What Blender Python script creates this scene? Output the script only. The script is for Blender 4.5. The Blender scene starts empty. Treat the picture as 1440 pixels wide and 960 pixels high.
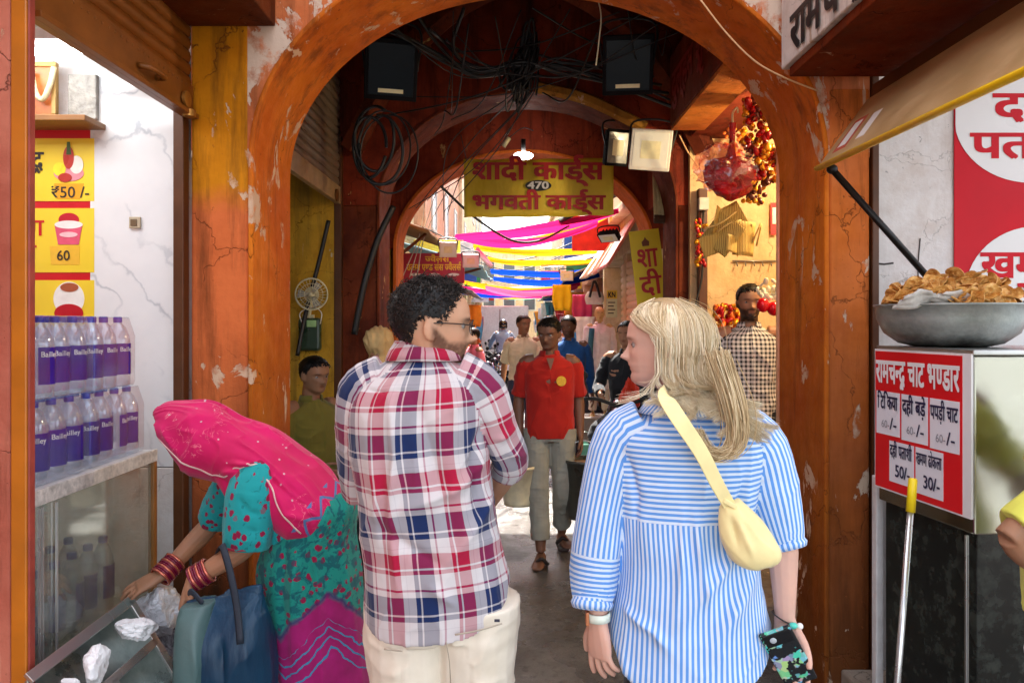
import bpy, math, random
import numpy as np
from mathutils import Vector, Matrix
random.seed(7); RNG = np.random.default_rng(11)
SC = bpy.context.scene
COL = SC.collection
R = math.radians

# ------------------------------------------------------------------ camera, sky, sun, exposure
CAMZ, FPX, HOR = 1.62, 1040.0, 455.0
_c = bpy.data.cameras.new('camera'); _c.lens = 26; _c.sensor_width = 36
_c.shift_y = -25 / 1440; _c.clip_start = 0.05; _c.clip_end = 1000
CAM = bpy.data.objects.new('camera', _c); COL.objects.link(CAM)
CAM.location = (0, 0, CAMZ); CAM.rotation_euler = (R(90), 0, 0); SC.camera = CAM

SUN_EL, SUN_AZ = R(60), R(-4)          # the sun stands ahead of the camera, above the street
W = bpy.data.worlds.new('World'); SC.world = W; W.use_nodes = True
_nt = W.node_tree; _bg = _nt.nodes['Background']
_sky = _nt.nodes.new('ShaderNodeTexSky'); _sky.sky_type = 'NISHITA'; _sky.sun_disc = False
_sky.sun_elevation = SUN_EL; _sky.sun_rotation = SUN_AZ; _sky.dust_density = 3.0; _sky.air_density = 1.0
_hs = _nt.nodes.new('ShaderNodeHueSaturation'); _hs.inputs['Saturation'].default_value = 0.35
_nt.links.new(_sky.outputs[0], _hs.inputs['Color']); _nt.links.new(_hs.outputs[0], _bg.inputs[0])
_bg.inputs[1].default_value = 0.15
_l = bpy.data.lights.new('sun', 'SUN'); _l.energy = 3.6; _l.angle = R(1.0); _l.color = (1, .95, .87)
SUN = bpy.data.objects.new('sun', _l); COL.objects.link(SUN)
SUN.rotation_euler = (-(R(90) - SUN_EL), 0, -SUN_AZ)   # light comes from +Y, high
VS = SC.view_settings
VS.view_transform = 'Standard'; VS.look = 'None'; VS.gamma = 1.0; VS.use_curve_mapping = False
VS.exposure = 2.6
SC.cycles.max_bounces = 8; SC.cycles.transparent_max_bounces = 16

def P(px, py, y):
    """photo pixel at a given distance -> point of the place"""
    return np.array([(px - 720) / FPX * y, y, CAMZ - (py - HOR) / FPX * y])

# ------------------------------------------------------------------ numpy noise
def _hash(ix, iy, iz, s):
    h = (ix * 374761393 + iy * 668265263 + iz * 2147483647 + s * 974711) & 0xffffffff
    h = ((h ^ (h >> 13)) * 1274126177) & 0xffffffff
    return ((h ^ (h >> 16)) & 0xffff) / 65535.0
def vnoise(p, s=0):
    p = np.asarray(p, float); i = np.floor(p).astype(np.int64); f = p - i; f = f * f * (3 - 2 * f)
    r = 0
    for dx in (0, 1):
        wx = f[:, 0] if dx else 1 - f[:, 0]
        for dy in (0, 1):
            wy = f[:, 1] if dy else 1 - f[:, 1]
            for dz in (0, 1):
                wz = f[:, 2] if dz else 1 - f[:, 2]
                r = r + wx * wy * wz * _hash(i[:, 0] + dx, i[:, 1] + dy, i[:, 2] + dz, s)
    return r * 2 - 1
def fbm(p, s=0, o=3):
    r = 0; a = 1; p = np.asarray(p, float)
    for k in range(o):
        r = r + a * vnoise(p * 2 ** k, s + k); a *= .5
    return r

def nrm(v):
    v = np.asarray(v, float); n = np.linalg.norm(v)
    return v / n if n > 1e-12 else v
def catmull(pts, n):
    """smooth resampling of any array of control rows"""
    P_ = np.asarray(pts, float); m = len(P_)
    if m < 3 : 
        t = np.linspace(0, 1, n)[:, None]; return P_[0] * (1 - t) + P_[-1] * t
    ext = np.vstack([2 * P_[0] - P_[1], P_, 2 * P_[-1] - P_[-2]])
    out = []
    for t in np.linspace(0, m - 1, n):
        i = min(int(t), m - 2); u = t - i
        a, b, c, d = ext[i:i + 4]
        out.append(.5 * (2 * b + (c - a) * u + (2 * a - 5 * b + 4 * c - d) * u * u + (3 * b - 3 * c + d - a) * u ** 3))
    return np.array(out)

# ------------------------------------------------------------------ mesh builder
class MB:
    def __init__(s): s.v = []; s.f = []; s.n = 0; s.uv = {}
    def add(s, v, f):
        v = np.asarray(v, float).reshape(-1, 3); s.v.append(v)
        for q in f: s.f.append(tuple(int(i) + s.n for i in q))
        s.n += len(v); return s
    def box(s, c, size, rz=0, rx=0, ry=0, M=None):
        h = np.asarray(size, float) / 2
        v = np.array([[x, y, z] for x in (-1, 1) for y in (-1, 1) for z in (-1, 1)]) * h
        if rz or rx or ry: M = np.array(Matrix.Rotation(rz, 3, 'Z') @ Matrix.Rotation(ry, 3, 'Y') @ Matrix.Rotation(rx, 3, 'X'))
        if M is not None: v = v @ np.asarray(M).T
        return s.add(v + np.asarray(c, float), [(0, 1, 3, 2), (4, 6, 7, 5), (0, 4, 5, 1), (2, 3, 7, 6), (0, 2, 6, 4), (1, 5, 7, 3)])
    def bb(s, x0, x1, y0, y1, z0, z1):
        return s.box(((x0 + x1) / 2, (y0 + y1) / 2, (z0 + z1) / 2), (x1 - x0, y1 - y0, z1 - z0))
    def loft(s, rings, cap=True, closed=True):
        rings = [np.asarray(r, float) for r in rings]; k = len(rings[0]); f = []
        for i in range(len(rings) - 1):
            for j in range(k if closed else k - 1):
                j2 = (j + 1) % k
                f.append((i * k + j, i * k + j2, (i + 1) * k + j2, (i + 1) * k + j))
        if cap and closed:
            f.append(tuple(range(k))[::-1]); m = (len(rings) - 1) * k; f.append(tuple(range(m, m + k)))
        return s.add(np.vstack(rings), f)
    def tube(s, pts, r, k=8, cap=True, n=None, flat=1.0, up=None):
        pts = np.asarray(pts, float); r = np.broadcast_to(np.asarray(r, float), (len(pts),)).copy()
        if n:
            q = catmull(np.hstack([pts, r[:, None]]), n); pts, r = q[:, :3], np.maximum(q[:, 3], 1e-4)
        t = np.gradient(pts, axis=0); ln = np.linalg.norm(t, axis=1, keepdims=True); t = t / np.maximum(ln, 1e-9)
        a = np.asarray(up, float) if up is not None else (np.array([0, 0, 1.]) if abs(t[0][2]) < .9 else np.array([1., 0, 0]))
        ang = np.arange(k) / k * 2 * math.pi; rings = []
        for i in range(len(pts)):
            a = a - t[i] * np.dot(a, t[i]); a = nrm(a); b = np.cross(t[i], a)
            rings.append(pts[i] + r[i] * (np.cos(ang)[:, None] * a + flat * np.sin(ang)[:, None] * b))
        return s.loft(rings, cap)
    def ell(s, c, rad, M=None, nu=16, nv=10):
        rings = []
        for i in range(nv + 1):
            th = math.pi * min(max(i / nv, .004), .996); ang = np.arange(nu) / nu * 2 * math.pi
            v = np.stack([np.sin(th) * np.cos(ang), np.sin(th) * np.sin(ang), np.full(nu, -np.cos(th))], 1) * np.asarray(rad, float)
            if M is not None: v = v @ np.asarray(M).T
            rings.append(v + np.asarray(c, float))
        return s.loft(rings)
    def lathe(s, prof, c=(0, 0, 0), k=24, cap=True, M=None):
        ang = np.arange(k) / k * 2 * math.pi; rings = []
        for r_, z in prof:
            v = np.stack([r_ * np.cos(ang), r_ * np.sin(ang), np.full(k, z)], 1)
            if M is not None: v = v @ np.asarray(M).T
            rings.append(v + np.asarray(c, float))
        return s.loft(rings, cap)
    def quadslab(s, q, th, nrmv=None):
        """4 corner points -> slab of thickness th behind them"""
        q = np.asarray(q, float); n = nrm(np.cross(q[1] - q[0], q[3] - q[0])) if nrmv is None else nrm(nrmv)
        return s.loft([q, q - n * th])
    def prism(s, poly, d):
        """closed polygon (n,3) extruded by vector d"""
        poly = np.asarray(poly, float); return s.loft([poly, poly + np.asarray(d, float)])
    def merge(s, o, M=None, t=(0, 0, 0)):
        for_v = np.vstack(o.v); 
        if M is not None: for_v = for_v @ np.asarray(M).T
        base = s.n; s.v.append(for_v + np.asarray(t, float)); s.n += len(for_v)
        for q in o.f: s.f.append(tuple(i + base for i in q))
        return s
    def V(s): return np.vstack(s.v) if s.v else np.zeros((0, 3))

def Rot(ax, a): return np.array(Matrix.Rotation(a, 3, ax))
def basis(fwd, up=(0, 0, 1)):
    """columns: right, forward, up"""
    f = nrm(fwd); u = np.asarray(up, float); r = nrm(np.cross(f, u)); u = np.cross(r, f)
    return np.stack([r, f, u], 1)

USED = {}
def link(name, data, parent=None):
    o = bpy.data.objects.new(name, data); COL.objects.link(o)
    if parent is not None: o.parent = parent
    return o
def wloc(o):
    v = np.zeros(3)
    while o is not None: v = v + np.array(o.location); o = o.parent
    return v
def mesh_of(name, V, F, mats, smooth=False, uv=None, col=None, fmat=None, recalc=True):
    me = bpy.data.meshes.new(name)
    me.from_pydata([tuple(map(float, v)) for v in V], [], F)
    if recalc:
        import bmesh
        bm = bmesh.new(); bm.from_mesh(me); bmesh.ops.recalc_face_normals(bm, faces=bm.faces); bm.to_mesh(me); bm.free()
    for m in (mats if isinstance(mats, (list, tuple)) else [mats]): me.materials.append(m)
    if smooth: me.polygons.foreach_set('use_smooth', np.ones(len(me.polygons), bool))
    if fmat is not None: me.polygons.foreach_set('material_index', np.asarray(fmat, np.int32))
    if uv is not None:
        l = me.uv_layers.new(name='UVMap'); l.data.foreach_set('uv', np.asarray(uv, np.float32).ravel())
    if col is not None:
        a = me.color_attributes.new('tint', 'FLOAT_COLOR', 'POINT')
        c = np.ones((len(V), 4), np.float32); c[:, :3] = col; a.data.foreach_set('color', c.ravel())
    me.update(); return me
def obj(name, mb, mat, parent=None, bevel=0, smooth=False, loc=None, uv=None, col=None, seg=2, autos=None):
    """world-space builder -> ONE mesh object, origin on its parent (or loc)"""
    V = mb.V(); base = wloc(parent) if parent is not None else (np.asarray(loc, float) if loc is not None else
        np.array([V[:, 0].mean(), V[:, 1].mean(), V[:, 2].min()]))
    me = mesh_of(name, V - base, mb.f, mat, smooth, uv, col)
    o = link(name, me, parent)
    if parent is None: o.location = base
    if bevel:
        b = o.modifiers.new('bevel', 'BEVEL'); b.width = bevel; b.segments = seg; b.limit_method = 'ANGLE'; b.angle_limit = R(40)
    if autos is not None:
        me.polygons.foreach_set('use_smooth', np.ones(len(me.polygons), bool))
        try: me.set_sharp_from_angle(angle=R(autos))
        except Exception: pass
    return o
def tag(o, label=None, cat=None, group=None, kind=None):
    if label: o['label'] = label
    if cat: o['category'] = cat
    if group: o['group'] = group
    if kind: o['kind'] = kind
    return o
def thing(name, label, cat, loc=(0, 0, 0), group=None, kind=None):
    o = link(name, None); o.location = tuple(map(float, loc)); o.empty_display_size = .1
    return tag(o, label, cat, group, kind)
def copy_tree(o, parent=None):
    c = o.copy(); COL.objects.link(c)
    if parent is not None: c.parent = parent
    for ch in list(o.children): copy_tree(ch, c)
    return c
def copies(o, loc, rz=0, label=None, s=None):
    c = copy_tree(o); c.location = tuple(map(float, loc)); c.rotation_euler = (0, 0, rz)
    if label: c['label'] = label
    if s: c.scale = (s, s, s)
    return c

def remesh(mb, voxel, it=2, fac=.5):
    """union of all closed shapes -> one continuous skin"""
    me = bpy.data.meshes.new('tmp'); me.from_pydata([tuple(map(float, v)) for v in mb.V()], [], mb.f); me.update()
    import bmesh
    bm = bmesh.new(); bm.from_mesh(me); bmesh.ops.recalc_face_normals(bm, faces=bm.faces); bm.to_mesh(me); bm.free()
    o = bpy.data.objects.new('tmp', me); COL.objects.link(o)
    m = o.modifiers.new('r', 'REMESH'); m.mode = 'VOXEL'; m.voxel_size = voxel; m.use_smooth_shade = True
    if it:
        m2 = o.modifiers.new('s', 'SMOOTH'); m2.factor = fac; m2.iterations = it
    dg = bpy.context.evaluated_depsgraph_get(); dg.update()
    e = o.evaluated_get(dg); em = e.to_mesh()
    n = len(em.vertices); V = np.empty(n * 3); em.vertices.foreach_get('co', V); V = V.reshape(-1, 3)
    N = np.empty(n * 3); em.vertices.foreach_get('normal', N); N = N.reshape(-1, 3)
    F = [tuple(p.vertices) for p in em.polygons]
    e.to_mesh_clear(); bpy.data.objects.remove(o); bpy.data.meshes.remove(me)
    return V, F, N
# ------------------------------------------------------------------ materials
def lin(r, g, b):
    f = lambda c: (c / 255 / 12.92) if c / 255 <= .04045 else ((c / 255 + .055) / 1.055) ** 2.4
    return (f(r), f(g), f(b))
class NT:
    def __init__(s, name):
        s.m = bpy.data.materials.new(name); s.m.use_nodes = True; s.t = s.m.node_tree
        s.b = s.t.nodes['Principled BSDF']; s.out = s.t.nodes['Material Output']
    def put(s, sock, v):
        if isinstance(v, bpy.types.NodeSocket): s.t.links.new(v, sock)
        elif v is not None:
            if hasattr(sock, 'default_value'):
                try: sock.default_value = v
                except Exception:
                    sock.default_value = (*v, 1) if hasattr(v, '__len__') and len(v) == 3 else (v, v, v, 1)
    def n(s, typ, *ins, out=0, **kw):
        nd = s.t.nodes.new('ShaderNode' + typ)
        named = {}
        for k, v in kw.items():
            if hasattr(nd, k): setattr(nd, k, v)
            else: named[k] = v
        for i, v in enumerate(ins):
            if v is not None: s.put(nd.inputs[i], v)
        for k, v in named.items(): s.put(nd.inputs[k], v)
        return nd.outputs[out]
    def math(s, op, a, b=None, c=None, clamp=False):
        return s.n('Math', a, b, c, operation=op, use_clamp=clamp)
    def mix(s, f, a, b, mode='MIX'):
        nd = s.t.nodes.new('ShaderNodeMix'); nd.data_type = 'RGBA'; nd.blend_type = mode; nd.clamp_factor = True
        s.put(nd.inputs[0], f); s.put(nd.inputs[6], a if isinstance(a, bpy.types.NodeSocket) else (*a[:3], 1)); s.put(nd.inputs[7], b if isinstance(b, bpy.types.NodeSocket) else (*b[:3], 1))
        return nd.outputs[2]
    def ramp(s, f, stops, interp='LINEAR'):
        nd = s.t.nodes.new('ShaderNodeValToRGB'); s.put(nd.inputs[0], f); cr = nd.color_ramp; cr.interpolation = interp
        while len(cr.elements) < len(stops): cr.elements.new(.5)
        for e, (p, c) in zip(cr.elements, stops):
            e.position = p; e.color = (c, c, c, 1) if not hasattr(c, '__len__') else (*c[:3], 1)
        return nd.outputs[0]
    def coord(s, k='Object'): return s.n('TexCoord', out={'Generated': 0, 'Normal': 1, 'UV': 2, 'Object': 3}[k])
    def noise(s, v, scale, detail=4, rough=.55, dist=0, out=0):
        return s.n('TexNoise', v, Scale=scale, Detail=detail, Roughness=rough, Distortion=dist, out=out)
    def scalev(s, v, sc): return s.n('Mapping', v, Scale=sc)
    def sep(s, v): 
        nd = s.t.nodes.new('ShaderNodeSeparateXYZ'); s.put(nd.inputs[0], v); return nd.outputs
    def bump(s, h, strength=.3, dist=.01): s.put(s.b.inputs['Normal'], s.n('Bump', strength, dist, Height=h))
    def fin(s, color=None, rough=.6, metal=0., spec=None, alpha=None, trans=None, ior=None, sheen=None, sss=None, coat=None, emis=None, estr=0):
        b = s.b.inputs
        s.put(b['Base Color'], color if (color is None or isinstance(color, bpy.types.NodeSocket)) else (*color[:3], 1))
        s.put(b['Roughness'], rough); s.put(b['Metallic'], metal)
        if spec is not None: s.put(b['Specular IOR Level'], spec)
        if alpha is not None: s.put(b['Alpha'], alpha)
        if trans is not None: s.put(b['Transmission Weight'], trans)
        if ior is not None: s.put(b['IOR'], ior)
        if sheen is not None: s.put(b['Sheen Weight'], sheen)
        if coat is not None: s.put(b['Coat Weight'], coat)
        if sss is not None:
            s.put(b['Subsurface Weight'], sss); b['Subsurface Radius'].default_value = (.012, .005, .003); b['Subsurface Scale'].default_value = 1
        if emis is not None:
            s.put(b['Emission Color'], (*emis[:3], 1)); b['Emission Strength'].default_value = estr
        return s.m
_MC = {}
def plain(name, color, rough=.6, metal=0., var=.18, scale=18, bump=.15, bd=.004, spec=None, coat=None, sheen=None):
    """a plain coloured surface with uneven tone, gloss and a slight bump"""
    key = (name,)
    if key in _MC: return _MC[key]
    t = NT(name); v = t.coord()
    n = t.noise(v, scale, 5); n2 = t.noise(v, scale * .23, 3)
    k = t.math('ADD', t.math('MULTIPLY', n, .6), t.math('MULTIPLY', n2, .4))
    c = t.mix(t.ramp(k, [(.3, 0.), (.7, 1.)]), tuple(x * (1 - var) for x in color), tuple(min(1, x * (1 + var)) for x in color))
    if bump: t.bump(n, bump, bd)
    r = t.n('MapRange', n2, 0.3, 0.7, max(.02, rough - .1), min(1, rough + .1))
    _MC[key] = t.fin(c, r, metal, spec=spec, coat=coat, sheen=sheen); return _MC[key]
def plaster(name, c_top, c_bot, zsplit=None, stain=(.05, .02, .008), peel=(.62, .42, .28), stain_amt=.5, peel_amt=.5, soft=.05, rough=.6, fade=None, low_dark=None):
    """old painted plaster: two coats, flaking to a pale undercoat, dark streaks running down"""
    t = NT(name); g = t.n('NewGeometry', out=0); z = t.sep(g)[2]
    n1 = t.noise(g, 2.2, 6, .6); n2 = t.noise(g, 9, 8, .65); n3 = t.noise(t.scalev(g, (9, 9, .9)), 1.0, 6, .7); n4 = t.noise(g, 45, 4)
    if zsplit is not None:
        zz = t.math('ADD', z, t.math('MULTIPLY', t.math('SUBTRACT', n1, .5), .25))
        f = t.n('MapRange', zz, zsplit - soft, zsplit + soft, 0., 1.)
        c = t.mix(f, c_bot, c_top)
    else:
        c = t.mix(t.ramp(n1, [(.35, 0.), (.65, 1.)]), c_bot, c_top)
    c = t.mix(t.ramp(n2, [(.3, .0), (.75, .55)]), c, t.mix(1., c, (.62, .5, .42), 'MULTIPLY'))
    st = t.math('MULTIPLY', t.ramp(n3, [(.5, 0.), (.68, 1.)]), stain_amt)
    if low_dark is not None:   # soot and splash stains that thin out upwards
        lf = t.n('MapRange', t.math('ADD', z, t.math('MULTIPLY', t.math('SUBTRACT', n3, .5), 1.6)), low_dark[0], low_dark[1], low_dark[2], 0.)
        st = t.math('MAXIMUM', st, lf)
    c = t.mix(st, c, stain)
    pk = t.noise(t.scalev(g, (1, 1, .55)), 5.5, 9, .62, .6)
    pl = t.ramp(pk, [(.74 - .185 * peel_amt, 0.), (.752 - .185 * peel_amt, 1.)])
    pl = t.math('MULTIPLY', pl, t.ramp(n2, [(.35, 0.), (.5, 1.)]))
    c = t.mix(pl, c, peel)
    dr = t.noise(t.scalev(g, (26, 26, 1.3)), 1., 5, .6); dm = t.math('MULTIPLY', t.ramp(dr, [(.66, 0.), (.69, .8)]), t.ramp(n1, [(.5, 0.), (.6, 1.)]))
    c = t.mix(t.math('MULTIPLY', dm, peel_amt), c, peel)
    ch = t.ramp(t.noise(g, 26, 7, .7), [(.655, 0.), (.675, 1.)]); c = t.mix(t.math('MULTIPLY', ch, .75), c, tuple(x * .35 for x in c_bot))
    cr = t.n('TexVoronoi', t.n('VectorMath', g, t.n('VectorMath', t.noise(g, 7, 4, out=1), (.25, .25, .25), operation='MULTIPLY'), operation='ADD'), Scale=1.9, feature='DISTANCE_TO_EDGE')
    ck_ = t.math('MULTIPLY', t.ramp(cr, [(.0, 1.), (.006, 0.)]), t.ramp(n1, [(.42, 0.), (.5, min(.8, 1.6 * stain_amt))])); c = t.mix(ck_, c, tuple(x * .2 for x in c_bot))
    h = t.math('SUBTRACT', t.math('ADD', t.math('MULTIPLY', n2, .5), t.math('MULTIPLY', n4, .2)), t.math('ADD', t.math('MULTIPLY', pl, .35), t.math('MULTIPLY', ck_, .6)))
    t.bump(h, .55, .02)
    return t.fin(c, t.n('MapRange', n2, .3, .7, rough - .05, rough + .18), spec=.08)

SKIN_T = {}
def skin_mat(name, base, rough=.5):
    t = NT(name); v = t.coord()
    a = t.n('Attribute', attribute_name='tint')
    n = t.noise(v, 60, 5); n2 = t.noise(v, 9, 3)
    c = t.mix(t.ramp(n2, [(.35, 0.), (.65, 1.)]), tuple(x * .9 for x in base), (min(1, base[0] * 1.1), base[1] * 1.02, base[2] * .98))
    c = t.mix(1., c, a, 'MULTIPLY')
    t.bump(t.noise(v, 380, 3), .12, .002)
    return t.fin(c, t.n('MapRange', n, .3, .7, rough - .07, rough + .1), sss=.12, spec=.4)
def cloth_mat(name, color_fn, rough=.85, weave=1600, wb=.12):
    """woven cloth; color_fn(t, u, v) -> colour socket from the garment's own uv"""
    t = NT(name); uv = t.n('UVMap'); s = t.sep(uv)
    c = color_fn(t, s[0], s[1], uv)
    n = t.noise(t.coord(), 14, 4)
    c = t.mix(1., c, t.ramp(n, [(.3, .88), (.7, 1.)]), 'MULTIPLY')
    t.bump(t.noise(uv, weave, 2), wb, .001)
    return t.fin(c, rough, sheen=.15, spec=.25)
def solid_cloth(name, col, rough=.85, var=.12):
    return cloth_mat(name, lambda t, u, v, uv: t.mix(t.ramp(t.noise(uv, 9, 5), [(.3, 0.), (.7, 1.)]), tuple(x * (1 - var) for x in col), tuple(min(1, x * (1 + var)) for x in col)), rough)
def frac(t, x, period, off=0.):
    return t.math('FRACT', t.math('ADD', t.math('DIVIDE', x, period), off))
def hair_mat(name, cols, rough=.38):
    t = NT(name); a = t.n('Attribute', attribute_name='tint', out=2)
    c = t.ramp(a, [(i / max(1, len(cols) - 1), q) for i, q in enumerate(cols)])
    return t.fin(c, rough, spec=.2)
def glass_mat(name, tint=(.9, .95, .95), rough=.03, alpha=.25):
    """thin pane or film: part clear, part glossy"""
    t = NT(name); tr = t.n('BsdfTransparent', (*tint, 1)); gl = t.n('BsdfGlossy', (.9, .95, 1, 1), rough)
    df = t.n('BsdfDiffuse', (*[min(1, x) for x in tint], 1))
    fr = t.n('LayerWeight', .35, out=1)
    n = t.noise(t.coord(), 6, 5)
    a = t.n('MixShader', t.n('MapRange', n, .35, .7, alpha * .5, alpha * 1.4), tr, df)
    b = t.n('MixShader', t.math('ADD', t.math('MULTIPLY', fr, .5), .04), a, gl)
    t.t.links.new(b, t.out.inputs[0]); return t.m
# ------------------------------------------------------------------ lettering
_GL = {}
def _fontmesh(s, bold):
    c = bpy.data.curves.new('glyph', 'FONT'); c.body = s; c.size = 1; c.offset = bold; c.resolution_u = 3
    o = bpy.data.objects.new('glyph', c); COL.objects.link(o)
    dg = bpy.context.evaluated_depsgraph_get(); dg.update()
    me = bpy.data.meshes.new_from_object(o.evaluated_get(dg))
    V = np.array([v.co[:] for v in me.vertices]).reshape(-1, 3); F = [tuple(p.vertices) for p in me.polygons]
    bpy.data.objects.remove(o); bpy.data.curves.remove(c); bpy.data.meshes.remove(me)
    return V, F
def glyph(ch, bold):
    k = (ch, bold)
    if k not in _GL:
        V, F = _fontmesh(ch, bold) if ch.strip() else (np.zeros((0, 3)), [])
        a, _ = _fontmesh('I', bold); b, _ = _fontmesh(ch + 'I', bold)
        adv = b[:, 0].max() - a[:, 0].max()
        _GL[k] = (V, F, adv)
    return _GL[k]
def _clip(V, F, x):
    import bmesh
    bm = bmesh.new(); vs = [bm.verts.new(v) for v in V]
    for f in F:
        try: bm.faces.new([vs[i] for i in f])
        except ValueError: pass
    bmesh.ops.bisect_plane(bm, geom=bm.verts[:] + bm.edges[:] + bm.faces[:], plane_co=(x, 0, 0), plane_no=(1, 0, 0), clear_outer=True)
    bm.verts.index_update()
    V2 = np.array([v.co[:] for v in bm.verts]).reshape(-1, 3); F2 = [tuple(v.index for v in f.verts) for f in bm.faces]
    bm.free(); return V2, F2
def layout(s, bold):
    """-> list of (V, F) in text units, total width; joins the few conjuncts these signs need"""
    out = []; x = 0; i = 0; cl = []          # cl: clusters
    HAL = '\u094d'; DEV = lambda c: '\u0915' <= c <= '\u0939' or c in '\u095c\u095d'
    chars = list(s); k = 0
    def put(ch, dx=0, half=False):
        nonlocal x
        V, F, adv = glyph(ch, bold)
        if len(V):
            if half:
                cut = V[:, 0].max() - .235 - bold
                V, F = _clip(V, F, cut); V = V + (x, 0, 0); adv = cut + .02
            else: V = V + (x + dx, 0, 0)
            out.append((V, F))
        x += adv
    def stroke(pts, w):
        pts = np.array(pts, float); t = np.gradient(pts, axis=0); nn = np.stack([-t[:, 1], t[:, 0]], 1); nn /= np.linalg.norm(nn, axis=1, keepdims=True)
        a = pts + nn * w / 2; b = pts - nn * w / 2; m = len(pts)
        V = np.zeros((2 * m, 3)); V[:m, :2] = a; V[m:, :2] = b
        out.append((V, [(j, j + 1, m + j + 1, m + j) for j in range(m - 1)]))
    w = .085 + 2 * bold
    while k < len(chars):
        c = chars[k]
        if c == '\u0930' and k + 2 < len(chars) and chars[k + 1] == HAL:      # reph sits on the next letter
            k += 2; x0 = x; put(chars[k]); k += 1
            xe = x - .1
            if k < len(chars) and chars[k] == HAL: put(HAL); k += 1
            stroke([(xe - .02, .64), (xe - .13, .72), (xe - .12, .82), (xe - .03, .87), (xe + .08, .84)], w); continue
        if DEV(c) and k + 2 < len(chars) and chars[k + 1] == HAL and chars[k + 2] == '\u0930':
            x0 = x; put(c); xm = x0 + (x - x0) * .42
            stroke([(xm, .02), (xm - .1, -.12)], w); stroke([(xm, .02), (xm + .12, -.13)], w); k += 3; continue
        if c in 'नणजसचवशत' and k + 2 < len(chars) and chars[k + 1] == HAL:
            put(c, half=True); k += 2; continue
        if DEV(c) and k + 1 < len(chars) and chars[k + 1] == '\u093f':         # short i is drawn first
            put('\u093f'); put(c); k += 2; continue
        put(c); k += 1
    return out, x
def lettering(name, lines, mat, parent, lift=.0012):
    """lines: (string, origin, xdir, ydir, letter height, width or None, bold). One mesh, slightly proud of its board."""
    mb = MB()
    for ln in lines:
        s, o, xd, yd, h, w = ln[:6]; bold = ln[6] if len(ln) > 6 else .012; center = len(ln) > 7 and ln[7]
        gl, tot = layout(s, 0.)
        xd = nrm(xd); yd = np.asarray(yd, float); yd = nrm(yd); n = nrm(np.cross(xd, yd)); o = np.asarray(o, float)
        sy = h / .72; sx = (w / tot) if w else sy
        if center: o = o - xd * tot * sx / 2
        cps = [(0, 0)] if bold <= 0 else [(-bold, -bold * .6), (bold, -bold * .6), (-bold, bold * .6), (bold, bold * .6)]
        for j, (V, F) in enumerate(gl):       # a heavier brush: the letter laid down four times a hair apart
            for q, (bx, by) in enumerate(cps):
                mb.add(o + (V[:, :1] + bx) * sx * xd + (V[:, 1:2] + by) * sy * yd + n * (lift + .00012 * ((j % 3) * 4 + q)), F)
    me_o = obj(name, mb, mat, parent) if parent is not None else obj(name, mb, mat)
    return me_o
# ------------------------------------------------------------------ ground
GX, HW, SPR, RISE = .115, 1.255, 2.34, .95
t = NT('street_paving'); g = t.n('NewGeometry', out=0)
n1 = t.noise(g, 1.3, 6, .6); n2 = t.noise(g, 14, 6, .65); n3 = t.noise(g, 120, 3)
c = t.mix(t.ramp(n1, [(.35, 0.), (.65, 1.)]), (.10, .10, .096), (.165, .168, .168))
c = t.mix(t.ramp(n2, [(.45, 0.), (.7, .6)]), c, (.09, .082, .07))
wet = t.ramp(t.noise(g, .9, 5, .55), [(.45, 0.), (.56, 1.)])
c = t.mix(t.math('MULTIPLY', wet, .45), c, (.055, .05, .042))
t.bump(t.math('ADD', t.math('MULTIPLY', n2, .5), t.math('MULTIPLY', n3, .3)), .5, .015)
MAT_GROUND = t.fin(c, t.n('MapRange', wet, 0., 1., .55, .16), spec=.5)
t = NT('passage_paving'); g = t.n('NewGeometry', out=0)
n1 = t.noise(g, 2.3, 6, .6); n2 = t.noise(g, 22, 6, .65); n3 = t.noise(g, 150, 3)
c = t.mix(t.ramp(n1, [(.35, 0.), (.65, 1.)]), (.06, .056, .05), (.15, .14, .125))
c = t.mix(t.ramp(n2, [(.5, 0.), (.7, .7)]), c, (.03, .026, .022))
wet = t.ramp(t.noise(g, 1.6, 5, .6), [(.42, 0.), (.55, 1.)])
t.bump(t.math('ADD', t.math('MULTIPLY', n2, .5), t.math('MULTIPLY', n3, .3)), .6, .02)
MAT_WET = t.fin(c, t.n('MapRange', wet, 0., 1., .6, .12), spec=.55)
gr = MB().add([(-120, -60, 0), (120, -60, 0), (120, 260, 0), (-120, 260, 0)], [(0, 1, 2, 3)])
tag(obj('street_ground', gr, MAT_GROUND, loc=(0, 0, 0)), kind='structure')
gr = MB().add([(-1.3, 1.2, .004), (1.5, 1.2, .004), (1.5, 7.6, .004), (-1.3, 7.6, .004)], [(0, 1, 2, 3)])
tag(obj('passage_pavement', gr, MAT_WET, loc=(0, 3, .004)), kind='structure')

# ------------------------------------------------------------------ the painted gateway
OCHRE = lin(196, 128, 24); SALMON = lin(196, 104, 58); ORANGE = lin(176, 82, 24); RED = (.20, .036, .018); DKRED = (.085, .014, .009)
M_PIER_L = plaster('ochre over salmon plaster', lin(206, 132, 20), lin(212, 112, 62), 2.17, peel_amt=.5, stain_amt=.6, low_dark=(.3, 1.5, 1.))
M_PIER_R = plaster('terracotta plaster', lin(212, 116, 44), lin(216, 124, 70), None, stain_amt=.75, peel_amt=.8, low_dark=(.2, 2.0, .9), peel=(.6, .48, .36))
M_SPAN = plaster('salmon peeling plaster', lin(222, 138, 90), lin(206, 110, 62), None, stain_amt=.5, peel_amt=1., peel=(.66, .5, .38))
M_REVEAL = plaster('burnt orange paint', lin(222, 126, 34), lin(200, 98, 26), None, stain_amt=.6, peel_amt=.75, low_dark=(.3, 1.9, .8), rough=.5)
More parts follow.
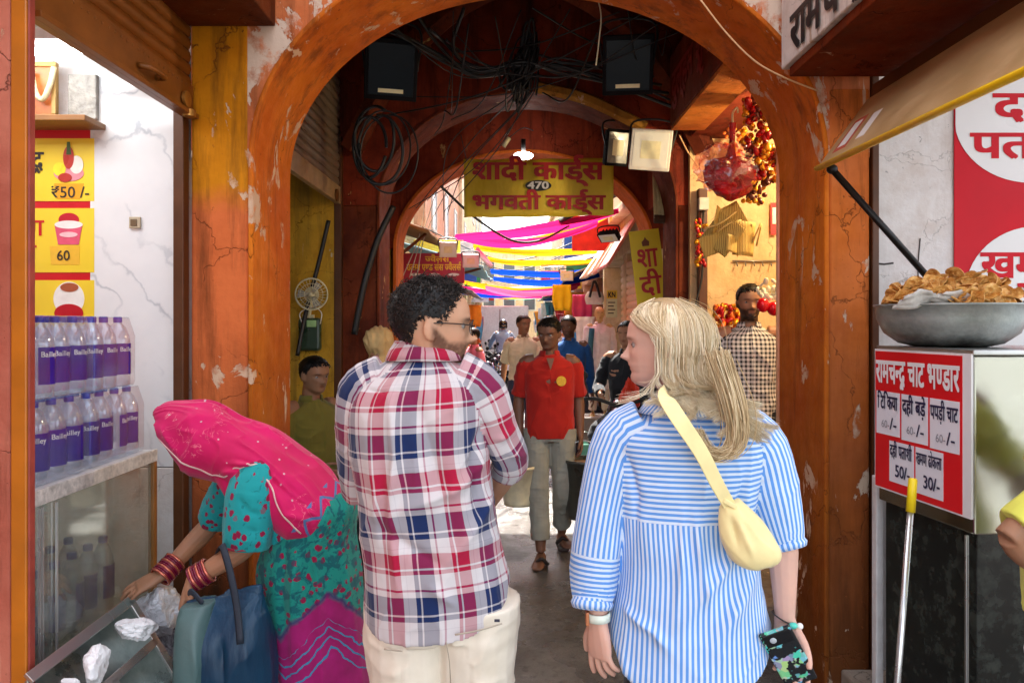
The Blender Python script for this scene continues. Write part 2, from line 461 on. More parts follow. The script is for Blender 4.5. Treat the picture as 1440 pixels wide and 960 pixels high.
M_IN = plaster('dark red paint', (.30, .048, .02), (.15, .022, .011), None, stain_amt=.7, peel_amt=.4, peel=(.45, .25, .1), stain=(.01, .006, .005))
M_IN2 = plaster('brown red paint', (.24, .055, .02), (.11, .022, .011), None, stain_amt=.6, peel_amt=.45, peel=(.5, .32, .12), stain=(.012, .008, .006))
M_YEL = plaster('dirty yellow paint', lin(214, 172, 60), lin(190, 146, 46), None, stain_amt=.55, peel_amt=.35, peel=(.6, .55, .42), stain=(.1, .075, .03))
M_CREAM = plaster('warm cream paint', lin(232, 206, 160), lin(216, 184, 134), None, stain_amt=.35, peel_amt=.25, peel=(.7, .62, .5), stain=(.25, .17, .09))
M_WHITE = plaster('whitewash', lin(242, 241, 240), lin(232, 231, 232), None, stain_amt=.2, peel_amt=.4, peel=(.5, .48, .46), stain=(.34, .3, .26))
M_ROOF = plaster('very dark red soffit', (.05, .014, .01), (.03, .01, .008), None, stain_amt=.5, peel_amt=.3, peel=(.2, .1, .05))  # near-black red coat for ceilings, beams and the mass above

def arch_pts(cx, hw, spr, rise, n=40, point=0.):
    a = np.linspace(math.pi, 0, n)
    x = cx + hw * np.cos(a); z = spr + rise * np.sin(a) ** (1.0) + point * np.exp(-((x - cx) / (hw * .22)) ** 2)
    return np.stack([x, z], 1)
def spandrel(cx, hw, spr, rise, ztop, y0, y1, x0, x1, point=0., n=40):
    """wall above an arched opening, with the two shoulders out to x0 / x1"""
    p = arch_pts(cx, hw, spr, rise, n, point); mb = MB()
    F = lambda x, z: [(x, y0, z), (x, y1, z)]
    xs = p[:, 0]; zs = p[:, 1]
    v = []; f = []
    for x, z in zip(xs, zs): v += [(x, y0, z), (x, y0, ztop), (x, y1, z), (x, y1, ztop)]
    for i in range(n - 1):
        a, b = 4 * i, 4 * i + 4
        f += [(a, b, b + 1, a + 1), (a + 2, a + 3, b + 3, b + 2), (a + 1, b + 1, b + 3, a + 3)]
    mb.add(v, f)
    if x0 < xs[0]: mb.bb(x0, xs[0], y0, y1, spr, ztop)
    if x1 > xs[-1]: mb.bb(xs[-1], x1, y0, y1, spr, ztop)
    return mb
def reveal(cx, hw, spr, rise, y0, y1, th=.02, point=0., n=48, zb=.0):
    """the lining of the opening: down one jamb, over the arch, down the other"""
    p = arch_pts(cx, hw, spr, rise, n, point)
    p = np.vstack([[(p[0, 0], z) for z in np.linspace(zb, spr, 12)[:-1]], p, [(p[-1, 0], z) for z in np.linspace(spr, zb, 12)[1:]]])
    c = np.array([cx, spr]); q = []
    for x, z in p:
        d = np.array([x - cx, max(0, z - spr)]); d = d / max(1e-6, np.linalg.norm(d)); q.append((x - d[0] * th, z - d[1] * th))
    q = np.array(q); mb = MB(); rings = []
    for (x, z), (xi, zi) in zip(p, q): rings.append([(xi, y0, zi), (xi, y1, zi), (x, y1, z), (x, y0, z)])
    return mb.loft(rings)

GATE = thing('gateway', 'old orange and ochre painted arched gateway with flaking plaster over the lane', 'gateway', (GX, 3.2, 0), kind='thing')
obj('spandrel_wall', spandrel(GX, HW + .001, SPR, RISE, 6.0, 3.203, 3.727, -1.39, 1.55), M_SPAN, GATE)
mb = MB().bb(-1.39, GX - HW - .001, 3.2, 3.727, 0, SPR + .6); obj('pier', mb, M_PIER_L, GATE, bevel=.012)
mb = MB().bb(GX + HW + .001, 1.55, 3.2, 3.727, 0, SPR + .3); obj('pier', mb, M_PIER_R, GATE, bevel=.012)
obj('arch_lining', reveal(GX, HW, SPR, RISE, 3.19, 3.735, .022), M_REVEAL, GATE, bevel=.008)
# middle arch and far arch
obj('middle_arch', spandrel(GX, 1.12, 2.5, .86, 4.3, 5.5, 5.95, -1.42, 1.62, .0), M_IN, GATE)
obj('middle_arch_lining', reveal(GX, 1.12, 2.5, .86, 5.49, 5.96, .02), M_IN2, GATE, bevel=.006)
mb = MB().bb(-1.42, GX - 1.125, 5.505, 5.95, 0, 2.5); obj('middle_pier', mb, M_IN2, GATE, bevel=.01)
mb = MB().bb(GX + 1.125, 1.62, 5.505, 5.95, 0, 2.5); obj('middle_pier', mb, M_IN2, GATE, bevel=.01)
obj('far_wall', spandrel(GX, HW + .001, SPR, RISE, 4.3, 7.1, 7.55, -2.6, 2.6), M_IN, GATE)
obj('far_arch_lining', reveal(GX, HW, SPR, RISE, 7.08, 7.57, .03), plaster('far arch orange paint', lin(200, 104, 40), lin(186, 88, 32), None, peel_amt=.3), GATE, bevel=.006)  # far lining has its own plain orange coat
mb = MB().bb(-2.6, GX - HW - .032, 7.1, 7.55, 0, SPR - .002); obj('far_pier', mb, M_YEL, GATE)
mb = MB().bb(GX + HW + .032, 2.6, 7.1, 7.55, 0, SPR - .002); obj('far_pier', mb, M_CREAM, GATE)
# side walls, roof, unseen building mass made tall and wide to shade the foreground
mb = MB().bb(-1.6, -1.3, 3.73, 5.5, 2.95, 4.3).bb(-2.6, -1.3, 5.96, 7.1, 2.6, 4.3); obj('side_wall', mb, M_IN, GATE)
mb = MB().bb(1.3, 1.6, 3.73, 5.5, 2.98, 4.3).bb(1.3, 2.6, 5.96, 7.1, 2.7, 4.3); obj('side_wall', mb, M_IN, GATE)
mb = MB()
for yy in (4.3, 4.9, 6.5): mb.bb(-1.3, 1.3, yy - .08, yy + .08, 3.98, 4.16)
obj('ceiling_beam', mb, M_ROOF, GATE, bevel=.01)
mb = MB().bb(-5, 5, 3.73, 7.55, 4.16, 4.4).bb(-5, 5, 3.3, 7.5, 4.4, 6.0).bb(-5, -1.4, 3.215, 3.725, 3.0, 6.0).bb(1.56, 5, 3.215, 3.725, 3.0, 6.0); obj('unseen_upper_storey', mb, M_ROOF, GATE)
# curved vault ribs inside the passage
mb = MB()
for sx in (-1, 1):
    pts = [(GX + sx * 1.35, 3.8, 2.6), (GX + sx * 1.1, 4.1, 3.25), (GX + sx * .6, 4.55, 3.75), (GX, 4.9, 3.95)]
    mb.tube(pts, .09, 6, n=14)
    pts = [(GX + sx * 1.3, 5.45, 2.9), (GX + sx * .95, 5.3, 3.45), (GX + sx * .5, 5.1, 3.8), (GX, 4.9, 3.95)]
    mb.tube(pts, .09, 6, n=14)
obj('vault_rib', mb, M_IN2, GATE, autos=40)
# dark plank edge under the middle arch, bare of paint
mb = MB().tube([(.18, 5.44, 3.36), (.55, 5.44, 3.27), (.98, 5.44, 3.06)], .045, 6, n=10)
obj('bare_plaster_edge', mb, plaster('bare plaster', lin(190, 140, 60), lin(150, 100, 40), None, peel_amt=.6), GATE, autos=30)

# ------------------------------------------------------------------ left shop (cold drinks)
M_STEELP = plain('brown painted steel', lin(128, 74, 22), .45, .2, .3, 9, .2, .004)
M_STEELP2 = plain('dark brown painted steel', lin(84, 46, 16), .5, .2, .3, 9, .2, .004)
t = NT('grey veined marble'); g = t.n('NewGeometry', out=0)
w = t.n('TexWave', t.n('Mapping', g, Rotation=(0, .75, .0)), Scale=1.5, Distortion=14., Detail=8., wave_type='BANDS')
w.node.inputs['Detail Scale'].default_value = 1.6
n = t.noise(g, 3, 6, .6)
c = t.mix(t.ramp(n, [(.3, 0.), (.75, .5)]), lin(240, 242, 243), lin(208, 214, 220))
c = t.mix(t.math('MULTIPLY', t.ramp(w, [(.0, .6), (.035, .15), (.12, 0.)]), t.ramp(t.noise(g, 2.3, 5), [(.42, 0.), (.66, 1.)])), c, lin(132, 146, 160))
M_MARBLE = t.fin(c, .12, spec=.55)
LS = thing('drinks_shop', 'white tiled cold drinks shop with half raised brown shutter, left of the gateway', 'shop', (-1.4, 2.7, 0), kind='thing')
mb = MB().bb(-1.86, -1.442, 3.26, 3.3, .99, 2.8); obj('marble_cladding', mb, M_MARBLE, LS, bevel=.002)
mb = MB().bb(-1.45, -1.36, 3.729, 3.76, 0, 3.2).bb(-1.5, -1.391, 3.31, 3.7, 0, 3.2).bb(-1.64, -1.442, 3.255, 3.3, .3, .985).bb(-2.75, -1.86, 3.28, 3.32, 0, 2.9).bb(-1.86, -1.442, 3.275, 3.3, 0, .985); obj('side_wall', mb, M_WHITE, LS, bevel=.002)
mb = MB().bb(-2.8, -2.7, 1.9, 3.3, 0, 2.95); obj('rear_wall', mb, M_WHITE, LS)
mb = MB().bb(-2.75, -1.44, 1.9, 3.3, 2.86, 2.95); obj('ceiling', mb, plain('white ceiling', (.75, .75, .74), .7), LS)
mb = MB().bb(-1.44, -1.395, 3.14, 3.197, 0, 2.95); obj('shutter_guide', mb, M_STEELP2, LS, bevel=.004)
# shutter: ribbed curtain with a deep bottom bar, eye plate and a handle
mb = MB()
prof = []
for i in range(15):
    z = 2.66 + i * .055
    mb.tube([(-1.40, 2.14, z), (-1.40, 3.19, z)], .028, 8, flat=.55)
sh = obj('shutter', mb, M_STEELP, LS, autos=50)
mb = MB().bb(-1.405, -1.375, 2.12, 3.19, 2.50, 2.645); mb.bb(-1.375, -1.35, 2.12, 3.19, 2.50, 2.52)
for i in range(26): mb.ell((-1.374, 2.16 + i * .04, 2.628), (.004, .006, .006), nu=6, nv=4)
obj('bottom_bar', mb, M_STEELP, sh, bevel=.003)
mb = MB().tube([(-1.372, 2.72, 2.57), (-1.335, 2.74, 2.565), (-1.335, 2.84, 2.565), (-1.372, 2.86, 2.57)], .012, 8, n=14); obj('handle', mb, M_STEELP, sh, smooth=True)
mb = MB().lathe([(.012, 0), (.034, .002), (.034, .014), (.012, .016)], (-1.372, 3.1, 2.56), 16, M=Rot('Y', R(90)))
mb.lathe([(.010, 0), (.026, .002), (.028, .03), (.012, .034)], (-1.362, 3.12, 2.49), 12)
obj('lock_plate', mb, plain('old brass', lin(176, 128, 60), .4, .7), sh, autos=40)
mb = MB().bb(-1.72, -1.385, 2.042, 2.066, 0, 3.2); obj('wall_end', mb, plaster('pink plaster', lin(206, 128, 106), lin(176, 96, 78), None, stain_amt=.8, peel_amt=.5), LS, bevel=.008)
mb = MB().bb(-1.381, -1.337, 2.036, 2.066, 0, 3.1); obj('door_post', mb, plain('orange brown gloss paint', lin(186, 108, 22), .4, 0, .25, 7, .25), LS, bevel=.004)
mb = MB().bb(-1.337, -1.331, 2.04, 2.066, 0, 3.1); obj('door_post_edge', mb, plain('faded maroon paint', lin(150, 62, 50), .5, 0, .35, 14, .3), LS, bevel=.004)
# lintel over the left pier
mb = MB().bb(-1.6, -1.02, 2.2, 3.19, 2.9, 3.35); obj('lintel_box', mb, plaster('brown lintel', lin(110, 52, 20), lin(86, 40, 18), None, peel_amt=.3), LS, bevel=.006)
mb = MB().bb(-3.2, -1.41, -1.5, 3.19, 3.36, 4.3); obj('upper_wall', mb, M_SPAN, LS)
mb = MB().bb(-3.2, -1.75, -1.5, 2.03, 0, 3.36); obj('neighbour_front', mb, M_SPAN, LS)
# tube lamp under the shop ceiling
tl = thing('tube_lamp', 'lit white tube lamp under the drinks shop ceiling', 'lamp', (-2.05, 2.78, 2.80))
mb = MB().tube([(-2.32, 3.05, 2.74), (-1.78, 3.05, 2.74)], .016, 10); obj('tube', mb, NT('lamp tube').fin((1, 1, 1), .5, emis=(.93, .97, 1), estr=4), tl, smooth=True)
mb = MB().bb(-2.36, -1.74, 3.0, 3.1, 2.775, 2.82); obj('batten', mb, plain('white enamel', (.8, .8, .8), .35), tl, bevel=.004)
la = bpy.data.lights.new('tube_lamp_light', 'AREA'); la.shape = 'RECTANGLE'; la.size = .9; la.size_y = .5; la.energy = 2.0; la.color = (.93, .97, 1)
lo = link('tube_lamp_light', la); lo.location = (-2.0, 2.65, 2.72); lo.rotation_euler = (0, 0, 0)

# ------------------------------------------------------------------ right shop (chaat)
RS = thing('snack_shop', 'white walled snack shop with lintel board and raised shutter, right of the gateway', 'shop', (1.55, 2.6, 0), kind='thing')
mb = MB().bb(1.555, 4.2, 3.3, 3.36, 0, 3.0); obj('side_wall', mb, M_WHITE, RS)
mb = MB().tube([(1.82, 3.297, 2.0), (1.81, 3.297, 1.85), (1.825, 3.297, 1.75), (1.80, 3.297, 1.6), (1.805, 3.297, 1.5)], .0025, 4, n=24)
mb.tube([(1.60, 3.297, 1.89), (1.66, 3.297, 1.885), (1.70, 3.297, 1.89)], .004, 4)
obj('crack', mb, plain('dark crack', (.06, .05, .05), .8), RS)
mb = MB().bb(1.555, 1.585, 3.19, 3.298, 0, 2.9); obj('shutter_guide', mb, M_STEELP2, RS, bevel=.004)
# lintel: white painted fascia, brown underside
mb = MB().bb(1.17, 1.62, .6, 3.12, 2.66, 2.70); obj('lintel_soffit', mb, plaster('red brown soffit', lin(124, 52, 20), lin(98, 38, 16), None, peel_amt=.25), RS, bevel=.004)
mb = MB().bb(1.15, 1.62, .6, 3.16, 2.702, 3.36); fas = obj('fascia_board', mb, plaster('white fascia', lin(226, 218, 206), lin(206, 196, 186), None, stain_amt=.5, peel_amt=.5, peel=(.4, .3, .22)), RS, bevel=.006)
mb = MB().bb(1.3, 3.4, -1.5, 3.19, 3.37, 4.3); obj('upper_wall', mb, M_SPAN, RS)
# rolled shutter bottom bar
mb = MB().bb(1.545, 1.60, .7, 3.17, 2.43, 2.645); b2 = obj('shutter_bar', mb, M_STEELP2, RS, bevel=.004)
mb = MB().lathe([(.012, 0), (.04, .003), (.04, .014), (.02, .018)], (1.544, 3.02, 2.50), 16, M=Rot('Y', R(-90))); mb.tube([(1.54, 2.35, 2.52), (1.50, 2.36, 2.50), (1.50, 2.46, 2.50), (1.54, 2.47, 2.52)], .012, 8, n=12)
obj('eye_plate', mb, plain('rusty plate', lin(120, 78, 40), .5, .5), b2, autos=40)
mb = MB().bb(1.42, 4, -1, 3.2, 0, .13); obj('kerb_step', mb, plaster('stone step', (.3, .25, .2), (.2, .17, .14), None), RS, bevel=.012)
lettering('lettering', [('रामचन्द्र', (1.15, 3.04, 2.73), (0, -1, 0), (0, 0, 1), .17, .66, .03)], plain('black sign paint', (.012, .012, .013), .5), RS, .006)
# ------------------------------------------------------------------ people: head, hands, bodies, clothes
_HZ = [0, .03, .08, .13, .18, .21, .235, .26, .30, .36, .43, .50, .56, .62, .70, .78, .86, .93, .975, 1.0]
_HF = [.20, .31, .365, .375, .352, .378, .366, .392, .378, .378, .374, .378, .408, .408, .398, .362, .29, .19, .10, .0]
_HB = [-.02, -.08, -.14, -.18, -.21, -.23, -.25, -.28, -.32, -.38, -.43, -.46, -.475, -.48, -.475, -.45, -.385, -.275, -.16, .0]
_HWd = [.07, .14, .195, .23, .25, .258, .264, .27, .28, .295, .308, .318, .327, .333, .332, .312, .262, .18, .10, .0]
def head_surf(th, z, inflate=0., nose=1.):
    """th: 0 = face, +-pi = back of the head; z: 0 chin .. 1 crown -> local point (units of head height)"""
    th = np.asarray(th, float); z = np.asarray(z, float)
    f = np.interp(z, _HZ, _HF); b = np.interp(z, _HZ, _HB); w = np.interp(z, _HZ, _HWd)
    s, c = np.sin(th), np.cos(th); p = .88
    x = w * np.sign(s) * np.abs(s) ** p; y = np.where(c > 0, f, -b) * np.sign(c) * np.abs(c) ** p
    y = y - .04 * (1 - np.abs(c)) * (c < .6)
    g = lambda cx, cz, sx, sz: np.exp(-((np.abs(x) - cx) / sx) ** 2 - ((z - cz) / sz) ** 2)
    fr = (c > 0)
    y = y + fr * nose * (.115 * g(0, .345, .045, .045) + .06 * g(0, .41, .038, .06) + .022 * g(0, .48, .035, .07) + .04 * g(.05, .33, .028, .028))
    y = y + fr * (-.05 * g(.145, .495, .06, .042) + .018 * g(.15, .575, .09, .028) + .022 * g(.19, .40, .07, .06)
                  + .014 * g(.0, .262, .075, .014) + .012 * g(.0, .212, .065, .016) - .014 * g(.0, .238, .085, .008) - .012 * g(.0, .295, .03, .03))
    v = np.stack([x, y, z], -1)
    if inflate:
        cz = np.array([0, 0, .55]); d = v - cz; d = d / np.maximum(1e-6, np.linalg.norm(d, axis=-1, keepdims=True)); v = v + d * inflate
    return v
class Head:
    def __init__(s, chin, fwd, up=(0, 0, 1), H=.228):
        s.o = np.asarray(chin, float); s.B = basis(fwd, up); s.H = H
    def w(s, loc): return s.o + s.H * (np.asarray(loc, float) @ s.B.T)
    def loc(s, V): return ((V - s.o) @ s.B) / s.H
    def add(s, mb, nose=1., jaw=1.):
        nz, nt = 56, 64; zs = 1 - (1 - np.linspace(0, 1, nz)) ** 1.0; rings = []
        th = np.arange(nt) / nt * 2 * math.pi
        for z in zs:
            zz = min(max(z, .002), .998); v = head_surf(th, np.full(nt, zz), 0, nose)
            if jaw != 1 and zz < .3: v[:, 0] *= 1 + (jaw - 1) * (1 - zz / .3)
            rings.append(s.w(v))
        mb.loft(rings)
        for sx in (-1, 1):                                     # ears
            M = s.B @ Rot('Z', sx * .35) @ Rot('X', -.12)
            mb.ell(s.w((sx * .335, -.05, .46)), np.array([.035, .085, .135]) * s.H, M, 14, 10)
            mb.ell(s.w((sx * .33, -.02, .36)), np.array([.025, .04, .05]) * s.H, M, 10, 8)
def hand(mb, wrist, d, n, side=1, curl=.35, spread=.06, thumb=.5, s=1., curls=None):
    d = nrm(d); n = nrm(np.asarray(n, float) - d * np.dot(n, d)); sd = np.cross(d, n) * side; w = np.asarray(wrist, float)
    rings = []
    for t, hw, th in ((-.01, .026, .019), (.015, .031, .019), (.04, .038, .018), (.07, .041, .016), (.094, .039, .012)):
        a = np.arange(12) / 12 * 2 * math.pi
        rings.append(w + d * t * s + s * (np.sign(np.cos(a)) * np.abs(np.cos(a)) ** .7 * hw)[:, None] * sd + s * (np.sin(a) * th)[:, None] * n)
    mb.loft(rings)
    for i, (off, L, r0) in enumerate(((.031, .072, .0092), (.0105, .08, .0094), (-.0105, .074, .009), (-.030, .058, .0082))):
        c = curls[i] if curls else curl; base = w + (d * (.086 - .004 * abs(i - 1)) + sd * off) * s
        dirv = nrm(d + sd * spread * (1.5 - i)); pts = [base - dirv * .02 * s, base]; a = c * .5
        for k, ph in enumerate((.46, .30, .24)):
            dd = dirv * math.cos(a) + n * math.sin(a); pts.append(pts[-1] + dd * L * ph * s); a += c * (.9 if k == 0 else .6)
        mb.tube(pts, np.array([r0, r0, r0 * .95, r0 * .88, r0 * .72]) * s, 8, n=12)
    b = w + (d * .018 + sd * .024 + n * .004) * s; d1 = nrm(d * .75 + sd * .75 * (1 - thumb * .5) + n * .5 * thumb); d2 = nrm(d * .95 + sd * .25 * (1 - thumb) + n * .7 * thumb)
    mb.tube([b, b + d1 * .042 * s, b + d1 * .042 * s + nrm(d1 + d2) * .032 * s, b + d1 * .042 * s + nrm(d1 + d2) * .032 * s + d2 * .026 * s], np.array([.0135, .0115, .010, .0075]) * s, 8, n=10)
def foot(mb, ankle, d, s=1., ground=None):
    a = np.asarray(ankle, float); d = np.array(d, float); d[2] = 0; d = nrm(d); z0 = ground if ground is not None else a[2] - .075
    r = np.cross(d, [0, 0, 1])
    sec = [(-.055, .03, .05), (-.02, .036, .075), (.04, .038, .06), (.10, .044, .042), (.15, .045, .03), (.185, .03, .018)]
    rings = []
    for y, hw, hh in sec:
        q = np.arange(12) / 12 * 2 * math.pi
        rings.append(np.array([a[0], a[1], z0]) + d * y * s + np.cos(q)[:, None] * hw * s * r + ((np.sin(q) * .5 + .5) * hh * s)[:, None] * np.array([0, 0, 1.]))
    mb.loft(rings)
def ring(c, a, b, k=28, e=.85):
    q = np.arange(k) / k * 2 * math.pi
    return np.asarray(c, float) + (np.sign(np.cos(q)) * np.abs(np.cos(q)) ** e)[:, None] * np.asarray(a, float) + (np.sign(np.sin(q)) * np.abs(np.sin(q)) ** e)[:, None] * np.asarray(b, float)
def body(J, head, fem=False, hands=None, s=1., feet=True, jaw=1., nose=1., hs=1., armr=1., td=1.):
    """closed shapes of one person: head, neck, trunk, limbs, hands, feet"""
    mb = MB(); head.add(mb, nose, jaw); H = head.H
    nk = .048 if fem else .056
    mb.tube([J['neck'] + np.array([0, 0, -.03]), J['neck'], head.w((0, -.10, .12)), head.w((0, -.06, .35))], np.array([nk * 1.25, nk * 1.04, nk, nk * .95]) * s, 18, n=10)
    la = nrm(J['sh_r'] - J['sh_l']); lh = nrm(J['hip_r'] - J['hip_l']); up = nrm(J['neck'] - J['pel']); fw = nrm(np.cross(up, la))
    hwS = np.linalg.norm(J['sh_r'] - J['sh_l']) / 2; hwH = np.linalg.norm(J['hip_r'] - J['hip_l']) / 2 + .075 * s
    ch = J.get('chest', J['pel'] * .35 + J['neck'] * .65); wa = J.get('waist', J['pel'] * .68 + J['neck'] * .32)
    rows = [(J['pel'] - up * .10 * s, lh * hwH * .8, fw * .085 * s), (J['pel'], lh * hwH, fw * .105 * s), (wa, nrm(la + lh) * hwH * (.8 if fem else .92), fw * .095 * s * td), (ch, la * (hwS * .93), fw * .115 * s * td), (J['neck'] - up * .07 * s, la * hwS * .92, fw * .085 * s * td), (J['neck'] - up * .01, la * nk * 1.5, fw * nk * 1.2)]
    arr = catmull(np.array([np.hstack(r) for r in rows]), 18)
    mb.loft([ring(r[:3], r[3:6], r[6:9]) for r in arr])
    for k in 'lr':
        mb.tube([J['neck'] * .35 + J['sh_' + k] * .65 + up * .0, J['sh_' + k], J['sh_' + k] * .5 + J['el_' + k] * .5, J['el_' + k]], np.array([.05, .052, .045, .038]) * s * armr, 12, n=10)
        mb.tube([J['el_' + k] * .96 + J['sh_' + k] * .04, J['el_' + k] * .75 + J['wr_' + k] * .25, J['wr_' + k] * .9 + J['el_' + k] * .1, J['wr_' + k]], np.array([.037, .040, .027, .025]) * s * armr, 12, n=10)
        mb.tube([J['hip_' + k] + np.array([0, 0, .03]), J['hip_' + k] * .6 + J['kn_' + k] * .4, J['kn_' + k]], np.array([.088, .075, .052]) * s, 14, n=10)
        mb.tube([J['kn_' + k] * .97 + J['hip_' + k] * .03, J['kn_' + k] * .7 + J['an_' + k] * .3, J['an_' + k]], np.array([.052, .054, .034]) * s, 12, n=10)
        if feet: foot(mb, J['an_' + k], J.get('toe_' + k, J['an_' + k] + fw * .1) - J['an_' + k], s, J['an_' + k][2] - .075)
        if hands and hands.get(k) is not None:
            h = dict(hands[k]); h.setdefault('s', s * hs); hand(mb, J['wr_' + k], h.pop('d'), h.pop('n'), **h)
    return mb
def skin_tint(head, V, lips=(.82, .5, .5), beard=0., bcol=(.22, .14, .10), stub=None, brows=True, cheeks=.1, hairc=(.06, .04, .03)):
    q = head.loc(V); x, y, z = np.abs(q[:, 0]), q[:, 1], q[:, 2]; c = np.ones((len(V), 3)); inh = (z > -.1) & (z < 1.05) & (x < .45) & (np.abs(y) < .6)
    g = lambda cx, cz, sx, sz: np.exp(-((x - cx) / sx) ** 4 - ((z - cz) / sz) ** 4) * (y > .2) * inh
    mixc = lambda c, w, col: c * (1 - w[:, None]) + np.array(col) * w[:, None]
    c = mixc(c, np.exp(-((x - .2) / .09) ** 2 - ((z - .38) / .09) ** 2) * (y > .1) * inh * cheeks * 2, (1., .78, .74))
    if beard:
        nz = fbm(V * 160, 3, 2) * .16 + fbm(V * 45, 9, 2) * .08
        jaw = (z < .34 - .2 * np.clip((.30 - y) / .5, 0, 1) * 0 + nz * .2) & inh
        edge = np.clip((.335 + np.clip(.16 - y, 0, .3) * 1.0 - z) / .06, 0, 1) * np.clip((y + .06) / .06, 0, 1) * np.clip((z + .12) / .1, 0, 1)
        cheek = np.clip((x - .07) / .03, 0, 1); mous = np.exp(-((z - .29) / .022) ** 2) * (x < .13); chin = np.clip((.20 - z) / .03, 0, 1)
        w = np.clip(np.maximum(np.maximum(cheek * edge, mous * 1.), chin * edge), 0, 1) * (y > -.07) * inh
        w = np.clip(w * (1 + nz * 1.6), 0, 1) * beard
        w = w * (1 - g(0, .235, .085, .028) * .9)
        c = mixc(c, w, bcol)
    c = mixc(c, g(0, .25, .078, .018) + g(0, .217, .07, .018), lips)
    if brows: c = mixc(c, np.clip(np.exp(-((x - .145) / .085) ** 4 - ((z - .568 + .1 * (x - .145) ** 2 * 6) / .018) ** 2), 0, 1) * (y > .2) * inh * .9, hairc)
    return np.clip(c, 0, 1.2)
M_EYEW = plain('eye white', (.30, .27, .25), .25, 0, .03, 20, 0); M_IRIS = plain('dark iris', (.02, .012, .008), .15, 0, .1, 20, 0)
def person_body(root, J, head, skin, voxel=.004, tint={}, eyes=True, it=2, **kw):
    V, F, N = remesh(body(J, head, **kw), voxel, it, .45)
    me = mesh_of('body', V - wloc(root), F, skin, True, None, skin_tint(head, V, **tint), recalc=False)
    b = link('body', me, root)
    if eyes:
        for sx in (-1, 1):
            mb = MB().ell(head.w((sx * .142, .292, .492)), np.array([.052, .05, .05]) * head.H, head.B, 14, 10); e = obj('eye', mb, M_EYEW, b, smooth=True)
            mb = MB().ell(head.w((sx * .142, .3205, .492)), np.array([.026, .026, .026]) * head.H, head.B, 10, 8); obj('iris', mb, M_IRIS, b, smooth=True)
    return b

